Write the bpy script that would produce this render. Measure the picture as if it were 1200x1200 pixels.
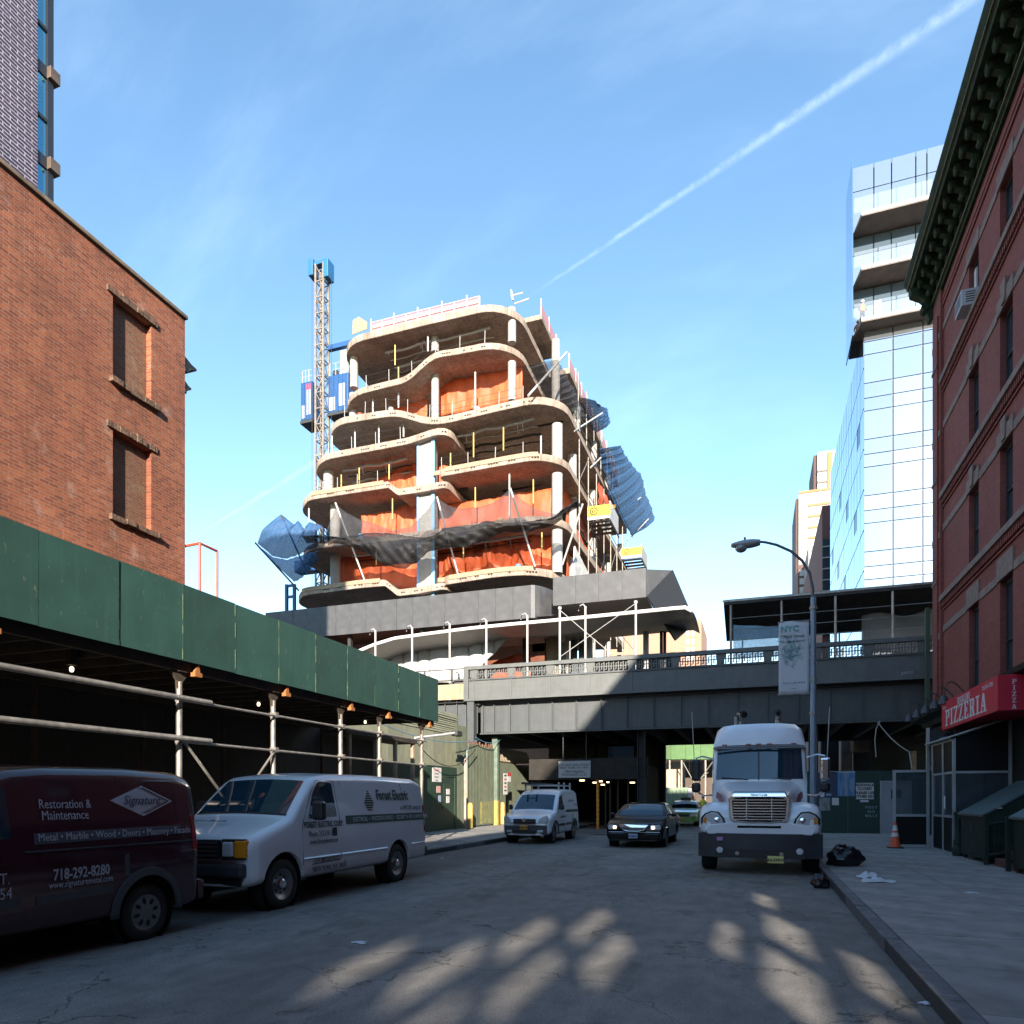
import bpy, bmesh, math, random
from mathutils import Vector, Matrix
rnd = random.Random(7)
SC = bpy.context.scene
COL = SC.collection
for o in list(bpy.data.objects): bpy.data.objects.remove(o)
# ------------------------------------------------------------------ camera
F, VPX, HOR, EYE = 820.0, 886.0, 935.0, 1.65          # 24 mm shift lens, verticals kept upright
TH = math.atan((VPX-600)/F); CT, ST = math.cos(TH), math.sin(TH)
cam = bpy.data.cameras.new('camera'); camo = bpy.data.objects.new('camera', cam); COL.objects.link(camo)
cam.sensor_width = 36; cam.lens = 36*F/1200; cam.shift_y = (HOR-600)/1200; cam.clip_end = 4000; cam.clip_start = .05
camo.location = (0, 0, EYE); camo.rotation_euler = (math.pi/2, 0, TH); SC.camera = camo
# ------------------------------------------------------------------ sun, sky, exposure
SUN_EL, SUN_AZ = math.radians(19.5), math.radians(18)     # travels up the street (+Y), a little to the left
def build_world():
    w = bpy.data.worlds.new('World'); SC.world = w; w.use_nodes = True
    nt = w.node_tree; N = nt.nodes; L = nt.links; bg = N['Background']
    sky = N.new('ShaderNodeTexSky'); sky.sky_type = 'NISHITA'; sky.sun_disc = False
    sky.sun_elevation = SUN_EL; sky.sun_rotation = math.pi-SUN_AZ; sky.altitude = 0
    sky.air_density = 1.0; sky.dust_density = 0.05; sky.ozone_density = 1.3
    tc = N.new('ShaderNodeTexCoord')
    # thin cirrus and two vapour trails high in the sky, by direction
    def trail(p, q, width, strength, end=False):
        n = Vector(p).cross(Vector(q)).normalized()
        noi = N.new('ShaderNodeTexNoise'); noi.inputs['Scale'].default_value = 60; noi.inputs['Detail'].default_value = 9; noi.inputs['Roughness'].default_value = .7
        L.new(tc.outputs['Generated'], noi.inputs['Vector'])
        d = N.new('ShaderNodeVectorMath'); d.operation = 'DOT_PRODUCT'; d.inputs[1].default_value = n
        L.new(tc.outputs['Generated'], d.inputs[0])
        off = N.new('ShaderNodeMath'); off.operation = 'MULTIPLY_ADD'; off.inputs[1].default_value = width*3.2; off.inputs[2].default_value = -width*1.6
        L.new(noi.outputs['Fac'], off.inputs[0])
        s = N.new('ShaderNodeMath'); s.operation = 'ADD'; L.new(d.outputs['Value'], s.inputs[0]); L.new(off.outputs[0], s.inputs[1])
        a = N.new('ShaderNodeMath'); a.operation = 'ABSOLUTE'; L.new(s.outputs[0], a.inputs[0])
        # the trail widens and thins with age: width grows along the direction q
        t = N.new('ShaderNodeVectorMath'); t.operation = 'DOT_PRODUCT'; t.inputs[1].default_value = (Vector(q)-Vector(p)).normalized()
        L.new(tc.outputs['Generated'], t.inputs[0])
        t0 = Vector(p).dot((Vector(q)-Vector(p)).normalized()); t1 = Vector(q).dot((Vector(q)-Vector(p)).normalized())
        wm = N.new('ShaderNodeMapRange'); wm.inputs['From Min'].default_value = t0; wm.inputs['From Max'].default_value = t1
        wm.inputs['To Min'].default_value = width*.7; wm.inputs['To Max'].default_value = width*2.6
        L.new(t.outputs['Value'], wm.inputs['Value'])
        m = N.new('ShaderNodeMath'); m.operation = 'DIVIDE'; L.new(a.outputs[0], m.inputs[0]); L.new(wm.outputs[0], m.inputs[1])
        r = N.new('ShaderNodeMapRange'); r.interpolation_type = 'SMOOTHSTEP'
        r.inputs['From Min'].default_value = 0.0; r.inputs['From Max'].default_value = 1.7
        r.inputs['To Min'].default_value = strength; r.inputs['To Max'].default_value = 0
        L.new(m.outputs[0], r.inputs['Value'])
        fd = N.new('ShaderNodeMapRange'); fd.interpolation_type = 'SMOOTHSTEP'
        fd.inputs['From Min'].default_value = t0-.02; fd.inputs['From Max'].default_value = t0+(t1-t0)*.22
        L.new(t.outputs['Value'], fd.inputs['Value'])
        k = N.new('ShaderNodeMath'); k.operation = 'MULTIPLY'; L.new(r.outputs[0], k.inputs[0]); L.new(fd.outputs[0], k.inputs[1])
        k2 = N.new('ShaderNodeMath'); k2.operation = 'MULTIPLY'; L.new(k.outputs[0], k2.inputs[0])
        nr = N.new('ShaderNodeMapRange'); nr.inputs['From Min'].default_value = .35; nr.inputs['From Max'].default_value = .65; nr.inputs['To Min'].default_value = .2
        L.new(noi.outputs['Fac'], nr.inputs['Value']); L.new(nr.outputs[0], k2.inputs[1])
        if not end: return k2.outputs[0]
        fe = N.new('ShaderNodeMapRange'); fe.interpolation_type = 'SMOOTHSTEP'
        fe.inputs['From Min'].default_value = t1; fe.inputs['From Max'].default_value = t1+(t1-t0)*.5; fe.inputs['To Min'].default_value = 1; fe.inputs['To Max'].default_value = 0
        L.new(t.outputs['Value'], fe.inputs['Value'])
        k3 = N.new('ShaderNodeMath'); k3.operation = 'MULTIPLY'; L.new(k2.outputs[0], k3.inputs[0]); L.new(fe.outputs[0], k3.inputs[1]); return k3.outputs[0]
    def ray(px, py):
        x, z = (px-600)/F, (HOR-py)/F
        return Vector((x*CT-ST, x*ST+CT, z)).normalized()
    f1 = trail(ray(625, 345), ray(1135, 0), .0019, .085)
    f2 = trail(ray(235, 625), ray(372, 540), .0013, .06, True)
    # cirrus wisps: stretched noise
    mp = N.new('ShaderNodeMapping'); mp.inputs['Rotation'].default_value = (.3, .5, .9); mp.inputs['Scale'].default_value = (1.1, 5.5, 2.2)
    L.new(tc.outputs['Generated'], mp.inputs['Vector'])
    nz = N.new('ShaderNodeTexNoise'); nz.inputs['Scale'].default_value = 1.7; nz.inputs['Detail'].default_value = 7; nz.inputs['Roughness'].default_value = .58
    L.new(mp.outputs['Vector'], nz.inputs['Vector'])
    cr = N.new('ShaderNodeMapRange'); cr.interpolation_type = 'SMOOTHSTEP'
    cr.inputs['From Min'].default_value = .42; cr.inputs['From Max'].default_value = .85; cr.inputs['To Max'].default_value = .07
    L.new(nz.outputs['Fac'], cr.inputs['Value'])
    mx = None
    hs = N.new('ShaderNodeHueSaturation'); hs.inputs['Hue'].default_value = .495; hs.inputs['Saturation'].default_value = 1.10; hs.inputs['Value'].default_value = .84; L.new(sky.outputs['Color'], hs.inputs['Color'])
    cur = hs.outputs['Color']
    for f, c in ((cr.outputs[0], (7.2, 8.2, 9.6, 1)), (f2, (8.5, 9.2, 10.2, 1)), (f1, (8.6, 9.3, 10.3, 1))):
        m = N.new('ShaderNodeMix'); m.data_type = 'RGBA'; m.inputs['B'].default_value = c
        L.new(f, m.inputs['Factor']); L.new(cur, m.inputs['A']); cur = m.outputs['Result']
    L.new(cur, bg.inputs['Color']); bg.inputs['Strength'].default_value = .15
build_world()
sl = bpy.data.lights.new('sun', 'SUN'); sl.energy = 4.3; sl.angle = math.radians(.6); sl.color = (1, .90, .77)
so = bpy.data.objects.new('sun', sl); COL.objects.link(so); so.location = (20, -40, 40)
TRAVEL = Vector((-math.sin(SUN_AZ)*math.cos(SUN_EL), math.cos(SUN_AZ)*math.cos(SUN_EL), -math.sin(SUN_EL)))
so.rotation_euler = TRAVEL.to_track_quat('-Z', 'Y').to_euler()
SC.view_settings.view_transform = 'Standard'; SC.view_settings.look = 'None'; SC.view_settings.gamma = 1
SC.view_settings.exposure = 1.62; SC.view_settings.use_curve_mapping = False
SC.render.engine = 'CYCLES'
SC.cycles.max_bounces = 7; SC.cycles.diffuse_bounces = 3; SC.cycles.caustics_reflective = False; SC.cycles.caustics_refractive = False
# ------------------------------------------------------------------ measuring helpers (plane X, Y or height known)
def onY(px, py, Y):
    k = (px-VPX); X = k*CT*Y/(F/CT+k*ST); d = Y*CT-X*ST
    return X, EYE+(HOR-py)*d/F
def onX(px, py, X):
    d = F*X/(CT*(px-VPX)); return (d+X*ST)/CT, EYE+(HOR-py)*d/F
# ------------------------------------------------------------------ materials
MATS = {}
def mat(name, col, rough=.6, metal=0, var=.0, vscale=3.0, bump=0, bscale=40, spec=.5, coat=0, dirt=0, dcol=(.05,.045,.04), dscale=1.2, alpha=1, streak=False):
    if name in MATS: return MATS[name]
    m = bpy.data.materials.new(name); m.use_nodes = True; nt = m.node_tree; N = nt.nodes; L = nt.links
    b = N['Principled BSDF']; b.inputs['Roughness'].default_value = rough; b.inputs['Metallic'].default_value = metal
    b.inputs['Specular IOR Level'].default_value = spec; b.inputs['Coat Weight'].default_value = coat; b.inputs['Coat Roughness'].default_value = .05
    b.inputs['Base Color'].default_value = (*col, 1); b.inputs['Alpha'].default_value = alpha
    tc = N.new('ShaderNodeTexCoord'); cur = None
    def noise(sc, det=5, vec=None):
        n = N.new('ShaderNodeTexNoise'); n.inputs['Scale'].default_value = sc; n.inputs['Detail'].default_value = det
        L.new(vec or tc.outputs['Object'], n.inputs['Vector']); return n
    def mixc(f, a, bb):
        x = N.new('ShaderNodeMix'); x.data_type = 'RGBA'
        L.new(f, x.inputs['Factor'])
        for s, v in (('A', a), ('B', bb)):
            if isinstance(v, tuple): x.inputs[s].default_value = (*v, 1)
            else: L.new(v, x.inputs[s])
        return x.outputs['Result']
    def ramp(v, a, bb, t0=0, t1=1):
        r = N.new('ShaderNodeMapRange'); r.inputs['From Min'].default_value = a; r.inputs['From Max'].default_value = bb
        r.inputs['To Min'].default_value = t0; r.inputs['To Max'].default_value = t1; L.new(v, r.inputs['Value']); return r.outputs[0]
    cur = tuple(col)
    if var:
        n = noise(vscale); lo = tuple(c*(1-var) for c in col); hi = tuple(min(1, c*(1+var)) for c in col)
        cur = mixc(ramp(n.outputs['Fac'], .3, .7), lo, hi)
    if dirt:
        vec = None
        if streak:
            mp = N.new('ShaderNodeMapping'); mp.inputs['Scale'].default_value = (3, 3, .35); L.new(tc.outputs['Object'], mp.inputs['Vector']); vec = mp.outputs['Vector']
        n = noise(dscale, 8, vec); cur = mixc(ramp(n.outputs['Fac'], .48, .75, 0, dirt), cur, tuple(dcol))
    if not isinstance(cur, tuple): L.new(cur, b.inputs['Base Color'])
    if bump:
        n = noise(bscale, 4); bp = N.new('ShaderNodeBump'); bp.inputs['Strength'].default_value = bump; bp.inputs['Distance'].default_value = .02
        L.new(n.outputs['Fac'], bp.inputs['Height']); L.new(bp.outputs['Normal'], b.inputs['Normal'])
    MATS[name] = m; return m
def brickmat(name, c1, c2, mortar, bw=.215, bh=.07, mort=.009, axis='x', stain=0, stcol=(.75,.7,.65), dark=0, bump=.5, rough=.85, offs=.5):
    m = bpy.data.materials.new(name); m.use_nodes = True; nt = m.node_tree; N = nt.nodes; L = nt.links; b = N['Principled BSDF']
    b.inputs['Roughness'].default_value = rough
    tc = N.new('ShaderNodeTexCoord'); sp = N.new('ShaderNodeSeparateXYZ'); cb = N.new('ShaderNodeCombineXYZ')
    L.new(tc.outputs['Object'], sp.inputs[0])
    if axis == 'x': L.new(sp.outputs['Y'], cb.inputs['X'])
    elif axis == 'y': L.new(sp.outputs['X'], cb.inputs['X'])
    else:
        ad = N.new('ShaderNodeMath'); L.new(sp.outputs['X'], ad.inputs[0]); L.new(sp.outputs['Y'], ad.inputs[1]); L.new(ad.outputs[0], cb.inputs['X'])
    L.new(sp.outputs['Z'], cb.inputs['Y'])
    br = N.new('ShaderNodeTexBrick'); L.new(cb.outputs[0], br.inputs['Vector']); br.inputs['Scale'].default_value = 1; br.offset = offs
    br.inputs['Color1'].default_value = (*c1, 1); br.inputs['Color2'].default_value = (*c2, 1); br.inputs['Mortar'].default_value = (*mortar, 1)
    br.inputs['Brick Width'].default_value = bw; br.inputs['Row Height'].default_value = bh; br.inputs['Mortar Size'].default_value = mort
    br.inputs['Mortar Smooth'].default_value = .3
    cur = br.outputs['Color']
    def layer(sc, a, bb, amt, col, cur, det=8, blend='MIX', squash=None):
        n = N.new('ShaderNodeTexNoise'); n.inputs['Scale'].default_value = sc; n.inputs['Detail'].default_value = det; n.inputs['Roughness'].default_value = .65
        v = tc.outputs['Object']
        if squash:
            mp = N.new('ShaderNodeMapping'); mp.inputs['Scale'].default_value = squash; L.new(v, mp.inputs['Vector']); v = mp.outputs['Vector']
        L.new(v, n.inputs['Vector'])
        r = N.new('ShaderNodeMapRange'); r.inputs['From Min'].default_value = a; r.inputs['From Max'].default_value = bb; r.inputs['To Max'].default_value = amt
        L.new(n.outputs['Fac'], r.inputs['Value'])
        x = N.new('ShaderNodeMix'); x.data_type = 'RGBA'; x.blend_type = blend; x.inputs['B'].default_value = (*col, 1)
        L.new(r.outputs[0], x.inputs['Factor']); L.new(cur, x.inputs['A']); return x.outputs['Result']
    cur = layer(9, .45, .75, .55, tuple(c*.45 for c in c1), cur)
    cur = layer(.6, .4, .75, .5, tuple(c*.6 for c in c2), cur)
    if stain: cur = layer(1.4, .60-.04*stain, .74, .8*stain, stcol, cur, 12)
    if dark: cur = layer(2.2, .5, .75, dark, (.03,.025,.02), cur, 8, squash=(1, 1, .4))
    L.new(cur, b.inputs['Base Color'])
    bp = N.new('ShaderNodeBump'); bp.inputs['Strength'].default_value = bump; bp.inputs['Distance'].default_value = .012
    n2 = N.new('ShaderNodeTexNoise'); n2.inputs['Scale'].default_value = 55; L.new(tc.outputs['Object'], n2.inputs['Vector'])
    mm = N.new('ShaderNodeMath'); mm.operation = 'MULTIPLY_ADD'; mm.inputs[1].default_value = -1.0
    L.new(br.outputs['Fac'], mm.inputs[0]); L.new(n2.outputs['Fac'], mm.inputs[2]); L.new(mm.outputs[0], bp.inputs['Height']); L.new(bp.outputs['Normal'], b.inputs['Normal'])
    MATS[name] = m; return m
def emis(name, col, s):
    m = bpy.data.materials.new(name); m.use_nodes = True; b = m.node_tree.nodes['Principled BSDF']
    b.inputs['Emission Color'].default_value = (*col, 1); b.inputs['Emission Strength'].default_value = s; b.inputs['Base Color'].default_value = (*col, 1); return m
def netmat(name, col, alpha, scale=26):
    """woven mesh: opaque threads with holes between"""
    m = bpy.data.materials.new(name); m.use_nodes = True; nt = m.node_tree; N = nt.nodes; L = nt.links; b = N['Principled BSDF']
    b.inputs['Base Color'].default_value = (*col, 1); b.inputs['Roughness'].default_value = .7
    n = N.new('ShaderNodeTexNoise'); n.inputs['Scale'].default_value = scale; tc = N.new('ShaderNodeTexCoord'); L.new(tc.outputs['Object'], n.inputs['Vector'])
    r = N.new('ShaderNodeMapRange'); r.inputs['From Min'].default_value = .35; r.inputs['From Max'].default_value = .65; r.inputs['To Min'].default_value = alpha-.12; r.inputs['To Max'].default_value = min(1, alpha+.12)
    L.new(n.outputs['Fac'], r.inputs['Value']); L.new(r.outputs[0], b.inputs['Alpha'])
    tr = N.new('ShaderNodeBsdfTranslucent'); tr.inputs['Color'].default_value = (*col, 1)
    MATS[name] = m; return m
def glassmat(name, tint, rough=.02, metal=.0, spec=1.0, alpha=1.0):
    return mat(name, tint, rough, metal, spec=spec, alpha=alpha)
# ------------------------------------------------------------------ mesh builder
class MB:
    def __init__(s): s.v = []; s.f = []
    def add(s, vs, fs):
        o = len(s.v); s.v += [tuple(p) for p in vs]; s.f += [tuple(i+o for i in f) for f in fs]; return s
    def box(s, x0, x1, y0, y1, z0, z1):
        x0, x1 = min(x0,x1), max(x0,x1); y0, y1 = min(y0,y1), max(y0,y1); z0, z1 = min(z0,z1), max(z0,z1)
        return s.add([(x,y,z) for z in (z0,z1) for y in (y0,y1) for x in (x0,x1)],
                     [(0,2,3,1),(4,5,7,6),(0,1,5,4),(2,6,7,3),(0,4,6,2),(1,3,7,5)])
    def hexa(s, p):   # 8 points: bottom 4 ccw, top 4 ccw
        return s.add(p, [(3,2,1,0),(4,5,6,7),(0,1,5,4),(1,2,6,5),(2,3,7,6),(3,0,4,7)])
    def prism(s, poly, ax, a, b):
        """poly of 2-D points extruded along axis ax from a to b"""
        n = len(poly)
        def P(u, w, t): return {'x': (t,u,w), 'y': (u,t,w), 'z': (u,w,t)}[ax]
        vs = [P(u,w,a) for u,w in poly]+[P(u,w,b) for u,w in poly]
        return s.add(vs, [tuple(range(n))[::-1], tuple(range(n,2*n))]+[(i,(i+1)%n,n+(i+1)%n,n+i) for i in range(n)])
    def tube(s, pts, r, n=8, cap=True, r1=None):
        pts = [Vector(p) for p in pts]; rings = []; m = len(pts)
        for i, p in enumerate(pts):
            t = (pts[min(i+1,m-1)]-pts[max(i-1,0)]).normalized()
            a = Vector((0,0,1)) if abs(t.z) < .9 else Vector((1,0,0))
            u = t.cross(a).normalized(); w = t.cross(u)
            rr = r if r1 is None else r+(r1-r)*i/(m-1)
            rings.append([p+u*math.cos(2*math.pi*k/n)*rr+w*math.sin(2*math.pi*k/n)*rr for k in range(n)])
        vs = [q for R in rings for q in R]; fs = []
        for i in range(m-1):
            for k in range(n): fs.append((i*n+k, i*n+(k+1)%n, (i+1)*n+(k+1)%n, (i+1)*n+k))
        if cap: fs += [tuple(range(n))[::-1], tuple(range((m-1)*n, m*n))]
        return s.add(vs, fs)
    def lathe(s, prof, c=(0,0,0), ax='z', n=16, close=True):
        vs = []; fs = []; m = len(prof)
        for k in range(n):
            a = 2*math.pi*k/n; ca, sa = math.cos(a), math.sin(a)
            for r, h in prof:
                p = {'z': (r*ca, r*sa, h), 'x': (h, r*ca, r*sa), 'y': (r*ca, h, r*sa)}[ax]
                vs.append((p[0]+c[0], p[1]+c[1], p[2]+c[2]))
        for k in range(n):
            for i in range(m-1): fs.append((k*m+i, ((k+1)%n)*m+i, ((k+1)%n)*m+i+1, k*m+i+1))
        if close:
            fs += [tuple(k*m for k in range(n))[::-1], tuple(k*m+m-1 for k in range(n))]
        return s.add(vs, fs)
    def grid(s, fn, nu, nv):
        vs = [fn(i/nu, j/nv) for i in range(nu+1) for j in range(nv+1)]
        return s.add(vs, [(i*(nv+1)+j, (i+1)*(nv+1)+j, (i+1)*(nv+1)+j+1, i*(nv+1)+j+1) for i in range(nu) for j in range(nv)])
    def sphere(s, c, r, sz=1, n=10, m=6):
        prof = [(max(.0005, r*math.sin(math.pi*i/m)), -r*sz*math.cos(math.pi*i/m)) for i in range(m+1)]
        return s.lathe(prof, c, 'z', n)
    def mesh(s, name, m, smooth=False, fix=True):
        me = bpy.data.meshes.new(name); me.from_pydata(s.v, [], s.f); me.validate()
        if fix:
            bm = bmesh.new(); bm.from_mesh(me); bmesh.ops.recalc_face_normals(bm, faces=bm.faces); bm.to_mesh(me); bm.free()
        if m: me.materials.append(m)
        if smooth:
            me.polygons.foreach_set('use_smooth', [True]*len(me.polygons)); me.set_sharp_from_angle(angle=math.radians(38))
        return me
    def build(s, name, m, parent=None, smooth=False, bevel=0, solid=0, fix=True, local=False):
        me = s.mesh(name, m, smooth, fix); o = bpy.data.objects.new(name, me); COL.objects.link(o)
        if parent is not None:
            o.parent = parent
            if not local: o.matrix_parent_inverse = Matrix.LocRotScale(parent.location, parent.rotation_euler, None).inverted()
        if bevel:
            bv = o.modifiers.new('edge', 'BEVEL'); bv.width = bevel; bv.segments = 2; bv.limit_method = 'ANGLE'; bv.angle_limit = math.radians(40)
        if solid:
            sd = o.modifiers.new('thick', 'SOLIDIFY'); sd.thickness = solid; sd.offset = 0
        return o
def tag(o, label=None, cat=None, group=None, kind=None):
    if label: o['label'] = label
    if cat: o['category'] = cat
    if group: o['group'] = group
    if kind: o['kind'] = kind
    return o
def thing(name, label, cat, loc=(0,0,0), rz=0, group=None):
    o = bpy.data.objects.new(name, None); COL.objects.link(o); o.location = loc; o.rotation_euler = (0,0,rz); o.empty_display_size = .3
    return tag(o, label, cat, group)
def struct(mb, name, m, **k): return tag(mb.build(name, m, **k), kind='structure')
def share(name, me, parent, loc=(0,0,0), rot=(0,0,0), scale=(1,1,1), local=False):
    o = bpy.data.objects.new(name, me); COL.objects.link(o); o.parent = parent
    if parent is not None and not local: o.matrix_parent_inverse = Matrix.LocRotScale(parent.location, parent.rotation_euler, None).inverted()
    o.location = loc; o.rotation_euler = rot; o.scale = scale; return o
def copytree(o, loc, rz, parent=None, label=None):
    c = o.copy(); COL.objects.link(c); c.parent = parent
    if parent is None: c.location = loc; c.rotation_euler = (0,0,rz)
    if label: c['label'] = label
    for ch in list(o.children): copytree(ch, None, None, c)
    return c
UP = Vector((0,0,1))
def text(s, size, m, parent, at, right, up=UP, align='LEFT', bold=0, thick=.002, name='lettering', sx=1, shear=0, local=False, spacing=1):
    cu = bpy.data.curves.new(name, 'FONT'); cu.body = s; cu.size = size; cu.align_x = align; cu.extrude = thick; cu.offset = bold; cu.shear = shear
    cu.resolution_u = 2; cu.space_character = spacing
    t = bpy.data.objects.new(name, cu); COL.objects.link(t)
    dg = bpy.context.evaluated_depsgraph_get(); me = bpy.data.meshes.new_from_object(t.evaluated_get(dg)); bpy.data.objects.remove(t)
    r = Vector(right).normalized(); u = Vector(up).normalized(); n = r.cross(u)
    M = Matrix(((r.x*sx, u.x, n.x, at[0]), (r.y*sx, u.y, n.y, at[1]), (r.z*sx, u.z, n.z, at[2]), (0,0,0,1)))
    me.transform(M); me.materials.clear(); me.materials.append(m); me.name = name
    o = bpy.data.objects.new(name, me); COL.objects.link(o)
    if parent is not None:
        o.parent = parent
        if not local: o.matrix_parent_inverse = Matrix.LocRotScale(parent.location, parent.rotation_euler, None).inverted()
    return o
def tab(T, t):
    if t <= T[0][0]: return T[0][1]
    for (a, p), (b, q) in zip(T, T[1:]):
        if t <= b: return p+(q-p)*(t-a)/(b-a) if b > a else q
    return T[-1][1]
# ================================================================== ground, road, pavements
KR, KL = 1.306, -8.97          # kerb lines right and left
BR, BL = 6.3, -13.6            # building lines right and left
def asphalt():
    m = bpy.data.materials.new('asphalt'); m.use_nodes = True; nt = m.node_tree; N = nt.nodes; L = nt.links; b = N['Principled BSDF']
    tc = N.new('ShaderNodeTexCoord'); sp = N.new('ShaderNodeSeparateXYZ'); L.new(tc.outputs['Object'], sp.inputs[0])
    def noise(sc, det=6, s=None, rough=.6):
        n = N.new('ShaderNodeTexNoise'); n.inputs['Scale'].default_value = sc; n.inputs['Detail'].default_value = det; n.inputs['Roughness'].default_value = rough
        v = tc.outputs['Object']
        if s:
            mp = N.new('ShaderNodeMapping'); mp.inputs['Scale'].default_value = s; L.new(v, mp.inputs['Vector']); v = mp.outputs['Vector']
        L.new(v, n.inputs['Vector']); return n.outputs['Fac']
    def mr(v, a, b_, t0, t1):
        r = N.new('ShaderNodeMapRange'); r.inputs['From Min'].default_value = a; r.inputs['From Max'].default_value = b_
        r.inputs['To Min'].default_value = t0; r.inputs['To Max'].default_value = t1; L.new(v, r.inputs['Value']); return r.outputs[0]
    def mul(a, b_):
        x = N.new('ShaderNodeMath'); x.operation = 'MULTIPLY'; L.new(a, x.inputs[0]); L.new(b_, x.inputs[1]); return x.outputs[0]
    # wear follows the traffic direction: long streaks, oil in the lane middle, a darker re-laid strip along each kerb
    wob = noise(.8, 3); xw = N.new('ShaderNodeMath'); xw.operation = 'MULTIPLY_ADD'; xw.inputs[1].default_value = .35
    L.new(wob, xw.inputs[0]); L.new(sp.outputs['X'], xw.inputs[2])
    cr = N.new('ShaderNodeValToRGB'); e = cr.color_ramp.elements
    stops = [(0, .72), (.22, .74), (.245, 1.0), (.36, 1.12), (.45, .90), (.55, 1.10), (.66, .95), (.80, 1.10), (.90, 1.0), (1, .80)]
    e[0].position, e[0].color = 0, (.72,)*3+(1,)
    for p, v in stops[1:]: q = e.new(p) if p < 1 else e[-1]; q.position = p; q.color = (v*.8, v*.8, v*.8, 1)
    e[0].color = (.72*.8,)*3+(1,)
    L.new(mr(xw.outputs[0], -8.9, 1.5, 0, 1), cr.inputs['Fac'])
    g = mul(mr(noise(95, 3), .3, .7, .5, 1.5), mr(noise(38, 3), .3, .7, .82, 1.18))
    a = mul(cr.outputs['Color'], g); a = mul(a, mr(noise(2.6, 8, (1.6, .8, 1)), .3, .7, .78, 1.22)); a = mul(a, mr(noise(.5, 5), .3, .7, .8, 1.2))
    a = mul(a, mr(noise(170, 1), .66, .74, 1, 2.0))
    # cracks: warped cell borders, kept only in patches; darker repaired rectangles
    def vor(sc, warp):
        wn = N.new('ShaderNodeTexNoise'); wn.inputs['Scale'].default_value = 3.5; wn.inputs['Detail'].default_value = 6; L.new(tc.outputs['Object'], wn.inputs['Vector'])
        va_ = N.new('ShaderNodeVectorMath'); va_.operation = 'MULTIPLY_ADD'; va_.inputs[1].default_value = (warp,)*3; L.new(wn.outputs['Color'], va_.inputs[0]); L.new(tc.outputs['Object'], va_.inputs[2])
        vv = N.new('ShaderNodeTexVoronoi'); vv.feature = 'DISTANCE_TO_EDGE'; vv.inputs['Scale'].default_value = sc; L.new(va_.outputs[0], vv.inputs['Vector']); return vv.outputs['Distance']
    ck = mr(vor(.55, .8), .004, .012, .35, 1); msk = mr(noise(.45, 3), .45, .55, 0, 1)
    mxk = N.new('ShaderNodeMix'); mxk.inputs['A'].default_value = 1; L.new(msk, mxk.inputs['Factor']); L.new(ck, mxk.inputs['B']); a = mul(a, mxk.outputs['Result'])
    a = mul(a, mr(noise(.9, 2, (1.4, .6, 1)), .60, .615, 1, .80))
    x = N.new('ShaderNodeMix'); x.data_type = 'RGBA'; x.blend_type = 'MULTIPLY'; x.inputs['Factor'].default_value = 1; x.inputs['A'].default_value = (.225, .210, .190, 1)
    L.new(a, x.inputs['B']); L.new(x.outputs['Result'], b.inputs['Base Color'])
    b.inputs['Roughness'].default_value = .78; b.inputs['Specular IOR Level'].default_value = .45
    bp = N.new('ShaderNodeBump'); bp.inputs['Strength'].default_value = .6; bp.inputs['Distance'].default_value = .012
    L.new(noise(110, 3), bp.inputs['Height']); L.new(bp.outputs['Normal'], b.inputs['Normal'])
    return m
M_ASPH = asphalt()
M_GROUND = mat('city_ground', (.10,.10,.10), .9, var=.3, vscale=.1)
M_CONC = mat('pavement_concrete', (.285,.27,.248), .88, var=.22, vscale=1.6, bump=.25, bscale=120, dirt=.6, dcol=(.11,.105,.10), dscale=2.6)
M_CONC2 = mat('pavement_concrete_dark', (.24,.227,.208), .88, var=.25, vscale=1.2, bump=.25, bscale=120, dirt=.6, dcol=(.10,.095,.09), dscale=2.0)
M_JOINT = mat('pavement_bed', (.05,.05,.05), .95)
M_KERB = mat('kerb_granite', (.13,.13,.135), .8, var=.3, vscale=9, bump=.2, bscale=60, dirt=.5)
struct(MB().add([(-2500,-600,-.03),(2500,-600,-.03),(2500,3500,-.03),(-2500,3500,-.03)], [(0,1,2,3)]), 'ground', M_GROUND)
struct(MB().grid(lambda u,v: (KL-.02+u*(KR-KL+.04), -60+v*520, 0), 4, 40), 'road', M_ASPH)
def pavement(name, x0, x1, y0, y1, near):
    s = struct(MB().box(x0, x1, y0, y1, -.02, .132), name, M_JOINT)
    kx0, kx1 = (x0, x0+.15) if name == 'pavement_right' else (x1-.15, x1)
    me = MB().box(0, .15, 0, 2.395, .005, .152).mesh('kerb_stone', M_KERB)
    y = y0; lim = near[1]
    k = MB()
    while y < y1-2.4:
        if near[0] <= y <= lim: share('kerb_stone', me, s, (kx0+rnd.uniform(-.012,.012), y, rnd.uniform(-.012,.008)), (rnd.uniform(-.002,.002), 0, rnd.uniform(-.003,.003)))
        else: k.box(kx0, kx1, y, y+2.395, .005, .15)
        y += 2.4
    k.build('far_kerb', M_KERB, s)
    fx0, fx1 = (x0+.155, x1) if name == 'pavement_right' else (x0, x1-.155)
    n = 3; w = (fx1-fx0)/n; mes = [MB().box(.004, w-.004, .004, 1.536, .10, .15).mesh('paving_slab', q) for q in (M_CONC, M_CONC2)]
    y = y0; far = MB()
    while y < y1-1.55:
        for i in range(n):
            if near[0] <= y <= lim: share('paving_slab', mes[0 if rnd.random() < .7 else 1], s, (fx0+i*w, y, rnd.uniform(-.003,.003)))
        if not near[0] <= y <= lim: far.box(fx0, fx1, y, y+1.55, .10, .15)
        y += 1.55
    far.build('far_paving', M_CONC, s)
pavement('pavement_right', KR, 6.35, -30.0, 140, (3, 34))
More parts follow.
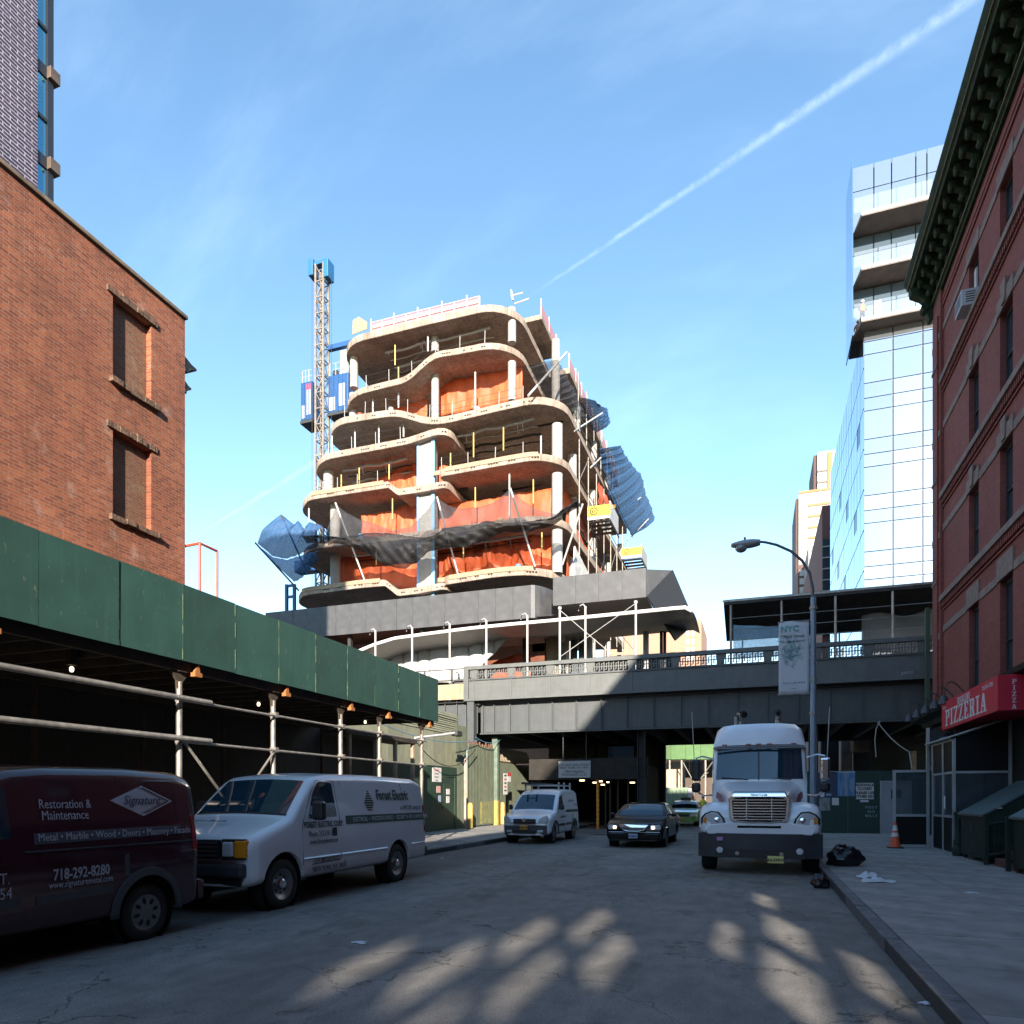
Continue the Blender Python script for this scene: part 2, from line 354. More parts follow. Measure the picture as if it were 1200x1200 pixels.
pavement('pavement_left', BL-.3, KL, -30.0, 140, (4, 46))
# small marks on the asphalt
M_YEL = mat('worn_yellow_paint', (.45,.30,.06), .8, var=.4, vscale=30, dirt=.9, dcol=(.07,.07,.07), dscale=18)
ym = MB()
for (px, py, l, a) in [(824,1026,.35,1.2),(838,1027,.5,.1),(848,1029,.6,.05),(868,1031,.7,0),(921,1033,.5,.3),(930,1035,.4,.0)]:
    d = F*EYE/(py-HOR); r = (px-600)/F*d; X = r*CT-d*ST; Y = r*ST+d*CT; c, s_ = math.cos(a), math.sin(a)
    ym.add([(X-c*l/2, Y-s_*l/2, .004),(X+c*l/2, Y+s_*l/2, .004),(X+c*l/2-s_*.05, Y+s_*l/2+c*.05, .004),(X-c*l/2-s_*.05, Y-s_*l/2+c*.05, .004)], [(0,1,2,3)])
struct(ym, 'road_marking', M_YEL)
mh = thing('manhole_cover', 'round iron manhole cover in the road left of the black car', 'manhole', (-6.6, 31, .006))
MB().lathe([(.001,.012),(.30,.012),(.31,.004),(.31,0)], (-6.6,31,.004), 'z', 20).build('lid', mat('cast_iron', (.06,.06,.06), .5, .6, var=.3), mh)
MB().lathe([(.32,0),(.32,.008),(.40,.008),(.40,0)], (-6.6,31,.004), 'z', 20, close=False).build('rim', mat('cast_iron', (.06,.06,.06)), mh)

# ================================================================== left: old brick building
M_BRK = brickmat('old_orange_brick', (.47,.138,.056), (.225,.058,.030), (.31,.20,.14), bw=.205, bh=.068, mort=.010, axis='x', stain=.55, stcol=(.55,.47,.40), dark=.45, bump=.9)
M_BRKIN = brickmat('infill_brick', (.27,.12,.06), (.19,.08,.045), (.22,.165,.12), bw=.205, bh=.068, mort=.010, axis='x', stain=.5, stcol=(.5,.42,.25), dark=.3, bump=.9)
M_COPE = mat('coping_stone', (.20,.15,.10), .9, var=.3, vscale=6, dirt=.5)
M_BSTONE = mat('brownstone', (.16,.095,.06), .9, var=.5, vscale=12, bump=.8, bscale=25, dirt=.6)
M_BLACKP = mat('black_paint', (.012,.012,.013), .5)
YC = 13.95; ZT = 13.72
bb = thing('brick_building', 'old orange brick building with bricked-up windows above the green shed', 'building', (BL, 2, 0))
wins = []
for (tl, bl_, tr) in (((131.7,345),(131.7,442),(177.3,377)), ((132.7,503),(132.7,603),(177.0,527))):
    y0, z1 = onX(*tl, BL); _, z0 = onX(*bl_, BL); y1, _ = onX(*tr, BL); wins.append((y0, y1, z0, z1))
yw0 = sum(w[0] for w in wins)/2; yw1 = sum(w[1] for w in wins)/2
wins = [(yw0, yw1, w[2], w[3]) for w in wins]; wins.sort(key=lambda w: w[2])
sk = MB(); T = .15
Ymin = -9.0
def wbox(mb, y0, y1, z0, z1): mb.box(BL-T, BL, y0, y1, z0, z1)
wbox(sk, Ymin, yw0, 0, ZT); wbox(sk, yw1, YC, 0, ZT)
z = 0
for w in wins: wbox(sk, yw0, yw1, z, w[2]); z = w[3]
wbox(sk, yw0, yw1, z, ZT)
sk.build('wall', M_BRK, bb)
MB().box(-29, BL-T-.002, Ymin, YC-.002, 0, ZT-.01).build('wall_core', M_BRKIN, bb)
MB().box(-29, BL+.06, Ymin, YC+.05, ZT, ZT+.10).build('coping', M_COPE, bb, bevel=.02)
for w in wins:
    r = random.Random(int(w[2]*10)); s = MB()
    y = w[0]-.16
    while y < w[1]+.16:
        l = r.uniform(.10, .24); s.box(BL-.02, BL+r.uniform(.03,.07), y, min(y+l, w[1]+.17), w[3]+r.uniform(.0,.015), w[3]+r.uniform(.12,.2)); y += l
    s.build('lintel', M_BSTONE, bb, bevel=.008)
    s = MB(); y = w[0]-.1
    while y < w[1]+.18:
        l = r.uniform(.2, .4); s.box(BL-.1, BL+r.uniform(.08,.12), y, min(y+l, w[1]+.2), w[2]-.15+r.uniform(0,.03), w[2]-r.uniform(.0,.012)); y += l
    s.build('sill', M_BSTONE, bb, bevel=.01)
# cornice of the far front, seen edge-on past the corner
for z0, h, pr in ((12.75, .30, .42), (12.15, .25, .24)):
    prof = [(YC+.002, z0-h), (YC+pr*.35, z0-h), (YC+pr*.4, z0-h*.55), (YC+pr*.75, z0-h*.35), (YC+pr, z0-h*.3), (YC+pr, z0-h*.12), (YC+pr*.6, z0-.02), (YC+.002, z0+.25*h)]
    MB().prism(prof, 'x', -28, BL-.03).build('cornice', M_BLACKP, bb)
# red steel guard frame beside the corner
M_REDS = mat('red_steel', (.36,.075,.03), .55, var=.2)
gf = thing('guard_frame', 'red steel guard frame standing past the brick building corner', 'railing', (-13.2, 14.6, 5.2))
f = MB(); y0, y1, zb, zt_ = 14.02, 14.62, 5.25, 8.05
f2 = MB()
for y in (y0, y1): MB().tube([(-13.2,y,zb),(-13.2,y,zt_)], .035, 6).build('post', M_REDS, gf)
MB().tube([(-14.4,y0,zt_-.05),(-13.2,y0,zt_),(-13.2,y1,zt_)], .035, 6).build('top_rail', M_REDS, gf)
MB().box(-14.4,-13.0,y0-.15,y1+.12,6.25,6.36).build('toe_board', M_REDS, gf)
MB().tube([(-13.5,y1-.3,5.3),(-13.5,y1-.3,5.9),(-13.2,y1-.05,5.95)], .03, 6).build('bracket', M_REDS, gf)
# ================================================================== far left: dark glazed-brick tower
M_GLZ = brickmat('glazed_purple_brick', (.045,.026,.05), (.075,.045,.075), (.46,.42,.44), bw=.42, bh=.11, mort=.017, axis='x', bump=.4, rough=.35)
M_FRAME = mat('tower_frame_metal', (.055,.06,.07), .4, .6)
M_LEDGE = mat('tower_ledge', (.14,.10,.075), .6, .3, var=.3)
M_GLB = mat('blue_window_glass', (.16,.40,.52), .03, .8)
XT = -20.0
tw = thing('glazed_brick_tower', 'purple glazed brick tower with corner windows behind the orange brick building', 'building', (XT, 8, 0))
yg0 = onX(44, 100, XT)[0]; yg1 = onX(63.5, 100, XT)[0]
MB().box(XT-12, XT, -14, yg0, 0, 34).build('wall', M_GLZ, tw)
MB().box(XT-12, XT-.16, yg0+.002, yg1-.02, 0, 34).build('core', M_FRAME, tw)
zl = [onX(66, 88, XT)[1]+2.72*k for k in range(-6, 4)]
for z0 in zl:
    MB().box(XT-11, XT-.04, yg0+.003, yg1+.05, z0-.34, z0).build('spandrel', M_FRAME, tw)
    MB().box(XT-12, XT+.11, yg1-.2, yg1+.12, z0-.34, z0+.01).build('ledge', M_LEDGE, tw, bevel=.01)
    w_ = MB().box(XT-.14, XT-.08, yg0+.02, yg1-.2, z0+.01, z0+2.37).build('window', M_GLB, tw)
    MB().box(XT-.10, XT-.03, yg0+.02, yg1-.2, z0+1.05, z0+1.15).build('transom', M_FRAME, w_)
MB().box(XT-.5, XT-.02, yg1-.19, yg1-.0, 0, 34).build('corner_post', M_FRAME, tw)
# ================================================================== left: green sidewalk shed
def green_ply(name, col, wear=.5):
    m = bpy.data.materials.new(name); m.use_nodes = True; nt = m.node_tree; N = nt.nodes; L = nt.links; b = N['Principled BSDF']; b.inputs['Roughness'].default_value = .62
    tc = N.new('ShaderNodeTexCoord'); oi = N.new('ShaderNodeObjectInfo')
    ad = N.new('ShaderNodeVectorMath'); L.new(tc.outputs['Object'], ad.inputs[0])
    sc = N.new('ShaderNodeVectorMath'); sc.operation = 'SCALE'; sc.inputs[0].default_value = (13,7,3); L.new(oi.outputs['Random'], sc.inputs['Scale']); L.new(sc.outputs[0], ad.inputs[1])
    def lay(s, a, b_, t1, c, cur, mp=None, det=8):
        v = ad.outputs[0]
        if mp:
            q = N.new('ShaderNodeMapping'); q.inputs['Scale'].default_value = mp; L.new(v, q.inputs['Vector']); v = q.outputs['Vector']
        n = N.new('ShaderNodeTexNoise'); n.inputs['Scale'].default_value = s; n.inputs['Detail'].default_value = det; L.new(v, n.inputs['Vector'])
        r = N.new('ShaderNodeMapRange'); r.inputs['From Min'].default_value = a; r.inputs['From Max'].default_value = b_; r.inputs['To Max'].default_value = t1; L.new(n.outputs['Fac'], r.inputs['Value'])
        x = N.new('ShaderNodeMix'); x.data_type = 'RGBA'; x.inputs['B'].default_value = (*c, 1); L.new(r.outputs[0], x.inputs['Factor'])
        if isinstance(cur, tuple): x.inputs['A'].default_value = (*cur, 1)
        else: L.new(cur, x.inputs['A'])
        return x.outputs['Result']
    cur = lay(2.0, .35, .7, .8, tuple(c*.72 for c in col), col)
    cur = lay(3.0, .55, .8, .5*wear, tuple(min(1, c*1.6+.01) for c in col), cur, (1, 3, .25))
    cur = lay(14, .66, .72, .55*wear, (.30,.30,.20), cur, (1, 1.6, .5))
    L.new(cur, b.inputs['Base Color'])
    # faint brightness difference from sheet to sheet
    hs = N.new('ShaderNodeHueSaturation'); mr = N.new('ShaderNodeMapRange'); mr.inputs['To Min'].default_value = .86; mr.inputs['To Max'].default_value = 1.16
    L.new(oi.outputs['Random'], mr.inputs['Value']); L.new(mr.outputs[0], hs.inputs['Value']); L.new(cur, hs.inputs['Color']); L.new(hs.outputs[0], b.inputs['Base Color'])
    MATS[name] = m; return m
M_PLY = green_ply('green_plywood', (.026,.080,.065))
M_RAW = mat('raw_ply_edge', (.30,.26,.14), .8, var=.5, vscale=8)
M_SEAM = mat('joint_filler_paint', (.15,.21,.12), .8, var=.4, vscale=20)
M_TIMB = mat('shed_timber', (.045,.034,.024), .9, var=.3)  # timber darkened to carry the shade under the shed
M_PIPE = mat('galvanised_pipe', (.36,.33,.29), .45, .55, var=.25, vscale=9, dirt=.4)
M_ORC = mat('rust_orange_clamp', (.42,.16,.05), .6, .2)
M_HOARD = mat('shade_hoarding', (.013,.012,.011), .7, var=.3)  # near black, standing for the deep shade at the back of the shed
M_BULB = emis('shed_bulb', (1, .86, .6), 1.3)
XF, ZB, ZTF, YE = -9.0, 3.93, 5.20, 19.1
sh = thing('sidewalk_shed', 'green plywood sidewalk shed along the brick building', 'sidewalk shed', (XF-2, 6, 0))
pw = 1.24; ny = 20
pm = MB().box(-.02, 0, .004, pw-.004, ZB, ZTF).mesh('fascia_panel', M_PLY)
mmj = MB().box(-.035, -.019, -.04, .04, ZB+.01, ZTF-.01).mesh('joint_backing', M_RAW)
for i in range(ny):
    y = YE-(i+1)*pw; dx = rnd.uniform(-.006,.006)
    o = share('fascia_panel', pm, sh, (XF+dx, y, rnd.uniform(-.006,.006)), (0, rnd.uniform(-.003,.003), 0))
    share('joint_backing', mmj, sh, (XF, y, 0))
    zz = ZB+rnd.uniform(0,.1)
    while zz < ZTF-.1:      # worn paint and filler along the joint
        l_ = rnd.uniform(.08,.5); MB().box(XF+.004, XF+.009, y-rnd.uniform(.004,.010), y+rnd.uniform(.003,.008), zz, min(zz+l_, ZTF-.02)).build('joint_filler', M_SEAM, sh); zz += l_+rnd.uniform(.05,.4)
for z in (ZB+.05, ZTF-.10):
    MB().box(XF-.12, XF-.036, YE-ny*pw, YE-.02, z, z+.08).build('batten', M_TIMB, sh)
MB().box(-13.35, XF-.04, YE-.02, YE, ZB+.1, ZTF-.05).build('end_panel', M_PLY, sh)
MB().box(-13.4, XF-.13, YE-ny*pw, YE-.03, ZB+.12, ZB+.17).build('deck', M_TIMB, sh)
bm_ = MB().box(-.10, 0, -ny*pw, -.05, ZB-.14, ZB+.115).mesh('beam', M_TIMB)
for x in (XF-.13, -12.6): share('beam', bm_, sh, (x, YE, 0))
jm = MB().box(-13.3, XF-.25, 0, .06, ZB-.06, ZB+.118).mesh('joist', M_TIMB)
y = YE-.5
while y > YE-ny*pw: share('joist', jm, sh, (0, y, 0)); y -= .61
posty = [onX(p, 800, -9.2)[0] for p in (210, 320, 399, 444.5, 494)]
pmz = MB().tube([(0,0,.15),(0,0,ZB-.32)], .052, 12).mesh('post', M_PIPE, True)
pmb = MB().tube([(0,0,.15),(0,0,ZB-.15)], .05, 8).mesh('post', M_TIMB, True)
hd = MB().prism([(-.05,-.30),(.05,-.30),(.06,-.16),(.18,-.03),(.18,-.0),(-.18,-.0),(-.18,-.03),(-.06,-.16)], 'x', -.03, .03).box(-.09,.09,-.09,.09,-.012,.0).mesh('post_head', M_TIMB)
cl = MB().box(-.07,.07,-.05,.05,-.05,.05).mesh('clamp', M_PIPE)
oc = MB().add([(0,-.05,0),(0,.09,.02),(0,.05,.2),(.05,-.05,0),(.05,.09,.02),(.05,.05,.2)], [(0,1,2),(5,4,3),(0,3,4,1),(1,4,5,2),(2,5,3,0)]).box(-.02,.08,-.06,.1,-.05,.02).mesh('beam_clip', M_ORC)
allp = posty+[posty[0]-3.4, posty[0]-6.5]
for y in allp:
    share('post', pmz, sh, (-9.2, y, 0)); share('post_head', hd, sh, (-9.2, y, ZB-.145))
    share('post', pmb, sh, (-12.6, y, 0)); share('beam_clip', oc, sh, (-9.09, y+.22, ZB-.16))
    share('clamp', cl, sh, (-9.17, y, 2.62)); share('clamp', cl, sh, (-9.17, y, 3.32))
# rails
ya = onX(246, 818, -9.08)[0]
for zz in (3.34, 2.665): MB().tube([(-9.06, -6, zz), (-9.06, ya, zz-.02)], .047, 10).build('rail', M_PIPE, sh, smooth=True)
for zz in (3.30, 2.60): MB().tube([(-9.12, posty[0], zz), (-9.12, posty[-1]+.15, zz)], .024, 8).build('rail', M_PIPE, sh, smooth=True)
MB().tube([(-9.14, posty[0]+.05, 2.6), (-9.14, posty[0]+1.45, 1.2)], .024, 8).build('brace', M_PIPE, sh, smooth=True)
MB().tube([(-9.14, posty[1]-.02, 2.6), (-9.14, posty[1]-1.0, 1.6)], .024, 8).build('brace', M_PIPE, sh, smooth=True)
for i, (px, py) in enumerate(((84,784),(303,825),(428,846))):
    y, z = onX(px, py, -10.2); l = MB().lathe([(.012,.04),(.032,.02),(.032,-.02),(.02,-.045)], (-10.2,y,z), 'z', 10).build('bulb', M_BULB, sh)
    MB().box(-10.26,-10.14,y-.06,y+.06,z+.06,ZB+.1).build('lamp_holder', M_TIMB, sh)
hb = thing('shade_hoarding', 'hoarding closing the back of the sidewalk shed, coloured black for the shade', 'hoarding', (-13.3, 6, .15))
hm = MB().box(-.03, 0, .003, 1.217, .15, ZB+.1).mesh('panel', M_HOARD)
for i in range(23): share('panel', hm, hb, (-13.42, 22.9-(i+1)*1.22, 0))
# ================================================================== left: hoarding, shack, gate up to the viaduct
M_DGR = green_ply('dark_green_ply', (.020,.050,.032), .3)
M_LGR = green_ply('faded_green_board', (.28,.285,.20), .6)
M_MGR = green_ply('weathered_green_metal', (.095,.108,.072), .9)
M_WHITE = mat('white_paper', (.62,.60,.58), .8)
M_RED = mat('red_print', (.5,.05,.04), .7)
M_BLK = mat('black_print', (.015,.015,.018), .7)
M_YEL2 = mat('bollard_yellow', (.50,.35,.09), .6, var=.2, vscale=6, dirt=.3)
M_STEEL = mat('dark_steel', (.05,.05,.05), .6, .3)
PX = BL
ho = thing('green_hoarding', 'dark green plywood hoarding with a door left of the corrugated gate', 'hoarding', (PX, 25, .15))
hp = MB().box(-.04, 0, .004, 1.216, .15, 3.1).mesh('panel', M_DGR)
yh1 = onX(535, 900, PX)[0]; ydoor0, ydoor1 = onX(518, 900, PX)[0], onX(533, 900, PX)[0]
y = ydoor0-1.22
while y > 22.6: share('panel', hp, ho, (PX, y, 0)); y -= 1.22
MB().box(PX-.04, PX, ydoor0, yh1, 2.62, 3.1).box(PX-.04, PX, ydoor1+.02, yh1, .15, 2.61).build('panel', M_DGR, ho)
dr = MB().box(PX-.08, PX-.03, ydoor0+.03, ydoor1, .2, 2.6).build('door', M_DGR, ho)
MB().box(PX-.03, PX-.02, ydoor0+.2, ydoor1-.35, 1.5, 2.3).build('door_panel', mat('door_grille', (.03,.05,.035), .6), dr)
MB().box(PX-.03, PX+.04, ydoor0+.1, ydoor0+.14, 1.1, 1.3).build('handle', M_PIPE, dr)
for (a, b_, c, d_) in ((523,531,924,931),(523,526.5,924,931),(522.8,526.5,933,941)):
    pass
def paper(px0, px1, py0, py1, X, parent, name='notice', m=None, off=.012):
    y0, z1 = onX(px0, py0, X); y1, _ = onX(px1, py0, X); _, z0 = onX(px0, py1, X)
    return MB().box(X, X+off, y0, y1, z0, z1).build(name, m or M_WHITE, parent)
paper(523, 526.8, 924.5, 931, PX-.02, ho); paper(523, 526.5, 933, 941, PX-.02, ho)
n1 = paper(506.5, 517, 899, 916, PX, ho, 'sign')
for k, (t, s) in enumerate((('DANGER', .13), ('NO ENTRY', .09), ('HARD HAT', .09), ('AREA', .09))):
    y, z = onX(512, 902.5+k*3.8, PX+.014); text(t, s, M_RED if k == 0 else M_BLK, ho, (PX+.014, y, z-.05), (0,1,0), align='CENTER')
paper(511.5, 516, 921, 929, PX, ho, m=mat('pink_paper', (.55,.32,.3), .8)); paper(513.7, 516.5, 932, 940, PX, ho, m=mat('blue_paper', (.3,.35,.5), .8))
sk2 = thing('clapboard_shack', 'faded green clapboard shack rising behind the dark green hoarding', 'shack', (-14.4, 25, 0))
XS = -14.25; ys1 = onX(536, 850, XS)[0]; zt0 = onX(536, 837.5, XS)[1]; zm = onX(536, 862, XS)[1]
MB().box(XS-3, XS-.04, 21.2, ys1-.01, 0, zt0).build('core', M_LGR, sk2)
nb = 10; bh = (zt0-zm)/nb
cb = MB().hexa([(0,21.2,0),(0.05,21.2,0),(.05,ys1,0),(0,ys1,0),(0,21.2,bh*.97),(.012,21.2,bh*.97),(.012,ys1,bh*.97),(0,ys1,bh*.97)]).mesh('clapboard', M_LGR)
for i in range(nb): share('clapboard', cb, sk2, (XS-.035, 0, zm+i*bh), (0,0,rnd.uniform(-.0006,.0006)))
w = (ys1-21.2)/8
lm = MB().box(-.03, 0, .004, w-.004, 3.0, zm-.01).mesh('lower_board', M_LGR)
for i in range(8): share('lower_board', lm, sk2, (XS, 21.2+i*w, 0))
MB().box(XS-.04, XS+.05, ys1-.05, ys1+.05, 0, zm).build('corner_board', mat('brown_post', (.20,.13,.08), .8), sk2)
cn = thing('timber_canopy', 'small dark timber canopy on posts behind the shed end', 'canopy', (-13.1, 23, .15))
MB().box(-13.55, -12.5, 19.6, 24.6, 3.75, 3.9).build('roof', M_TIMB, cn)
pm2 = MB().box(-.06,.06,-.06,.06,.15,3.75).mesh('post', mat('pale_timber', (.33,.24,.17), .8, var=.3))
for y in (19.9, 21.6, 23.0, 24.4): share('post', pm2, cn, (-12.6, y, 0))
def corrugated(x, y0, y1, z0, z1, pitch=.15, amp=.028):
    n = max(4, int((y1-y0)/pitch*4)); mb = MB()
    pts = []
    for i in range(n+1):
        ph = (i % 4); a = (0, amp, amp, 0)[ph]; pts.append((x+a, y0+(y1-y0)*i/n))
    mb.add([(p[0], p[1], z) for z in (z0, z1) for p in pts], [(i, i+1, n+2+i, n+1+i) for i in range(n)])
    return mb
gt = thing('corrugated_gate', 'tall green corrugated metal gate with a yellow-painted foot beside the bollard', 'gate', (PX, 34, .15))
yg0_, yg1_ = onX(549, 900, PX)[0], onX(578.5, 900, PX)[0]; zg = onX(549, 871, PX)[1]
h = (yg1_-yg0_)/2
for i in range(2): corrugated(PX, yg0_+i*h+.01, yg0_+(i+1)*h-.01, .22, zg-.05*i, .2).build('leaf', M_MGR, gt, solid=.01)
MB().box(PX-.08, PX-.012, yg0_, yg1_, zg-.5, zg-.4).box(PX-.08, PX-.012, yg0_, yg1_, .5, .6).build('frame_rail', M_STEEL, gt)
corrugated(PX+.006, yg0_+h*.9, yg1_-.02, .3, 1.45, .2).build('painted_foot', mat('worn_yellow_green', (.30,.26,.06), .8, var=.4, vscale=5, dirt=.6, dcol=(.09,.10,.06), dscale=4), gt, solid=.004)
jag = MB(); y = yg0_
while y < yg1_-.15:
    hh = rnd.uniform(.03,.22); jag.box(PX-.03, PX+.0, y, y+.13, zg-.1, zg+hh); y += rnd.uniform(.14,.3)
jag.build('torn_top', mat('rusty_scrap', (.22,.12,.08), .9, var=.5, vscale=9), gt)
sp_ = thing('corrugated_fence', 'narrow green corrugated fence piece between the hoarding door and gate', 'fence', (PX, 32, .15))
corrugated(PX-.05, yh1+.02, onX(548, 900, PX)[0], .15, onX(540, 850, PX)[1]).build('sheet', M_MGR, sp_, solid=.01)
pl = MB().tube([(PX+.25, onX(545, 900, PX+.25)[0], .15), (PX+.25, onX(545, 900, PX+.25)[0], onX(545, 885, PX+.25)[1])], .06, 8)
tag(pl.build('conduit_pole', mat('pinkish_pole', (.42,.30,.26), .7, var=.3), smooth=True), 'thin pale pole standing left of the corrugated gate', 'pole')
yq = onX(582, 900, PX+.1)[0]; zq = onX(582, 864, PX+.1)[1]
gp = thing('gate_post', 'square green gate post with yellow-painted base', 'post', (PX+.1, yq, .15))
MB().box(PX-.12, PX+.2, yq-.16, yq+.16, 1.5, zq).build('shaft', mat('post_green', (.13,.17,.13), .7, var=.25, dirt=.3), gp, bevel=.015)
MB().box(PX-.125, PX+.205, yq-.165, yq+.165, .15, 1.499).build('painted_base', M_YEL2, gp, bevel=.015)
for k, (px, lab) in enumerate(((551, 'yellow steel bollard left of the corrugated gate'), (589, 'yellow steel bollard right of the green gate post'))):
    x = PX+(.55 if k == 0 else .2); y = onX(px, 950, x)[0]; b_ = thing('bollard', lab, 'bollard', (x, y, .15), group='yellow bollards')
    MB().lathe([(.13,0),(.13,1.15),(.10,1.24),(.001,1.28)], (x,y,.15), 'z', 14).build('shaft', M_YEL2, b_, smooth=True)
    MB().lathe([(.16,0),(.16,.03),(.131,.03)], (x,y,.15), 'z', 14).build('foot', M_STEEL, b_)
fn = thing('fence_under_viaduct', 'green corrugated fence running under the viaduct past the gate post', 'fence', (PX, 42, .15))
y = yq+.3; k = 0
while y < 47: corrugated(PX-.02, y, y+1.5, .15, 3.65).build('sheet', M_MGR, fn, solid=.01); y += 1.52
rf = MB(); y = yq+.25
MB().box(PX-1.0, PX-.05, yq+.3, 47, 3.66, 3.72).build('cap', M_TIMB, fn)
rm = MB().hexa([(PX-.5,0,3.75),(PX-.02,0,3.75),(PX-.02,.09,3.75),(PX-.5,.09,3.75),(PX-.5,0,4.6),(PX-.44,0,4.6),(PX-.44,.09,4.6),(PX-.5,.09,4.6)]).mesh('rafter', mat('old_rafter', (.20,.16,.11), .9, var=.3))
y = yq+.5
while y < 43: share('rafter', rm, fn, (0, y, 0)); y += .42
sp1 = thing('parking_sign', 'white and red parking sign standing before the fence under the viaduct', 'sign', (PX+.9, 37.6, .15))
xs = PX+.9; ysn = onX(592.5, 915, xs)[0]
MB().tube([(xs-.03, ysn, .15), (xs-.03, ysn, 3.4)], .03, 8).build('post', M_STEEL, sp1)
def yzbox(px0, px1, py0, py1, X, t):
    ya_, z1_ = onX(px0, py0, X); yb_, _ = onX(px1, py0, X); _, z0_ = onX(px0, py1, X); return MB().box(X, X+t, ya_, yb_, z0_, z1_)
yzbox(590, 594.5, 906, 931, xs, .01).build('plate', M_WHITE, sp1); yzbox(594.7, 598.5, 905, 909.5, xs, .01).build('plate', M_RED, sp1); yzbox(594.7, 598.5, 909.7, 916, xs, .01).build('plate', M_WHITE, sp1)
for k in range(5): yzbox(590.9, 593.6, 908+k*4.4, 909.6+k*4.4, xs+.011, .003).build('print', M_RED if k % 2 else M_BLK, sp1)
# security camera arm and hanging cables
cb_ = MB(); arm = [(-12.9, 25.2, 4.05), (-12.8, 27.4, 4.35), (-12.7, 28.7, 4.55)]
ca = thing('security_camera', 'white camera on a long arm above the green hoarding', 'camera', (-12.8, 28.7, 4.5))
MB().tube(arm, .05, 8).build('arm', M_WHITE, ca, smooth=True); MB().box(-12.85,-12.55,28.6,29.2,4.42,4.66).build('housing', M_STEEL, ca, bevel=.03)
def sag(a, b_, s, n=14): return [tuple(a[i]+(b_[i]-a[i])*t/n - (s*4*(t/n)*(1-t/n) if i == 2 else 0) for i in range(3)) for t in range(n+1)]
M_CAB = mat('black_cable', (.015,.015,.015), .6); M_CABB = mat('blue_cable', (.12,.28,.42), .5)
tag(MB().tube(sag((-13,22.5,4.4),(-13.4,33.2,4.6),.35), .018, 5).build('cable', M_CABB), 'light blue cable slung over the hoarding and shack', 'cable', 'slung cables')
tag(MB().tube(sag((-13.2,26,3.9),(-13.3,32.6,4.1),.9), .02, 5).build('cable', M_CAB), 'black cable drooping across the pale shack boards', 'cable', 'slung cables')
tag(MB().tube(sag((-13.3,32.6,4.7),(-13.3,36.4,4.9),.25), .02, 5).build('cable', M_CABB), 'blue cable running from the pole to the gate post top', 'cable', 'slung cables')
# ================================================================== elevated railway viaduct
M_VIA = mat('viaduct_grey_paint', (.075,.083,.087), .55, .1, var=.10, vscale=2.5, dirt=.35, dcol=(.125,.12,.105), dscale=2.0, streak=True)
M_VIAP = mat('viaduct_parapet_paint', (.115,.122,.120), .55, .1, var=.10, vscale=2.5, dirt=.4, dcol=(.17,.16,.135), dscale=2.0, streak=True)
M_VIAD = mat('viaduct_under_shade', (.030,.030,.030), .8)  # darker copy of the viaduct steel, carrying the shade underneath
M_RUST = mat('rusty_cream_plate', (.38,.28,.19), .75, var=.15, dirt=.7, dcol=(.42,.20,.07), dscale=2.5, streak=True)
YV = 35.0; XV0, XV1 = -14.95, 14.0; ZR, ZP, ZG = 8.76, 6.93, 5.10
va = thing('viaduct', 'grey riveted steel viaduct crossing the street', 'viaduct', (-3, YV, 0))
MB().box(XV0, XV1, YV, YV+.06, ZP, 8.0).build('parapet_plate', M_VIAP, va)
MB().box(XV0, XV1, YV-.10, YV+.16, 8.56, ZR).build('top_rail', M_VIAP, va, bevel=.01)
MB().box(XV0, XV1, YV-.06, YV+.10, 7.97, 8.06).build('bottom_rail', M_VIA, va)
MB().box(XV0, XV1, YV-.10, YV+.1, ZP-.05, ZP+.06).build('parapet_flange', M_VIAP, va)
MB().box(XV0+.0, XV0+.28, YV-.12, YV+.18, ZP, ZR+.01).build('end_post', M_VIAP, va)
# railing bay: bars, small frames and a shield plate
bay = 2.13; rp = MB(); nc = 7; cw = (bay-.42)/nc
for i in range(nc):
    x = .42+i*cw
    rp.box(x, x+.055, -.02, .02, 8.06, 8.56)
    rp.box(x+.055, x+cw, -.015, .015, 8.285, 8.33)
    cx = x+.055+(cw-.055)/2
    rp.box(cx-.028, cx+.028, -.015, .015, 8.14, 8.285).box(cx-.028, cx+.028, -.015, .015, 8.33, 8.48)
    rp.box(x+.055, cx-.028, -.015, .015, 8.14, 8.17).box(cx+.028, x+cw, -.015, .015, 8.45, 8.48)
rpm = rp.mesh('railing_bay', M_VIAP)
shm = MB().prism([(.0,8.56),(.42,8.56),(.42,8.3),(.21,8.07),(0,8.3)], 'y', -.05, -.025).box(.03,.39,-.024,.02,8.06,8.56).mesh('shield_plate', M_VIAP)
stf = MB().box(-.035, .035, -.035, .0, ZP+.06, 7.97).mesh('plate_stiffener', M_VIAP)
x = XV0+.35
while x < XV1-bay:
    share('railing_bay', rpm, va, (x, YV+.03, 0)); share('shield_plate', shm, va, (x, YV+.03, 0)); share('plate_stiffener', stf, va, (x+.21, YV, 0)); x += bay
YG = YV+.55
MB().box(-14.2, XV1, YG, YG+.03, ZG+.1, ZP-.05).build('girder_web', M_VIA, va)
MB().box(-14.2, XV1, YG-.16, YG+.2, ZG, ZG+.07).build('girder_flange', M_VIA, va)
MB().box(-14.2, XV1, YG-.16, YG+.2, ZP-.16, ZP-.10).build('girder_flange', M_VIA, va)
sx = [onY(p, 840, YG)[0] for p in (558, 567, 580, 598.5, 620, 648, 676, 705, 735, 766, 798, 830)]
while sx[-1] < XV1-1.4: sx.append(sx[-1]+1.36)
gsm = MB().box(-.02, .02, -.14, 0, ZG+.075, ZP-.165).box(-.10, .10, -.012, .0, ZG+.075, ZP-.165).mesh('girder_stiffener', M_VIA)
rvm = MB()
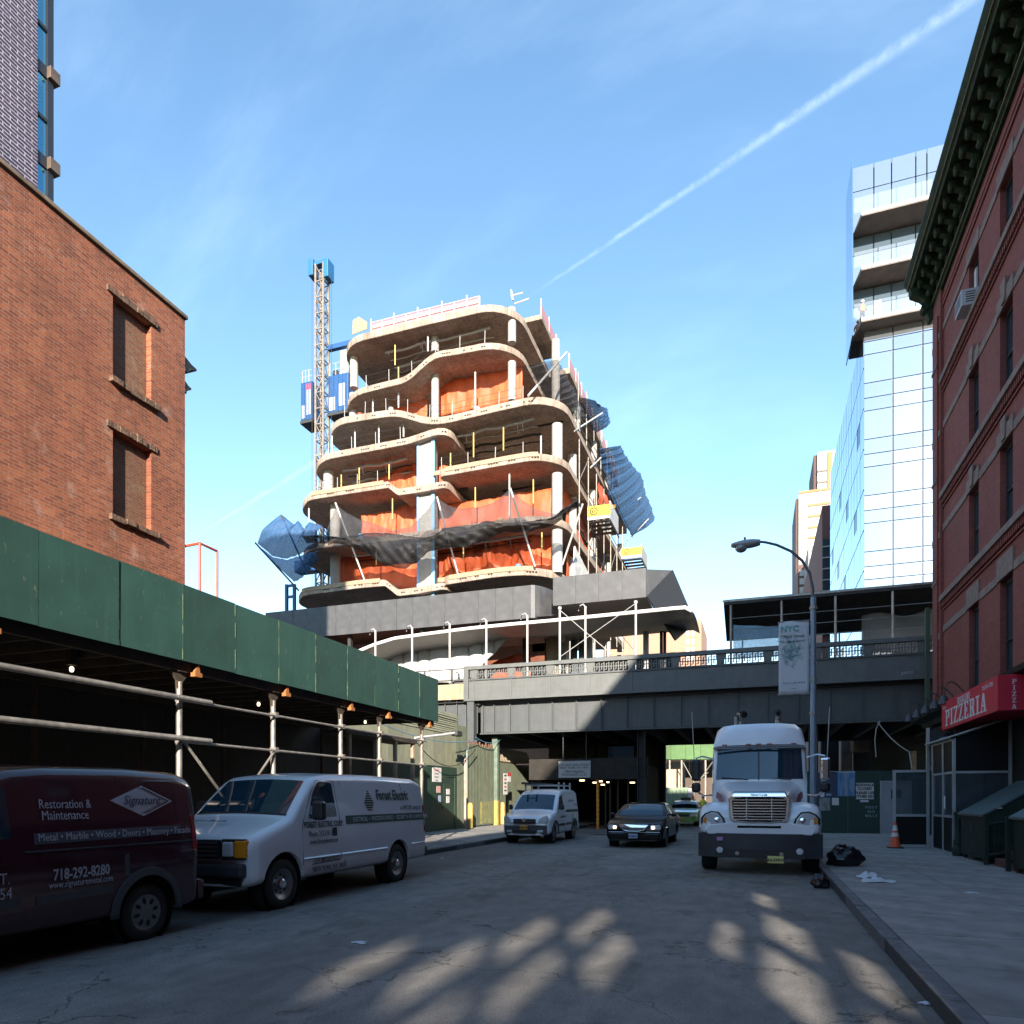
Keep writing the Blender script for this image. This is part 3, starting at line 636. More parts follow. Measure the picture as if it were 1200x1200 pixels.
for k in range(20):
    for s_ in (-.075, .075): rvm.box(s_-.013, s_+.013, -.026, -.011, ZG+.14+k*.078, ZG+.166+k*.078)
rvm = rvm.mesh('rivet_row', M_VIA)
for x in sx: share('girder_stiffener', gsm, va, (x, YG, 0)); share('rivet_row', rvm, va, (x, YG, 0))
prv = MB()
for k in range(int((XV1-XV0)/.12)):
    for z in (ZP+.12, ZP+.36, ZP+.62, ZP+.9): prv.box(XV0+.3+k*.12-.012, XV0+.3+k*.12+.012, YV-.012, YV+.001, z-.012, z+.012)
tag(prv.build('parapet_rivets', M_VIAP, va), kind='stuff')
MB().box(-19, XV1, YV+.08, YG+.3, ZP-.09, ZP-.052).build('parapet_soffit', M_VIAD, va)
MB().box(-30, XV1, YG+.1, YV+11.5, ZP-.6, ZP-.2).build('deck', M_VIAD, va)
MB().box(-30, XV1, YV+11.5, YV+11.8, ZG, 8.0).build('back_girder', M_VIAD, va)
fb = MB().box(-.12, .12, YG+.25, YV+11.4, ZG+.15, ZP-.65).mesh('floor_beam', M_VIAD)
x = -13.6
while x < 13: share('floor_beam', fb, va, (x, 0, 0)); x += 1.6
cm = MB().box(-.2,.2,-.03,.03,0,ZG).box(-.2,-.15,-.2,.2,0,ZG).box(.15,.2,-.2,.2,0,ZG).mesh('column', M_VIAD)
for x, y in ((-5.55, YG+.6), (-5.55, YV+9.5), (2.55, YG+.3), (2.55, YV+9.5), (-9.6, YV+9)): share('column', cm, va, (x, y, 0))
xc = onY(553, 850, YV+.2)[0]
MB().box(xc-.19, xc+.19, YV-.02, YV+.4, 0, ZP-.06).build('column', M_VIA, va)
MB().box(-19, XV0-.01, YV+.02, YV+.1, ZP+.08, 7.85).build('spur_plate', M_RUST, va)
MB().box(-19, XV0-.01, YV+.3, YV+.36, ZG+.3, ZP+.04).build('spur_web', M_VIA, va)
for x in (-18.2,-17.2,-16.2,-15.5): MB().box(x, x+.04, YV+.18, YV+.3, ZG+.3, ZP).build('girder_stiffener', M_VIA, va)
for z in (8.7, 8.1): MB().box(-19, XV0-.01, YV+.1, YV+.16, z-.04, z+.02).build('spur_rail', M_VIA, va)
for x in (-15.75, -17.4): MB().box(x-.05, x+.05, YV+.1, YV+.17, 7.85, 8.66).build('spur_post', M_VIA, va)
MB().box(-15.7, -14.98, YV+.3, YV+.4, 7.86, 8.12).build('spur_louvre', mat('louvre_grey', (.11,.10,.095), .7), va)
text('germ', .22, mat('graffiti_white', (.35,.38,.40), .8), va, (*[onY(1056, 789, YV-.003)[0]], YV-.004, onY(1056, 790, YV)[1]), (1,0,0), shear=.3)
# ------------------------------------------------------------------ dark works shed under the viaduct, with sign and lamps
ws = thing('works_shed', 'dark timber works shed filling the left lane under the viaduct', 'sidewalk shed', (-7.4, 40, 0))
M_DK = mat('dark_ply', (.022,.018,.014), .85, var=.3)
YS = YV+1.0
def ybox(px0, px1, py0, py1, Y, t): 
    xa, z1_ = onY(px0, py0, Y); xb, _ = onY(px1, py0, Y); _, z0_ = onY(px0, py1, Y); return MB().box(xa, xb, Y, Y+t, z0_, z1_)
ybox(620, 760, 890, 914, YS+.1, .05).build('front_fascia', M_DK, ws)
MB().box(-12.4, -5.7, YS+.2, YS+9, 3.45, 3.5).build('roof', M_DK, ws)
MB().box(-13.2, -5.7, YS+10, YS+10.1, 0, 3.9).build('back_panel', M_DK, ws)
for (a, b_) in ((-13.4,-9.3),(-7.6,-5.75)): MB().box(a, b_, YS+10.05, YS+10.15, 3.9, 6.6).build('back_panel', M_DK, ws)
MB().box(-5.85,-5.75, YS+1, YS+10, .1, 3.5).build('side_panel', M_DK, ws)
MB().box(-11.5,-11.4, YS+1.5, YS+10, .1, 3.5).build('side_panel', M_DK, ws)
M_ORN = mat('orange_tape', (.75,.22,.03), .6); M_TAPE2 = mat('yellow_tape', (.62,.45,.08), .6)
x0 = onY(700.5, 930, YS+.5)[0]
pp = MB().tube([(x0, YS+.5, 0), (x0, YS+.5, 3.4)], .075, 8).build('taped_post', M_ORN, ws, smooth=True)
for k in range(12): MB().lathe([(.08,0),(.08,.07)], (x0, YS+.5, .25+k*.25), 'z', 8).build('tape_band', M_TAPE2, pp)
for px in (709.7, 715, 724, 736, 749): 
    x = onY(px, 930, YS+.8)[0]; MB().tube([(x, YS+.8, 0), (x, YS+.8, 3.4)], .05, 6).build('post', M_TIMB, ws)
for k, (px, py) in enumerate(((682,914.5),(697.5,917),(703,915.5),(707,919.5),(713,916.5),(741,917))):
    x, z = onY(px, py, YS+.3+.5*k); MB().box(x-.13, x+.13, YS+.28+.5*k, YS+.36+.5*k, z-.04, z+.03).build('lamp', emis('work_lamp%d' % k, (1,.75,.45), 1.6), ws)
sc2 = thing('site_cabin', 'pale cabin window glimpsed through the gap under the viaduct', 'cabin', (-8.5, 49.5, 0))
MB().box(-12, -6.2, 49.5, 52, 0, 7).build('wall', mat('cabin_wall', (.30,.31,.33), .7), sc2)
for k in range(3): MB().box(-11.4+k*1.7, -9.9+k*1.7, 49.42, 49.498, 3.6, 6.4).build('pane', mat('cabin_glass', (.30,.38,.48), .1, .5), sc2)
MB().box(-12, -6.2, 49.3, 49.41, 3.3, 3.6).build('sill', mat('cabin_sill', (.40,.33,.27), .8), sc2)
sg = thing('name_sign', 'white sign with address lettering hung under the viaduct above the small white van', 'sign', (-9.1, YS, 2.7))
M_SGN = mat('sign_board_grey', (.42,.41,.40), .7)
b0 = ybox(654.5, 692, 892, 911.5, YS, .04); b0.build('board', M_SGN, sg)
for k, (t, s, py) in enumerate((('518 WEST 28TH STREET', .16, 896.5), ('NEW YORK, NY 10001', .16, 899.7), ('28th Highline', .20, 904.4), ('Associates L.L.C.', .20, 907.8))):
    x, z = onY(673.2, py, YS-.004); text(t, s, M_BLK, sg, (x, YS-.006, z-.05), (1,0,0), align='CENTER')
for px in (660, 687): x, z = onY(px, 892, YS+.02); MB().box(x-.02, x+.02, YS, YS+.03, z, ZG+.1).build('hanger', M_STEEL, sg)
# ================================================================== concrete building under construction beyond the viaduct
YB = 48.0; DEP = 27.0
M_RC = mat('raw_concrete', (.39,.305,.245), .85, var=.14, vscale=.9, bump=.15, bscale=30, dirt=.5, dcol=(.20,.145,.105), dscale=1.1)
def formlines(m):
    nt = m.node_tree; N = nt.nodes; L = nt.links; b = N['Principled BSDF']; src = b.inputs['Base Color'].links[0].from_socket
    tc = N.new('ShaderNodeTexCoord'); br = N.new('ShaderNodeTexBrick'); L.new(tc.outputs['Object'], br.inputs['Vector']); br.inputs['Scale'].default_value = 1
    br.inputs['Brick Width'].default_value = 1.22; br.inputs['Row Height'].default_value = 2.44; br.inputs['Mortar Size'].default_value = .02; br.offset = .5
    br.inputs['Color1'].default_value = (1,1,1,1); br.inputs['Color2'].default_value = (.80,.78,.76,1); br.inputs['Mortar'].default_value = (.55,.52,.5,1)
    x = N.new('ShaderNodeMix'); x.data_type = 'RGBA'; x.blend_type = 'MULTIPLY'; x.inputs['Factor'].default_value = .85; L.new(src, x.inputs['A']); L.new(br.outputs['Color'], x.inputs['B'])
    n = N.new('ShaderNodeTexNoise'); n.inputs['Scale'].default_value = 5; n.inputs['Detail'].default_value = 9; mp = N.new('ShaderNodeMapping'); mp.inputs['Scale'].default_value = (1,1,.25); L.new(tc.outputs['Object'], mp.inputs['Vector']); L.new(mp.outputs['Vector'], n.inputs['Vector'])
    r = N.new('ShaderNodeMapRange'); r.inputs['From Min'].default_value = .35; r.inputs['From Max'].default_value = .7; r.inputs['To Min'].default_value = 1.08; r.inputs['To Max'].default_value = .62; L.new(n.outputs['Fac'], r.inputs['Value'])
    y = N.new('ShaderNodeMix'); y.data_type = 'RGBA'; y.blend_type = 'MULTIPLY'; y.inputs['Factor'].default_value = 1; L.new(x.outputs['Result'], y.inputs['A']); L.new(r.outputs[0], y.inputs['B']); L.new(y.outputs['Result'], b.inputs['Base Color'])
formlines(M_RC)
M_RCC = mat('column_concrete', (.35,.33,.305), .8, var=.1, vscale=2, dirt=.3, dcol=(.30,.27,.24))
M_PLYF = mat('formwork_ply', (.34,.25,.16), .8, var=.2, vscale=5)
M_ORG = mat('orange_tarp', (.56,.105,.032), .6, var=.18, vscale=1.1, dirt=.35, dcol=(.36,.06,.025), dscale=1.0, bump=.25, bscale=3)
M_SLOT = mat('slot_dark', (.03,.025,.02), .9)
M_DUCT = mat('duct_metal', (.40,.37,.33), .4, .6)
M_CORE = mat('core_concrete', (.17,.15,.13), .9, var=.25, vscale=.8)
M_WSTEEL = mat('white_steel', (.44,.43,.415), .5)
M_YSH = mat('yellow_shore', (.50,.40,.12), .55)
M_BLUEST = mat('blue_foam_strip', (.22,.42,.62), .6)
cb = thing('concrete_building', 'unfinished building of curved concrete slabs beyond the viaduct', 'building', (-22, YB+8, 0))
def zfun(pts):
    Q = [onY(px, py, YB) for px, py in pts]
    def z(x):
        if x <= Q[0][0]: return Q[0][1]
        for (a, p), (b, q) in zip(Q, Q[1:]):
            if x <= b:
                t = (x-a)/(b-a); return p+(q-p)*t
        (a, p), (b, q) = Q[-2:]; return q+(q-p)/(b-a)*(x-b)*.35
    return Q[0][0], Q[-1][0], z
def slab(pts, XR=None, t=.55, rl=2.6, rr=2.7, depth=DEP, y0=YB, name='slab', slots=True, edge=None, smooth_z=True):
    x0, x1, z = zfun(pts); x1 = XR if XR is not None else x1
    if rl > 1: x0 -= .95      # the rounded end stands back from the front line
    xs = [x0+rl*(1-math.cos(a*math.pi/2/8)) for a in range(8)]
    xs += [x0+rl+(x1-rr-x0-rl)*i/44 for i in range(45)] + [x1-rr+rr*math.sin(a*math.pi/2/8) for a in range(1, 9)]
    # smooth the height profile a little
    if not smooth_z: zs = z
    else:
      def zs(x): return sum(z(x+d) for d in (-.9,-.45,0,.45,.9))/5 if x0+1 < x < x1-.5 else z(x)
    def yf(x):
        if x-x0 < rl: return y0+rl-math.sqrt(max(0, rl*rl-(rl-(x-x0))**2))
        if x1-x < rr: return y0+rr-math.sqrt(max(0, rr*rr-(rr-(x1-x))**2))
        return y0
    V = []; c = .03
    for x in xs:
        y = yf(x); zz = zs(x)
        V += [(x, y, zz), (x, y, zz-t+c), (x, y+c, zz-t), (x, y0+depth, zz-t), (x, y0+depth, zz)]
    n = len(xs); Fs = []
    for i in range(n-1):
        for k in range(5): Fs.append((i*5+k, (i+1)*5+k, (i+1)*5+(k+1)%5, i*5+(k+1)%5))
    Fs += [tuple(range(5))[::-1], tuple((n-1)*5+k for k in range(5))]
    o = MB().add(V, Fs).build(name, M_RC, cb, smooth=True)
    if slots:
        s = MB(); x = x0+rl+1; r = random.Random(int(x1*10)+len(pts))
        while x < x1-rr*.6:
            for k in range(r.randint(2,4)):
                if r.random() < .85: s.box(x, x+.14, yf(x)-.012, yf(x)+.05, zs(x)-t*.62, zs(x)-t*.44)
                x += .2
            x += r.uniform(.6, 1.2)
        tag(s.build('edge_slots', M_SLOT, o), kind='stuff')
    if edge:
        e = MB(); a, b_ = edge; N = 14
        for i in range(N):
            xa, xb = a+(b_-a)*i/N, a+(b_-a)*(i+1)/N; e.hexa([(xa,yf(xa)-.05,zs(xa)-t*.4),(xb,yf(xb)-.05,zs(xb)-t*.4),(xb,yf(xb)-.005,zs(xb)-t*.4),(xa,yf(xa)-.005,zs(xa)-t*.4),(xa,yf(xa)-.05,zs(xa)+.12),(xb,yf(xb)-.05,zs(xb)+.12),(xb,yf(xb)-.005,zs(xb)+.12),(xa,yf(xa)-.005,zs(xa)+.12)])
        e.build('edge_form', M_PLYF, o)
    return o, zs, yf
XU, XL = -16.6, -13.1
R1 = slab([(403,398),(415,393.5),(500,372.5),(560,358.5),(598,350)], XU, .52, slots=False)
R2 = slab([(404,463),(408,459),(440,450),(481.5,440),(491,429),(498,418.5),(504,413),(520,410.5),(540,407.5),(583,398.5)], XU, .46)
R3 = slab([(384,496),(392,490.5),(430,484),(460,479.5),(472,480),(490,487.5),(505,490),(518,489),(596,470.5),(629,463.5)], XL, .52)
L4 = slab([(367,538),(375,532.5),(430,522),(487,511),(500,504),(514,501),(526,500.5)], None, .5, rr=.9)
R4 = slab([(514.5,551),(596,536),(628,530.5)], XL, .5, rl=.3, edge=(-23.2,-14.8))
L5 = slab([(350.5,584),(356.5,579.5),(419.5,569.5),(455,564),(466,573),(490,569.5),(524,563)], None, .5, rr=.5, edge=(-34,-27.3), smooth_z=False)
R5 = slab([(351.5,643),(360,637),(430,629),(500,622),(545,615),(600,607.5)], XL, .5)
L7 = slab([(346,694),(350,691),(383.5,687),(418,682),(451,679),(466,691),(490,688),(522,682)], None, .5, rr=.5, edge=(-35,-27.6), smooth_z=False)
R6 = slab([(520,677),(582.5,667),(635,663.5)], -13.4, .55, rl=.3, rr=3, edge=(-22.8,-15.2))
# back wing with its roof set further along the street
def plain(x0, x1, y0, y1, z1, t, name='slab'): return MB().box(x0, x1, y0, y1, z1-t, z1).build(name, M_RC, cb, bevel=.05)
plain(-30, -15.7, 52.0, 57.0, 39.2, .4); plain(-30, -14.8, 57.2, 80, 37.9, .5); plain(-30, -14.8, 56.5, 80, 33.7, .45)
MB().box(-31, -19, YB+12, YB+26, 8, 37.2).build('core', M_CORE, cb)
def col(px, za, zb, r=.29, y=YB+1.6, name='column', m=None):
    x = onY(px, 500, y)[0]; return MB().tube([(x, y, za), (x, y, zb)], r, 16).build(name, m or M_RCC, cb, smooth=True)
def zy(px, py, y=YB+1.6): return onY(px, py, y)[1]
for px, pa, pb, r in ((415,455,402,.33),(510,413,376,.31),(600,402,362,.31),
                      (414,492,462,.33),(510,492,436,.31),(600,470,425,.31),
                      (653,540,498,.40),(653,610,556,.40),(653,672,622,.40),
                      (385,582,544,.42),(393,640,586,.42),(393,690,645,.42)):
    col(px, zy(px, pa), zy(px, pb), r)
for y in (55, 62, 69, 76):
    for a, b_ in ((38.9 if y < 57 else 37.4, 30), (29.3, 25.7), (25, 21.7), (21, 17.6), (17.2, 10)):
        x = -15.4 if a > 30 else -14.0
        MB().tube([(x, y, b_), (x, y, a)], .35, 12).build('column', M_RCC, cb, smooth=True)
# square pier in the middle with blue strips
xa, z1 = onY(491, 513, YB+.5); xb, _ = onY(506, 513, YB+.5); z0 = onY(491, 700, YB+.5)[1]
MB().box(xa, xb, YB+.5, YB+1.5, z0-2, z1).build('pier', M_RCC, cb, bevel=.03)
for a, b_ in ((489,491.5),(505.8,509.5)):
    MB().box(onY(a,600,YB+.5)[0], onY(b_,600,YB+.5)[0], YB+.42, YB+.58, z0-2, z1-.2).build('pier_strip', M_BLUEST, cb)
# shoring props: (px, top, bottom, white?)
for px, a, b_, wht in ((389,500,535,1),(416,496,528,1),(444,491,520,1),(473,487,512,1),(437,455,485,1),(467,450,478,1),(557,440,480,1),(501.5,398,412,1),(467,434,446,0),
                       (463,408,428,0),(555,511,536,0),(590,505,528,0),(528,535,552,0),(634,515,532,1),
                       (421,552,572,0),(456,548,562,0),(400,560,572,0),(557,575,596,0),(625,566,590,0),(460,588,608,0),(362,592,612,1),
                       (441,646,662,0),(543,644,656,0),(635,628,645,0),(597,558,607,1)):
    y = YB+.9; x, zt1 = onY(px, a, y); zb1 = onY(px, b_, y)[1]
    MB().tube([(x, y, zb1), (x, y, zt1+.25)], .065 if wht else .05, 6).build('prop', M_WSTEEL if wht else M_YSH, cb)
# ducts under slabs
def bar(px0, py0, px1, py1, y, r, m, name='duct', parent=None, n=8):
    x0, z0_ = onY(px0, py0, y); x1, z1_ = onY(px1, py1, y); return MB().tube([(x0,y,z0_),(x1,y,z1_)], r, n).build(name, m, parent or cb, smooth=True)
bar(421,468,481,452,YB+4.5,.42,M_DUCT); bar(516,450,598,430,YB+5,.3,M_SLOT); bar(395,543,440,536,YB+2.2,.16,M_WSTEEL); bar(437,539,480,528,YB+2.2,.16,M_WSTEEL)
bar(512,526,575,510,YB+5,.28,M_SLOT); bar(520,541,600,515,YB+7,.15,M_SLOT); bar(536,515,660,494,YB+3,.10,M_SLOT)
bar(590,574,640,564,YB+4,.22,M_SLOT); bar(560,640,620,630,YB+4,.16,M_SLOT)
for px, py in ((522,577),(543,574),(510,602),(521,705),(545,701),(590,686)):
    x, z = onY(px, py, YB+2.5); MB().lathe([(.35,-.15),(.42,0),(.35,.15)], (x,YB+2.5,z), 'y', 12).build('duct_mouth', M_SLOT, cb)
for px, py in ((398,541),(414.5,538),(452,532),(465,529)):
    x, z = onY(px, py, YB+2.1); MB().box(x-.35,x+.35,YB+1.9,YB+2.3,z-.22,z+.22).build('valve_box', M_BLUEST, cb)
# roof edge: upstand boards and guard rail
gr = thing('roof_guard_rail', 'pink and white guard rail along the roof of the unfinished building', 'railing', (-22, YB+.4, 37))
M_PINK = netmat('pink_net', (.60,.25,.26), .7)
zsR, yfR = R1[1], R1[2]
P_ = []; x = -28.6
while x < XU-2: P_.append((x, YB+.35, zsR(x))); x += 1.02
for k, p in enumerate(P_):
    MB().box(p[0]-.05, p[0]+.05, p[1]-.04, p[1]+.04, p[2], p[2]+(1.25 if k % 2 == 0 else .95)).build('post', M_WSTEEL, gr)
for h, r in ((.95,.045),(.5,.04)): MB().tube([(a,b_,c+h) for a,b_,c in P_], r, 5).build('rail', mat('pale_pink_rail', (.60,.42,.40), .6), gr)
nb = MB(); q = [(a,b_+.05,c) for a,b_,c in P_]
nb.add([(a,b_,c+h) for h in (.02,.9) for a,b_,c in q], [(i,i+1,len(q)+i+1,len(q)+i) for i in range(len(q)-1)]); nb.build('net', M_PINK, gr, solid=.01)
tri = MB(); x, z = onY(416, 392, YB+.6); tri.prism([(x-.25,z+.05),(x+1.1,z+.2),(x+1.1,z+.75),(x+.35,z+1.35),(x-.2,z+1.2)], 'y', YB+.6, YB+.64)
tag(tri.build('roof_hatch_board', M_PLYF), 'plywood board standing at the left end of the roof', 'board')
s = MB(); s.tube([(*onY(601,352,YB+2)[:1],YB+2,onY(601,352,YB+2)[1]),(onY(599,340,YB+2)[0],YB+2,onY(599,340,YB+2)[1])], .07, 6)
for (a,b_,c,d_) in ((598,347,613,343),(603,356,620,350)): x0,z0_=onY(a,b_,YB+2.2); x1,z1_=onY(c,d_,YB+2.2); s.tube([(x0,YB+2.2,z0_),(x1,YB+2.2,z1_)],.06,5)
tag(s.build('roof_poles', M_WSTEEL), 'loose scaffold poles projecting at the right roof corner', 'poles')
g2 = thing('back_guard_rail', 'pink guard rail along the street edge of the back roof', 'railing', (-15, 65, 38))
for y0_, y1_, x, z in ((52.2,57,-15.8,39.2),(57.4,79,-14.9,37.9)):
    MB().add([(x,y0_,z),(x,y1_,z),(x,y1_,z+.95),(x,y0_,z+.95)], [(0,1,2,3)]).build('net', M_PINK, g2, solid=.01)
    yy = y0_
    while yy < y1_: MB().box(x-.05,x+.05,yy-.05,yy+.05,z,z+1.3).build('post', M_WSTEEL, g2); yy += 2.2
# ------------------------------------------------------------------ orange sheets hung inside the bays
def sheet(pts_top, pts_bot, y, label, seed, m=None, amp=.13, name='tarp', cat='tarp', nu=40, nv=10, ripple=None, group=None):
    """hanging cloth between a top and a bottom line of measured points; folds bulge towards the street"""
    r = random.Random(seed); ph = [r.uniform(0,6.28) for _ in range(6)]
    def at(L_, u):
        s_ = u*(len(L_)-1); i = min(int(s_), len(L_)-2); t = s_-i; return (L_[i][0]+(L_[i+1][0]-L_[i][0])*t, L_[i][1]+(L_[i+1][1]-L_[i][1])*t)
    def f(u, v):
        (a, b_), (c, d_) = at(pts_top, u), at(pts_bot, u); px, py = a+(c-a)*v, b_+(d_-b_)*v
        yy = y+amp*(math.sin(u*19+ph[0]+2*v)*.45+math.sin(u*43+ph[1]-3*v)*.25+math.sin(v*7+ph[2]+u*5)*.4+.25*math.sin(u*90+ph[3]+v*6))
        if ripple is not None: yy = y+amp*(.35*math.sin(u*60+ph[0]+v*9)+.25*math.sin(u*131+ph[1]-v*14)+.2*math.sin(u*23+ph[2]+v*5)+.2*math.sin(v*17+u*31))-ripple*math.sin(math.pi*v)
        x, z = onY(px, py, y); return (x, yy, z)
    return tag(MB().grid(f, nu, nv).build(name, m or M_ORG, smooth=True, solid=.02), label, cat, group)
G = 'orange sheets in the open floors'
sheet([(419,470),(460,463),(500,452)], [(419,486),(460,484),(500,494)], YB+2.7, 'orange sheet in the left bay under the second slab from the roof', 1, group=G)
sheet([(512,448),(555,436),(612,424)], [(512,488),(555,480),(612,468)], YB+2.9, 'orange sheet behind the right columns under the second slab', 2, group=G)
sheet([(420,572),(470,548),(496,536)], [(430,578),(470,577),(496,577)], YB+3.0, 'orange sheet rising to the square pier under the long left slab', 3, group=G)
sheet([(508,548),(520,546),(540,546)], [(508,572),(520,572),(540,568)], YB+2.6, 'small orange sheet just right of the square pier', 4, group=G)
sheet([(424,604),(460,598),(496,583)], [(424,630),(460,632),(496,630)], YB+2.4, 'orange sheet left of the square pier behind the black net', 5, group=G)
sheet([(509,585),(560,588),(600,578),(648,572)], [(509,628),(560,622),(600,616),(648,610)], YB+2.8, 'orange sheet right of the square pier behind the black net', 6, group=G)
sheet([(396,650),(440,650),(492,642)], [(396,692),(440,690),(492,690)], YB+2.6, 'orange sheet left of the square pier on the lowest open floor', 7, group=G)
sheet([(508,642),(560,636),(600,632),(648,628)], [(508,690),(560,684),(600,676),(648,670)], YB+2.7, 'orange sheet right of the square pier on the lowest open floor', 8, group=G, amp=.4)
def sheetX(py, X, label, seed, m=None, amp=.15, name='tarp', cat='tarp', group=None, nu=24, nv=10):
    """quad sheet lying along the street plane X; py = four (px, py) corners"""
    C4 = [onX(a, b_, X) for a, b_ in py]; r = random.Random(seed); ph = [r.uniform(0,6.28) for _ in range(4)]
    def f(u, v):
        y = (C4[0][0]*(1-u)+C4[1][0]*u)*(1-v)+(C4[3][0]*(1-u)+C4[2][0]*u)*v; z = (C4[0][1]*(1-u)+C4[1][1]*u)*(1-v)+(C4[3][1]*(1-u)+C4[2][1]*u)*v
        return (X+amp*(math.sin(u*17+ph[0])*.5+math.sin(v*8+ph[1]+u*4)*.5), y, z)
    return tag(MB().grid(f, nu, nv).build(name, m or M_ORG, smooth=True, solid=.02), label, cat, group)
M_BLUNET = netmat('blue_net', (.02,.075,.18), .68); M_BLKNET = netmat('black_net', (.014,.014,.016), .66); M_THIN = netmat('thin_black_net', (.05,.05,.055), .38)
sheetX([(663,600),(708,672),(708,690),(663,690)], -14.2, 'orange sheet along the street side of the lower floors', 9, group=G)
sheetX([(702,565),(716,590),(716,612),(702,590)], -12.9, 'orange guard sheet above the upper yellow platform', 10, group=G)
sheetX([(657,555),(692,612),(692,640),(657,590)], -14.3, 'orange sheet along the street side under the wide slab', 12, group=G)
sheetX([(602,440),(636,500),(634,520),(600,468)], -18.0, 'orange sheet behind the upper right corner columns', 13, group=G)
tag(MB().prism([onX(674,640,-12.9),onX(696,684,-12.9),onX(672,684,-12.9)], 'x', -13.0, -12.9).build('white_board', mat('white_board', (.62,.60,.56), .7, var=.2, dirt=.3)), 'white triangular board sheet above the black band', 'board')
# nets
NG = 'safety nets around the building'
sheet([(360,628),(400,630),(430,625),(450,624),(475,628),(490,630),(505,632),(520,619),(550,618),(570,610),(590,614),(620,612),(650,608),(678,587)],
      [(360,637),(400,637),(430,648),(450,662),(475,667),(490,658),(505,645),(520,641),(550,642),(570,632),(590,623),(620,624),(650,615),(680,592)], YB-1.6,
      'black safety net sagging across the whole front of the building', 21, M_BLKNET, .22, 'safety_net', 'net', 150, 14, .6)
sheet([(393,591),(405,600),(420,608),(437,613),(460,622),(480,618),(500,600),(512,583)], [(380,632),(405,632),(425,627),(440,626),(465,627),(480,630),(500,632),(515,625)], YB-1.5,
      'thin dark net slung between the left and the middle outrigger poles', 22, M_THIN, .12, 'safety_net', 'net', 40, 6)
sheet([(512,583),(525,592),(540,596),(560,595),(580,588),(597,572),(610,585),(630,598),(650,602),(668,598),(682,588)], [(517,622),(530,619),(545,618),(560,615),(580,611),(597,613),(610,613),(630,611),(650,608),(668,598),(682,590)], YB-1.5,
      'thin dark net slung between the middle and right outrigger poles', 23, M_THIN, .12, 'safety_net', 'net', 40, 6)
sheet([(330,603),(345,615),(350,610),(358,622),(362,612),(378,616)], [(302,637),(320,652),(336,655),(350,650),(360,645),(374,640)], YB-1.2,
      'upper blue net bulging out left of the building', 24, M_BLUNET, .13, 'safety_net', 'net', 70, 14, .5)
sheet([(303,640),(320,653),(336,656),(350,652),(362,648),(375,645)], [(318,655),(330,668),(345,682),(356,676),(366,664),(374,655)], YB-1.3,
      'lower blue net hanging left of the building above the band', 25, M_BLUNET, .13, 'safety_net', 'net', 70, 14, .5)
def netX(A, B, X, label, seed, m):
    r = random.Random(seed); ph = r.uniform(0,6)
    def pl_(L_, t):
        s_ = t*(len(L_)-1); i = min(int(s_), len(L_)-2); w = s_-i; return (L_[i][0]+(L_[i+1][0]-L_[i][0])*w, L_[i][1]+(L_[i+1][1]-L_[i][1])*w)
    def f(u, v):
        a, b_ = pl_(A, u), pl_(B, u); px, py = a[0]+(b_[0]-a[0])*v, a[1]+(b_[1]-a[1])*v
        y, z = onX(px, py, X); return (X+.045*math.sin(u*62+ph+v*3)+v*.9+.05*math.sin(v*15+u*21)+.025*math.sin(u*140+v*9)+.5*math.sin(math.pi*v), y, z)
    return tag(MB().grid(f, 110, 14).build('safety_net', m, smooth=True, solid=.015), label, 'net')
netX([(702,526),(706,545),(714,580),(726,605),(740,628)], [(716,524),(727,543),(741,557),(749,583),(759,608)], -12.8, 'large blue net bulging out at the right side of the building', 31, M_BLUNET)
netX([(680,466),(688,490),(697,508)], [(688,478),(700,480),(703,495)], -14.3, 'small blue net high on the right side of the building', 32, M_BLUNET)
netX([(619,428),(636,462),(655,492)], [(640,424),(658,455),(676,495)], -14.6, 'black net between the upper floors on the street side', 33, M_THIN)
def pole(a, b_, y, label, r=.07, m=None, y2=None):
    x0,z0_ = onY(*a, y); y2 = y2 or y; x1,z1_ = onY(*b_, y2); return tag(MB().tube([(x0,y,z0_),(x1,y2,z1_)], r, 6).build('outrigger_pole', m or M_WSTEEL, smooth=True), label, 'pole', 'outrigger poles')
pole((393,589),(428,682),YB-1.7,'leftmost long outrigger pole holding the black net',y2=YB); pole((512,582),(537,674),YB-1.7,'outrigger pole beside the square pier',y2=YB)
pole((598,572),(627,664),YB-1.7,'outrigger pole under the middle right bay',y2=YB); pole((683,590),(659,662),YB-1.2,'outrigger pole leaning right at the street corner',y2=YB)
pole((330,604),(360,672),YB-1.3,'dark pole crossing the left blue nets',m=M_STEEL); pole((299,636),(350,692),YB-1.4,'lowest dark pole under the left blue nets',m=M_STEEL)
def poleX(a, b_, X, X2, label, r=.07):
    y0_,z0_ = onX(*a, X); y1_,z1_ = onX(*b_, X2); tag(MB().tube([(X,y0_,z0_),(X2,y1_,z1_)], r, 6).build('outrigger_pole', M_WSTEEL, smooth=True), label, 'pole', 'outrigger poles')
poleX((619,464),(664,413),-15.5,-14.0,'white pole slanting up from the wide slab near the roof',.09); poleX((673,505),(706,484),-13.2,-12.2,'white pole slanting out at the fourth floor',.07)
poleX((692,548),(716,525),-13.2,-12.4,'white pole slanting out above the large blue net',.07); poleX((740,629),(760,608),-12.9,-11.5,'pole along the foot of the large blue net',.06); poleX((727,600),(751,583),-12.9,-11.6,'pole across the middle of the large blue net',.06)
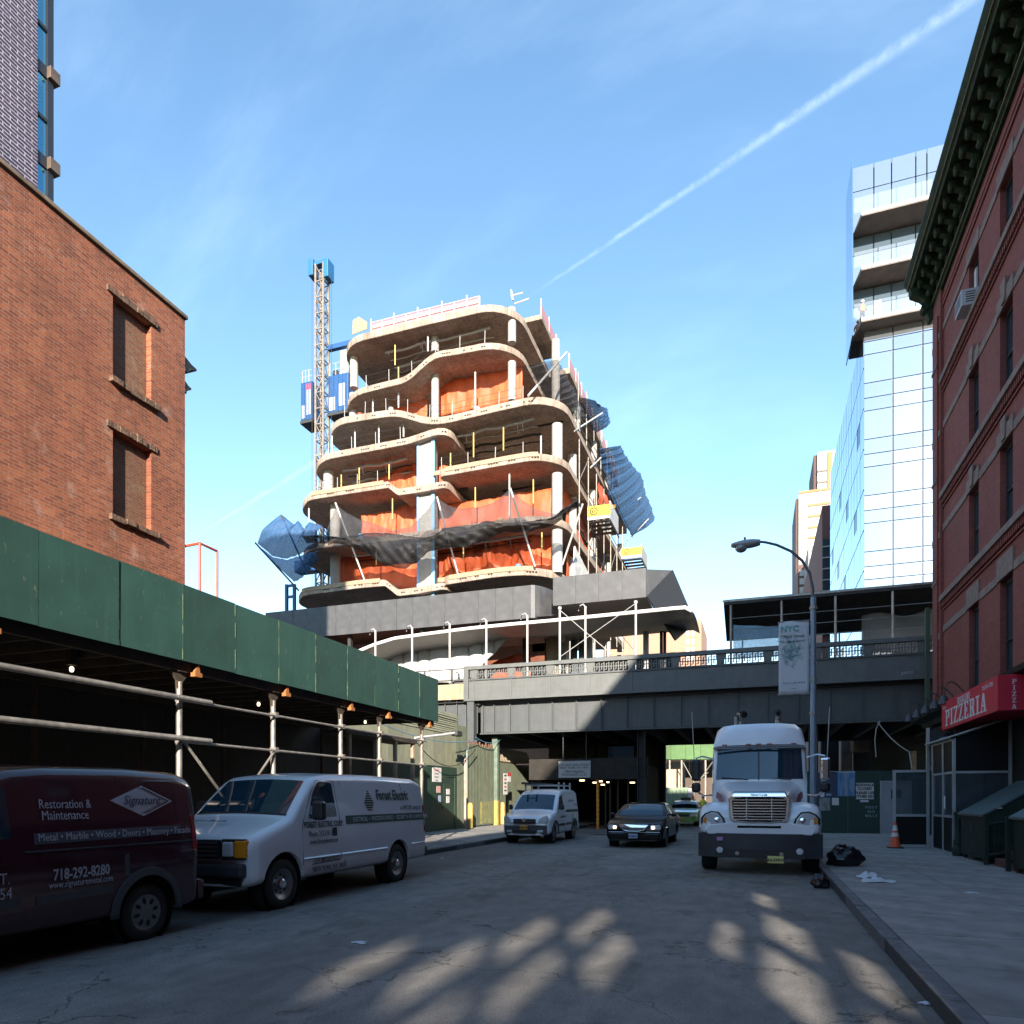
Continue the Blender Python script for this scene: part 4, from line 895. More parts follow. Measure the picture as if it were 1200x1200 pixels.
# yellow loading platforms
M_YSIGN = mat('platform_yellow', (.66,.46,.03), .5)
for (x0p, x1p, y0p, y1p, y, lab, tsz) in ((688.5,715,594,606.5,56,'upper yellow-fronted loading platform on the street side', .42),(728,752,643,652,66,'lower yellow-fronted loading platform above the black band', .36)):
    xa, z1 = onY(x0p, y0p, y); xb, _ = onY(x1p, y0p, y); _, z0 = onY(x0p, y1p, y)
    t = thing('loading_platform', lab, 'platform', (xa, y, z0-1), group='yellow loading platforms')
    MB().box(xa, xb, y, y+.08, z0, z1).build('front_panel', M_YSIGN, t); MB().box(xa, xb, y-.02, y+.1, z0-.25, z0-.01).build('sill_beam', M_WSTEEL, t)
    for k in range(4): MB().box(xa+.1, xb-.1, y+.2+k*.9, y+.55+k*.9, z0-.35, z0-.26).build('floor_plank', M_STEEL, t)
    MB().box(xb-.06, xb, y+.1, y+3.6, z0-.3, z1+.3).build('side_panel', M_WSTEEL, t); MB().box(xa, xa+.08, y+.1, y+4.2, z0-.35, z0-.2).build('side_beam', M_STEEL, t); MB().box(xb-.1, xb-.02, y+.1, y+4.2, z0-.42, z0-.31).build('side_beam', M_STEEL, t)
    cx = xa+.28*(xb-xa); cz = (z0+z1)/2; rr = (z1-z0)*.38
    MB().lathe([(rr*.72,-.012),(rr,-.012),(rr,.0),(rr*.72,0)], (cx,y,cz), 'y', 20, close=False).build('emblem_ring', M_BLK, t)
    MB().lathe([(rr*.2,-.012),(rr*.42,-.012),(rr*.42,0),(rr*.2,0)], (cx,y,cz+rr*.08), 'y', 14, close=False).box(cx-rr*.42, cx-rr*.24, y-.012, y, cz-rr*.5, cz+rr*.1).build('emblem_mark', M_BLK, t)
    text('PRESTON', tsz, mat('faint_orange_print', (.62,.30,.02), .6), t, (cx+rr*1.3, y-.006, cz+.04), (1,0,0), sx=.75); text('DIRECT', tsz, mat('faint_orange_print', (.62,.30,.02), .6), t, (cx+rr*1.3, y-.006, cz-.42), (1,0,0), sx=.75)
# stacked materials on the floors, edge rails, scaffold along the street side
clut = random.Random(11)
M_CL = [mat('pallet_wood', (.38,.25,.13), .85, var=.3), mat('grey_bundle', (.25,.24,.23), .7), mat('white_bundle', (.55,.53,.50), .7), mat('blue_bundle', (.10,.22,.38), .6), mat('red_drum', (.40,.06,.04), .6)]
floors = [('roof', R1), ('second slab', R2), ('third slab', R3), ('fourth right slab', R4), ('fourth left slab', L4), ('fifth left slab', L5), ('fifth slab', R5), ('lowest right slab', R6)]
SPAN = {'roof': (-29,-19), 'second slab': (-29.5,-18.5), 'third slab': (-31,-15.5), 'fourth right slab': (-22.5,-15.5), 'fourth left slab': (-33,-25), 'fifth left slab': (-34,-28), 'fifth slab': (-33,-15.5), 'lowest right slab': (-22,-16)}
for nm, (o_, zf, yf_) in floors:
    a, b_ = SPAN[nm]; t = thing('material_stack', 'building materials stacked along the edge of the %s' % nm, 'materials', ((a+b_)/2, YB+1.5, zf((a+b_)/2)))
    x = a+clut.uniform(.2,1)
    while x < b_:
        w = clut.uniform(.3,1.0); h = clut.uniform(.15,.6); y = YB+clut.uniform(.7,1.6); z = zf(x+w/2)+.01
        k = clut.random()
        if k < .6: MB().box(x, x+w, y, y+clut.uniform(.3,.7), z, z+h).build('bundle', clut.choice(M_CL), t, bevel=.02)
        elif k < .8:
            for q in range(3): MB().tube([(x, y+q*.1, z+.06), (x+w*1.8, y+q*.1, z+.06+clut.uniform(0,.05))], .04, 5).build('pipe', M_DUCT, t)
        else: MB().lathe([(.22,0),(.24,.05),(.24,.6),(.22,.65)], (x+.3, y+.2, z), 'z', 12).build('drum', clut.choice(M_CL), t, smooth=True)
        x += w+clut.uniform(.15,1.6)
for nm, (o_, zf, yf_), (a, b_) in (('second slab', R2, (-29,-19)), ('third slab', R3, (-31,-16)), ('fourth right slab', R4, (-22.5,-16)), ('fifth left slab', L5, (-33.5,-28)), ('fourth left slab', L4, (-32.5,-26))):
    t = thing('edge_rail', 'thin wire edge rail along the %s' % nm, 'railing', (a, YB+.3, zf(a)))
    n = int((b_-a)/1.7); P2 = [(a+(b_-a)*i/n, YB+.3, zf(a+(b_-a)*i/n)) for i in range(n+1)]
    for p in P2: MB().tube([p, (p[0]+clut.uniform(-.04,.04), p[1], p[2]+1.1)], .025, 4).build('post', M_WSTEEL, t)
    for h in (.55, 1.05): MB().tube([(p[0], p[1], p[2]+h+clut.uniform(-.04,.04)) for p in P2], .014, 4).build('wire', M_STEEL, t)
# services hung under the slabs
for nm, (o_, zf, yf_), (a, b_) in (('roof slab', R1, (-28,-19)), ('third slab', R3, (-22,-15.5)), ('fifth slab', R5, (-31,-16)), ('fourth left slab', L4, (-32,-26))):
    t = thing('ceiling_services', 'cables and pipes hung under the %s' % nm, 'pipes', (a, YB+3, zf(a)-1))
    for q in range(4):
        y = YB+1.5+q*.8; z = lambda x: zf(x)-.85-.12*q; MB().tube([(a+(b_-a)*i/12, y+.1*math.sin(i+q), z(a+(b_-a)*i/12)+.05*math.sin(i*1.7+q)) for i in range(13)], .05 if q % 2 else .10, 6).build('pipe', clut.choice((M_SLOT, M_DUCT, M_SLOT)), t, smooth=True)
    for q in range(4):
        x = a+(b_-a)*clut.random(); MB().tube([(x, YB+1.2, zf(x)-.6), (x+.1, YB+1.25, zf(x)-clut.uniform(1.2,2.0))], .02, 4).build('hanging_wire', M_STEEL, t)
sc1 = thing('side_scaffold', 'pipe scaffold along the street side of the unfinished building', 'scaffold', (-12.9, 65, 17))
for i in range(9):
    y = 53+i*3.1; z1 = 37.5 if y > 57 else 29; xx = -14.5 if z1 > 30 else -12.95
    MB().tube([(-12.95, y, 16.5), (-12.95, y, 29.5)], .05, 5).build('standard', M_PIPE, sc1)
    if y > 57: MB().tube([(-14.55, y, 30), (-14.55, y, 38.6)], .05, 5).build('standard', M_PIPE, sc1)
    for k in range(4):
        if (i+k) % 3 == 0: MB().tube([(-12.95, y, 17+k*3.1), (-12.95, y+3.1, 20+k*3.1)], .035, 4).build('brace', M_PIPE, sc1)
for z in (18.2, 22.4, 26.5, 30.6): MB().tube([(-12.95, 53, z), (-12.95, 78, z)], .035, 4).build('ledger', M_PIPE, sc1)
for z in (34.4, 35.2): MB().tube([(-14.6, 57.5, z), (-14.6, 79, z)], .035, 4).build('ledger', M_PIPE, sc1)
# ------------------------------------------------------------------ hoist mast and cars
hx, hy = onY(377.5, 500, 53)[0], 53.0
hz = onY(377.5, 312, 53)[1]
ms = thing('hoist_mast', 'tall lattice hoist mast left of the unfinished building', 'hoist', (hx, hy, 8))
M_MAST = mat('mast_galv', (.30,.25,.20), .5, .4, var=.3, vscale=4); M_MASTD = mat('mast_shade', (.10,.10,.11), .6, .3)  # second, darker mast steel stands for the shaded sides
w = .40
for sx_ in (-w, w):
    for sy_ in (-w, w): MB().box(hx+sx_-.07, hx+sx_+.07, hy+sy_-.07, hy+sy_+.07, 8, hz).build('chord', M_MAST, ms)
la = MB(); lb = MB(); z = 8; k = 0
while z < hz-1.5:
    for s_ in (-w, w):
        a, b_ = ((-w, w) if k % 2 else (w, -w))
        la.tube([(hx+a, hy+s_, z), (hx+b_, hy+s_, z+1.4)], .045, 4, False); lb.tube([(hx+s_, hy+a, z), (hx+s_, hy+b_, z+1.4)], .045, 4, False)
        la.box(hx-w, hx+w, hy+s_-.04, hy+s_+.04, z-.04, z+.04); lb.box(hx+s_-.04, hx+s_+.04, hy-w, hy+w, z-.04, z+.04)
    z += 1.4; k += 1
tag(la.build('lattice', M_MAST, ms), kind='stuff'); tag(lb.build('side_lattice', M_MASTD, ms), kind='stuff')
M_HB = mat('hoist_blue', (.016,.075,.21), .5, var=.2, dirt=.3); M_HBL = mat('sheave_blue', (.02,.13,.28), .5)
for dx in (-.95, .62): MB().box(hx+dx-.18, hx+dx+.30, hy-.5, hy+.5, hz-.9-(.5 if dx > 0 else 0), hz+.55-(.35 if dx > 0 else 0)).build('sheave_box', M_HBL, ms, bevel=.05)
MB().box(hx-.7, hx+.7, hy-.3, hy+.3, hz+.05, hz+.35).build('head_beam', M_HBL, ms)
for dx in (-1.05, .95): MB().tube([(hx+dx, hy, hz-.8), (hx+dx, hy, 12)], .02, 4).build('rope', M_STEEL, ms)
for i, (p0, p1, q0, q1, lab) in enumerate(((352.5,366,449,497,'blue hoist car left of the lattice mast'),(384.5,408,441,488,'blue hoist car between the lattice mast and the building'))):
    xa, z1 = onY(p0, q0, hy); xb, _ = onY(p1, q0, hy); z0 = onY(p0, q1, hy)[1]
    t = thing('hoist_car', lab, 'hoist car', ((xa+xb)/2, hy, z0), group='blue hoist cars')
    MB().box(xa, xb, hy, hy+1.6, z0+.25, z1).build('cabin', M_HB, t, bevel=.06)
    MB().box(xa-.05, xb+.05, hy-.05, hy+1.65, z0, z0+.24).build('floor_frame', M_STEEL, t)
    n = 4
    rib = MB().box(-.04,.04,-.05,0,z0+.3,z1-.05).mesh('rib', M_HB)
    for k in range(n+1): share('rib', rib, t, (xa+.1+(xb-xa-.2)*k/n, hy, 0))
    a = xa+(xb-xa)*(.45 if i == 0 else .55); MB().box(a, a+(xb-xa)*(.4 if i == 0 else .28), hy-.03, hy, z0+.7, z1-(.35 if i == 0 else .9)).build('white_panel', M_WSTEEL, t)
    MB().box(xa+.1, xa+(xb-xa)*.35, hy-.03, hy, z0+.45, z0+1.6).build('white_panel', M_WSTEEL, t)
    if i == 0: MB().box(a, a+(xb-xa)*.4, hy-.04, hy-.03, z1-.75, z1-.2).build('red_notice', M_RED, t)
    for k in range(4): MB().tube([(xa+.1+(xb-xa-.2)*k/3, hy+.1, z1), (xa+.1+(xb-xa-.2)*k/3, hy+.1, z1+1.1)], .03, 4).build('rail_post', M_WSTEEL, t)
    for h_ in (.55, 1.1): MB().tube([(xa+.1, hy+.1, z1+h_), (xb-.1, hy+.1, z1+h_)], .03, 4).build('rail', M_WSTEEL, t)
    if i: MB().lathe([(.2,-.2),(.35,0),(.2,.2)], ((xa+xb)/2-.5, hy+.4, z1+.35), 'y', 12).build('motor', M_STEEL, t); MB().box(xb-1.0, xb-.3, hy+.3, hy+1.2, z1, z1+2.2).build('drive_unit', M_WSTEEL, t); MB().box(xa-.2, xb+.4, hy+.2, hy+.6, z1+2.5, z1+2.9).build('mast_tie', M_HB, t)
bs = thing('blue_site_frame', 'blue steel frame beside the lower left floors above the band', 'frame', (-37, YB+2, 10))
for a in (336, 345): x = onY(a, 690, YB+2)[0]; MB().box(x-.12, x+.12, YB+1.9, YB+2.1, 10, onY(a, 685, YB+2)[1]).build('post', M_HB, bs)
for b_ in (687, 700): x0, z = onY(335, b_, YB+2); x1, z2 = onY(346, b_-1, YB+2); MB().box(x0, x1, YB+1.92, YB+2.08, z-.1, z+.1).build('cross_bar', M_HB, bs)
xa, za = onY(345, 664, YB+4); xb, zb_ = onY(395, 658, YB+4); MB().box(xa, xb, YB+4, YB+5, za-.5, za+.5).build('long_beam', M_HB, bs)
# ------------------------------------------------------------------ black protective band standing over the viaduct
YN = 43.0
M_BAND = mat('grey_metal_cladding', (.070,.070,.073), .55, .1, var=.12, vscale=1.5, dirt=.45, dcol=(.14,.138,.135), dscale=1.3)
M_BANDK = mat('black_cladding', (.012,.012,.014), .5)
bd = thing('protective_band', 'dark grey clad protective band in front of the lowest floors', 'scaffold', (-18, YN, 12))
def bz(px, py, y=YN): return onY(px, py, y)[1]
zt_b, zb_b = bz(375,711.5), bz(375,746); xl = onY(311,720,YN)[0]; xr = onY(622,690,YN)[0]
n = 17
pm_ = MB().box(.006, (xr-xl)/n-.006, 0, .08, zb_b, zt_b).mesh('cladding_panel', M_BAND)
for i in range(n): share('cladding_panel', pm_, bd, (xl+(xr-xl)/n*i, YN+rnd.uniform(-.012,.012), 0))
xe = onY(648,700,YN+1.6)[0]
for i in range(4):   # curve inwards
    a0, a1 = i/4, (i+1)/4; f0 = lambda a: (xr+(xe-xr)*a, YN+1.6*a*a)
    (xa, ya_), (xb, yb_) = f0(a0), f0(a1); MB().hexa([(xa+.004,ya_,zb_b),(xb-.004,yb_,zb_b),(xb-.004,yb_+.08,zb_b),(xa+.004,ya_+.08,zb_b),(xa+.004,ya_,zt_b),(xb-.004,yb_,zt_b),(xb-.004,yb_+.08,zt_b),(xa+.004,ya_+.08,zt_b)]).build('cladding_panel', M_BAND, bd)
Y2 = YN-1.0; x2a, x2b = onY(648,677,Y2)[0], onY(757,667,Y2)[0]; zt2, zb2 = onY(700,671.5,Y2)[1], onY(700,705,Y2)[1]
pm3 = MB().box(.006, (x2b-x2a)/4-.006, 0, .08, zb2, zt2).mesh('cladding_panel', M_BAND)
for i in range(4): share('cladding_panel', pm3, bd, (x2a+(x2b-x2a)/4*i, Y2, 0))
MB().box(x2a, x2b, Y2+.081, Y2+4, zt2-.12, zt2-.02).build('top_sheet', M_BANDK, bd); MB().box(x2a, x2b, Y2+.081, Y2+4, zb2+.02, zb2+.1).build('soffit', M_BANDK, bd)
MB().box(xl, x2a, YN+1.7, YN+3.4, zt_b-.2, zt_b-.1).box(xl, x2a, YN+.1, YN+3.4, zb_b+.05, zb_b+.12).build('soffit', M_BANDK, bd)
# pointed end: top facet and the black hanging flap
p = lambda px, py, y: (onY(px,py,y)[0], y, onY(px,py,y)[1])
A, B, Cc, D, E = p(757,667.3,Y2), p(787,668.5,Y2+2.2), p(757,699.5,Y2), p(813.5,731,Y2+3.5), p(790.5,751,Y2+2.0)
def plate(pts, name, m, t=.12):
    n_ = (Vector(pts[1])-Vector(pts[0])).cross(Vector(pts[2])-Vector(pts[0])).normalized()*t; k = len(pts)
    return MB().add([tuple(q) for q in pts]+[tuple(Vector(q)+n_) for q in pts], [tuple(range(k))[::-1], tuple(range(k,2*k))]+[(i,(i+1)%k,k+(i+1)%k,k+i) for i in range(k)]).build(name, m, bd)
plate([A, B, Cc], 'end_facet', M_BAND, -.05); plate([Cc, B, D, E], 'end_flap', M_BANDK, -.12)
MB().box(xl-2, xr, YB-.6, YB-.5, 8, 14.9).box(xr, -15.0, YB-.6, YB-.5, 12, 16).build('brown_backing', mat('brown_red_tarp', (.15,.045,.02), .8, var=.4, vscale=.8), bd)
for px in (410, 495, 560, 615): x = onY(px, 740, YN+.6)[0]; MB().box(x-.12, x+.12, YN+.5, YN+.8, 6.5, zb_b).build('leg', M_STEEL, bd)
# ------------------------------------------------------------------ white shell canopy over the viaduct walk
M_SHELL = mat('white_fabric', (.52,.50,.475), .5, var=.06, vscale=1.5, bump=.1, bscale=2)
cn2 = thing('shell_canopy', 'white curved fabric canopy over the viaduct walkway', 'canopy', (-12, 40, 7))
RIM = [(416,765),(423,762),(440,755),(463,748),(507,742),(550,736.5),(600,731.5),(650,727),(700,722),(750,717),(790,713),(803,712),(811,716)]
INN = [(430,772),(440,779),(457,772),(473,766),(503,761),(550,757),(600,747),(640,746),(700,738),(750,733),(785,728),(800,724),(809,720)]
def pl2(L_, t):
    s_ = t*(len(L_)-1); i = min(int(s_), len(L_)-2); w_ = s_-i; return (L_[i][0]+(L_[i+1][0]-L_[i][0])*w_, L_[i][1]+(L_[i+1][1]-L_[i][1])*w_)
YR, YI = 39.2, 41.8
def fsh(u, v):
    a, b_ = pl2(RIM, u), pl2(INN, u); xa, za_ = onY(*a, YR); xb, zb2_ = onY(*b_, YI)
    s_ = math.sin(v*math.pi/2); return (xa+(xb-xa)*v, YR+(YI-YR)*s_, za_+(zb2_-za_)*(1-math.cos(v*math.pi/2)))
MB().grid(fsh, 60, 10).build('shell', M_SHELL, cn2, smooth=True, solid=.05)
MB().tube([(onY(*pl2(RIM, k/60), YR)[0], YR, onY(*pl2(RIM, k/60), YR)[1]) for k in range(61)], .11, 6).build('rim', mat('rim_white', (.60,.585,.555), .5), cn2, smooth=True)
MB().grid(lambda u, v: (onY(*pl2(RIM, u), YR)[0], YR+v*5.5, onY(*pl2(RIM, u), YR)[1]+.02+.25*math.sin(math.pi*v)), 40, 4).build('top_cover', M_SHELL, cn2, smooth=True, solid=.04)
mem = [(440,779),(457,772),(473,766),(490,762.5),(503,761),(527,759),(550,757),(566,752),(580,749.5),(600,747)]
for i in range(len(mem)-1):
    a, b_ = mem[i], mem[i+1]; bot = 800 if a[0] < 545 else 800-(a[0]-545)*1.0; bot2 = 800 if b_[0] < 545 else 800-(b_[0]-545)*1.0
    def fm(u, v):
        px = a[0]+(b_[0]-a[0])*u; top = a[1]+(b_[1]-a[1])*u+1.5*abs(u-.5); bo = bot+(bot2-bot)*u; py = top+(max(bo, top+1)-top)*v
        x, z = onY(px, py, YI+.05); return (x, YI+.1-.14*math.sin(math.pi*u)-.12*math.sin(math.pi*v)*.5, z)
    MB().grid(fm, 8, 8).build('membrane', M_SHELL, cn2, smooth=True, solid=.03)
# glass front, columns and dark recess under the canopy
pv = thing('glazed_pavilion', 'glazed ground-level front under the white canopy', 'pavilion', (-13, 44, 6.5))
MB().box(-24, -5, 46.8, 47.0, 6.4, 11.2).build('dark_back', mat('dark_back', (.03,.028,.026), .8), pv)
M_PG = glassmat('pavilion_glass', (.10,.14,.18), .05, .2, 1)
for a, b_ in ((668,677),(677.5,688)): MB().box(onY(a,760,44.5)[0]+.03, onY(b_,760,44.5)[0]-.03, 44.5, 44.55, 6.9, onY(a,741,44.5)[1]).build('pane', M_PG, pv)
for px, r, m in ((648,.45,M_PLYF),(691,.2,M_WSTEEL),(757,.18,M_WSTEEL),(665,.12,M_DUCT),(640,.1,M_STEEL),(775,.1,M_STEEL),(779,.1,M_STEEL)):
    x = onY(px,760,44)[0]; MB().tube([(x,44,6.5),(x,44,onY(px,740,44)[1])], r, 10).build('column', m, pv, smooth=True)
MB().box(onY(705,750,45)[0], onY(735,750,45)[0], 45.0, 45.2, 6.5, 10.4).build('dark_mullions', M_STEEL, pv)
for k in range(7): x = onY(700+k*5,750,44.9)[0]; MB().box(x-.05,x+.05,44.85,45,6.5,10.5).build('mullion', M_BANDK, pv)
sheet([(560,788),(580,775),(600,768),(622,765)], [(560,805),(580,805),(600,805),(622,805)], 44.0, 'bright orange sheet just above the viaduct railing', 40, group=G)
# hooked white posts along the viaduct
hooks = [(440,739),(483,735),(527,731),(570,727),(618,721),(656,713),(686,710.5),(745,706)]
names = ['first','second','third','fourth','fifth','sixth','seventh','eighth']
YH = YV+1.6
hk = None
for k, (px, py) in enumerate(hooks):
    x, z = onY(px, py, YH)
    t = thing('hooked_post', 'white hooked post behind the viaduct railing, %s from the left' % names[k], 'post', (x, YH, 6.6), group='white posts on the viaduct')
    MB().tube([(x,YH,6.5),(x,YH,z)], .06, 10).build('shaft', M_WSTEEL, t, smooth=True)
    if k not in (5,7): MB().tube([(x,YH,z-.05),(x-.12,YH,z+.12),(x-.3,YH,z+.05),(x-.38,YH,z-.22)], .035, 6).build('hook', M_WSTEEL, t, smooth=True)
    else: MB().lathe([(.1,0),(.1,.12),(.02,.16)], (x,YH,z-.05), 'z', 8).build('cap', M_WSTEEL, t)
def stay(a, b_, lab): x0,z0_=onY(*a,YH); x1,z1_=onY(*b_,YH); tag(MB().tube([(x0,YH,z0_),(x1,YH,z1_)], .018, 5).build('stay_cable', M_WSTEEL), lab, 'cable', 'stay cables on the viaduct')
stay((745,707),(656,770), 'stay cable rising right to the eighth white post'); stay((656,715),(716,766), 'stay cable falling right from the sixth white post')
# ================================================================== right: red brick tenement with pizzeria
M_RBR = brickmat('red_brick', (.31,.074,.054), (.23,.056,.044), (.22,.095,.08), bw=.205, bh=.066, mort=.007, axis='sum', dark=.15, bump=.45)
M_STN = mat('brown_sandstone', (.235,.17,.145), .85, var=.2, vscale=5, bump=.3, bscale=40, dirt=.3)
M_CORN = mat('dark_green_cornice', (.026,.045,.024), .7, spec=.15, var=.3, vscale=5, dirt=.3, dcol=(.10,.09,.045), dscale=3)
M_CORNG = mat('cornice_gold_line', (.20,.17,.07), .6, var=.4, vscale=8)
M_WFR = mat('window_frame_dark', (.022,.028,.032), .45)
M_WGL = glassmat('window_glass', (.035,.05,.065), .04, 0, 1)
YRC = 29.7; XW = BR; ZCOR = 19.75
rb = thing('red_brick_building', 'red brick tenement with a dark cornice on the right side', 'building', (XW+4, 20, 0))
Y0R = -5.5
ZG0 = 4.95
# windows: columns by Y, rows by measured heights
wy = []
for px in (1132, 1184): 
    pass
cols = [(onX(1147, 600, XW)[0], onX(1137.5, 600, XW)[0]), (onX(1187, 600, XW)[0], onX(1174, 600, XW)[0])]
c0, c1 = cols
cw_ = 1.05
ys = [c0[0]-.02, c1[0]-.0]; ycol = []
yc = (onX(1147, 600, XW)[0]+onX(1135.5, 600, XW)[0])/2; step = (onX(1147,600,XW)[0]-onX(1187,600,XW)[0])
ycol = [yc-k*step for k in range(0, 9)]
hw_ = (onX(1135.5,600,XW)[0]-onX(1147,600,XW)[0])/2
rows = []
for a, b_ in ((704, 830), (563, 655), (420, 512), (284, 352)):
    rows.append((onX(1147, b_, XW)[1], onX(1147, a, XW)[1]))
ZTOPW = rows[-1]
wl = MB(); th = .22
def rbx(mb, y0, y1, z0, z1, x0=XW, x1=XW+th): mb.box(x0, x1, y0, y1, z0, z1)
# front skin around openings; the two near bays sit in a panel recessed behind the corner pilaster
ysort = sorted(ycol); prev = Y0R
for y in ysort: rbx(wl, prev, y-hw_, 0, ZCOR); prev = y+hw_
rbx(wl, prev, YRC-1.15, 0, ZCOR)
for y in ysort:
    z = 0
    for a, b_ in rows: rbx(wl, y-hw_, y+hw_, z, a); z = b_
    rbx(wl, y-hw_, y+hw_, z, ZCOR)
wl.build('wall', M_RBR, rb)
MB().box(XW-.10, XW+th, YRC-1.15+.002, YRC-.02, ZG0, ZCOR).build('corner_pier', M_RBR, rb)
MB().box(XW-.17, XW-.101, YRC-.95, YRC-.3, ZG0, ZCOR-.8).build('pier_panel', M_RBR, rb)
MB().box(XW+th+.002, XW+14, Y0R, YRC-.04, 0, ZCOR).build('wall_core', M_RBR, rb)
for y in ysort:
    for k, (a, b_) in enumerate(rows):
        w = MB().box(XW+.14, XW+.2, y-hw_+.01, y-hw_+.09, a+.01, b_-.01).box(XW+.14, XW+.2, y+hw_-.09, y+hw_-.01, a+.01, b_-.01).box(XW+.14, XW+.2, y-hw_+.09, y+hw_-.09, b_-.1, b_-.01).box(XW+.14, XW+.2, y-hw_+.09, y+hw_-.09, a+.01, a+.1).build('window', M_WFR, rb)
        mz = (a+b_)/2
        MB().box(XW+.175, XW+.185, y-hw_+.09, y+hw_-.09, mz, b_-.1).build('pane', M_WGL, w); MB().box(XW+.195, XW+.205, y-hw_+.09, y+hw_-.09, a+.1, mz-.05).build('pane', M_WGL, w)
        MB().box(XW+.15, XW+.21, y-hw_+.09, y+hw_-.09, mz-.05, mz+.0).build('meeting_rail', M_WFR, w)
        lh = .62 if k in (0,) else .42
        MB().box(XW-.05, XW+.1, y-hw_-.14, y+hw_+.14, b_+.002, b_+lh).build('lintel', M_STN, rb, bevel=.012)
        if k in (1, 2): MB().prism([(y-.13,b_+.05),(y+.13,b_+.05),(y+.22,b_+lh+.22),(y-.22,b_+lh+.22)], 'x', XW-.09, XW-.051).build('keystone', M_STN, rb)
# belt courses at window head height, and sill courses with dentils
for k, (a, b_) in enumerate(rows):
    prev = Y0R
    for y in ysort: MB().box(XW-.03, XW-.0005, prev, y-hw_-.15, b_-.02, b_+.21).build('belt_course', M_STN, rb); prev = y+hw_+.15
    MB().box(XW-.03, XW-.0005, prev, YRC-1.16, b_-.02, b_+.21).build('belt_course', M_STN, rb)
    MB().box(XW-.13, XW-.1005, YRC-1.148, YRC-.03, b_-.25, b_-.02).build('belt_course', M_STN, rb)
    if k: 
        MB().box(XW-.16, XW-.001, Y0R, YRC-1.17, a-.2, a-.0).build('sill_course', M_STN, rb, bevel=.012)
        MB().box(XW-.05, XW-.001, Y0R, YRC-1.17, a-.50, a-.44).build('string_course', M_RBR, rb)
        dt = MB(); y = YRC-1.3
        while y > 14: dt.box(XW-.10, XW-.001, y-.075, y, a-.40, a-.2); y -= .15
        tag(dt.build('dentils', M_RBR, rb), kind='stuff')
    MB().box(XW-.20, XW-.172, YRC-.98, YRC-.27, a+.55, a+.65).build('pier_trim', M_STN, rb)
MB().box(XW-.05, XW-.001, Y0R, YRC-1.17, ZCOR-.62, ZCOR-.5).box(XW-.05, XW-.001, Y0R, YRC-1.17, ZCOR-.42, ZCOR-.3).build('brick_frieze', M_RBR, rb)
# cornice
co = MB()
prof = [(XW-.0,ZCOR),(XW-.10,ZCOR),(XW-.10,ZCOR+.1),(XW-.16,ZCOR+.14),(XW-.16,ZCOR+.28),(XW-.10,ZCOR+.32),(XW-.10,ZCOR+.95),(XW-.20,ZCOR+1.0),(XW-.78,ZCOR+1.02),(XW-.80,ZCOR+1.14),(XW-.86,ZCOR+1.2),(XW-.98,ZCOR+1.42),(XW-.98,ZCOR+1.5),(XW,ZCOR+1.6)]
co.prism([(x, z) for x, z in prof], 'y', Y0R, YRC+.45)
cr = co.build('cornice', M_CORN, rb)
for x, z in ((XW-.165,ZCOR+.14),(XW-.105,ZCOR+.9),(XW-.865,ZCOR+1.18)): MB().box(x-.02, x+.01, Y0R, YRC+.46, z, z+.035).build('gold_line', M_CORNG, cr)
bk = MB().prism([(-.10,.98),(-.10,.36),(-.16,.36),(-.24,.46),(-.26,.6),(-.42,.7),(-.60,.82),(-.66,.9),(-.66,.98)], 'y', -.11, .11).lathe([(.06,-.13),(.13,-.12),(.13,.12),(.06,.13)], (-.25,0,.52), 'y', 10).lathe([(.05,-.13),(.10,-.12),(.10,.12),(.05,.13)], (-.55,0,.84), 'y', 10).mesh('bracket', M_CORN)
y = YRC+.25; k = 0
while y > 10.5:
    share('bracket', bk, cr, (XW, y, ZCOR)); y -= .62
big = MB().prism([(-.12,.98),(-.12,-.35),(-.22,-.35),(-.30,-.1),(-.28,.3),(-.5,.55),(-.82,.75),(-.86,.98)], 'y', -.17, .17).lathe([(.08,-.2),(.17,-.19),(.17,.19),(.08,.2)], (-.32,0,.2), 'y', 12).mesh('end_bracket', M_CORN)
for y in (YRC+.1,): share('end_bracket', big, cr, (XW, y, ZCOR))
# ground-floor cornice and shopfront
M_SHOP = mat('shop_dark_green', (.012,.015,.014), .6, var=.3, spec=.2)
MB().prism([(XW,4.25),(XW-.35,4.25),(XW-.42,4.4),(XW-.75,4.5),(XW-.78,4.62),(XW,4.75)], 'y', 12, YRC+.35).build('shop_cornice', M_SHOP, rb)
MB().box(XW-.05, XW-.002, 12, YRC-.05, 0, 4.25).build('shop_front', M_SHOP, rb)
MB().box(XW-.12, XW-.051, 23.5, YRC-.1, .3, 4.2).build('shop_frame', M_SHOP, rb)
for y0_, y1_ in ((24.2,25.9),(26.4,27.9)):
    w = MB().box(XW-.16, XW-.121, y0_, y1_, 2.5, 4.0).build('shop_window', mat('shop_window_frame', (.18,.2,.22), .5), rb); MB().box(XW-.17, XW-.161, y0_+.1, y1_-.1, 2.6, 3.9).build('pane', M_WGL, w)
MB().box(XW-.12,XW-.05,YRC-.06,YRC-.0,0,4.2).build('shop_pier', M_SHOP, rb)
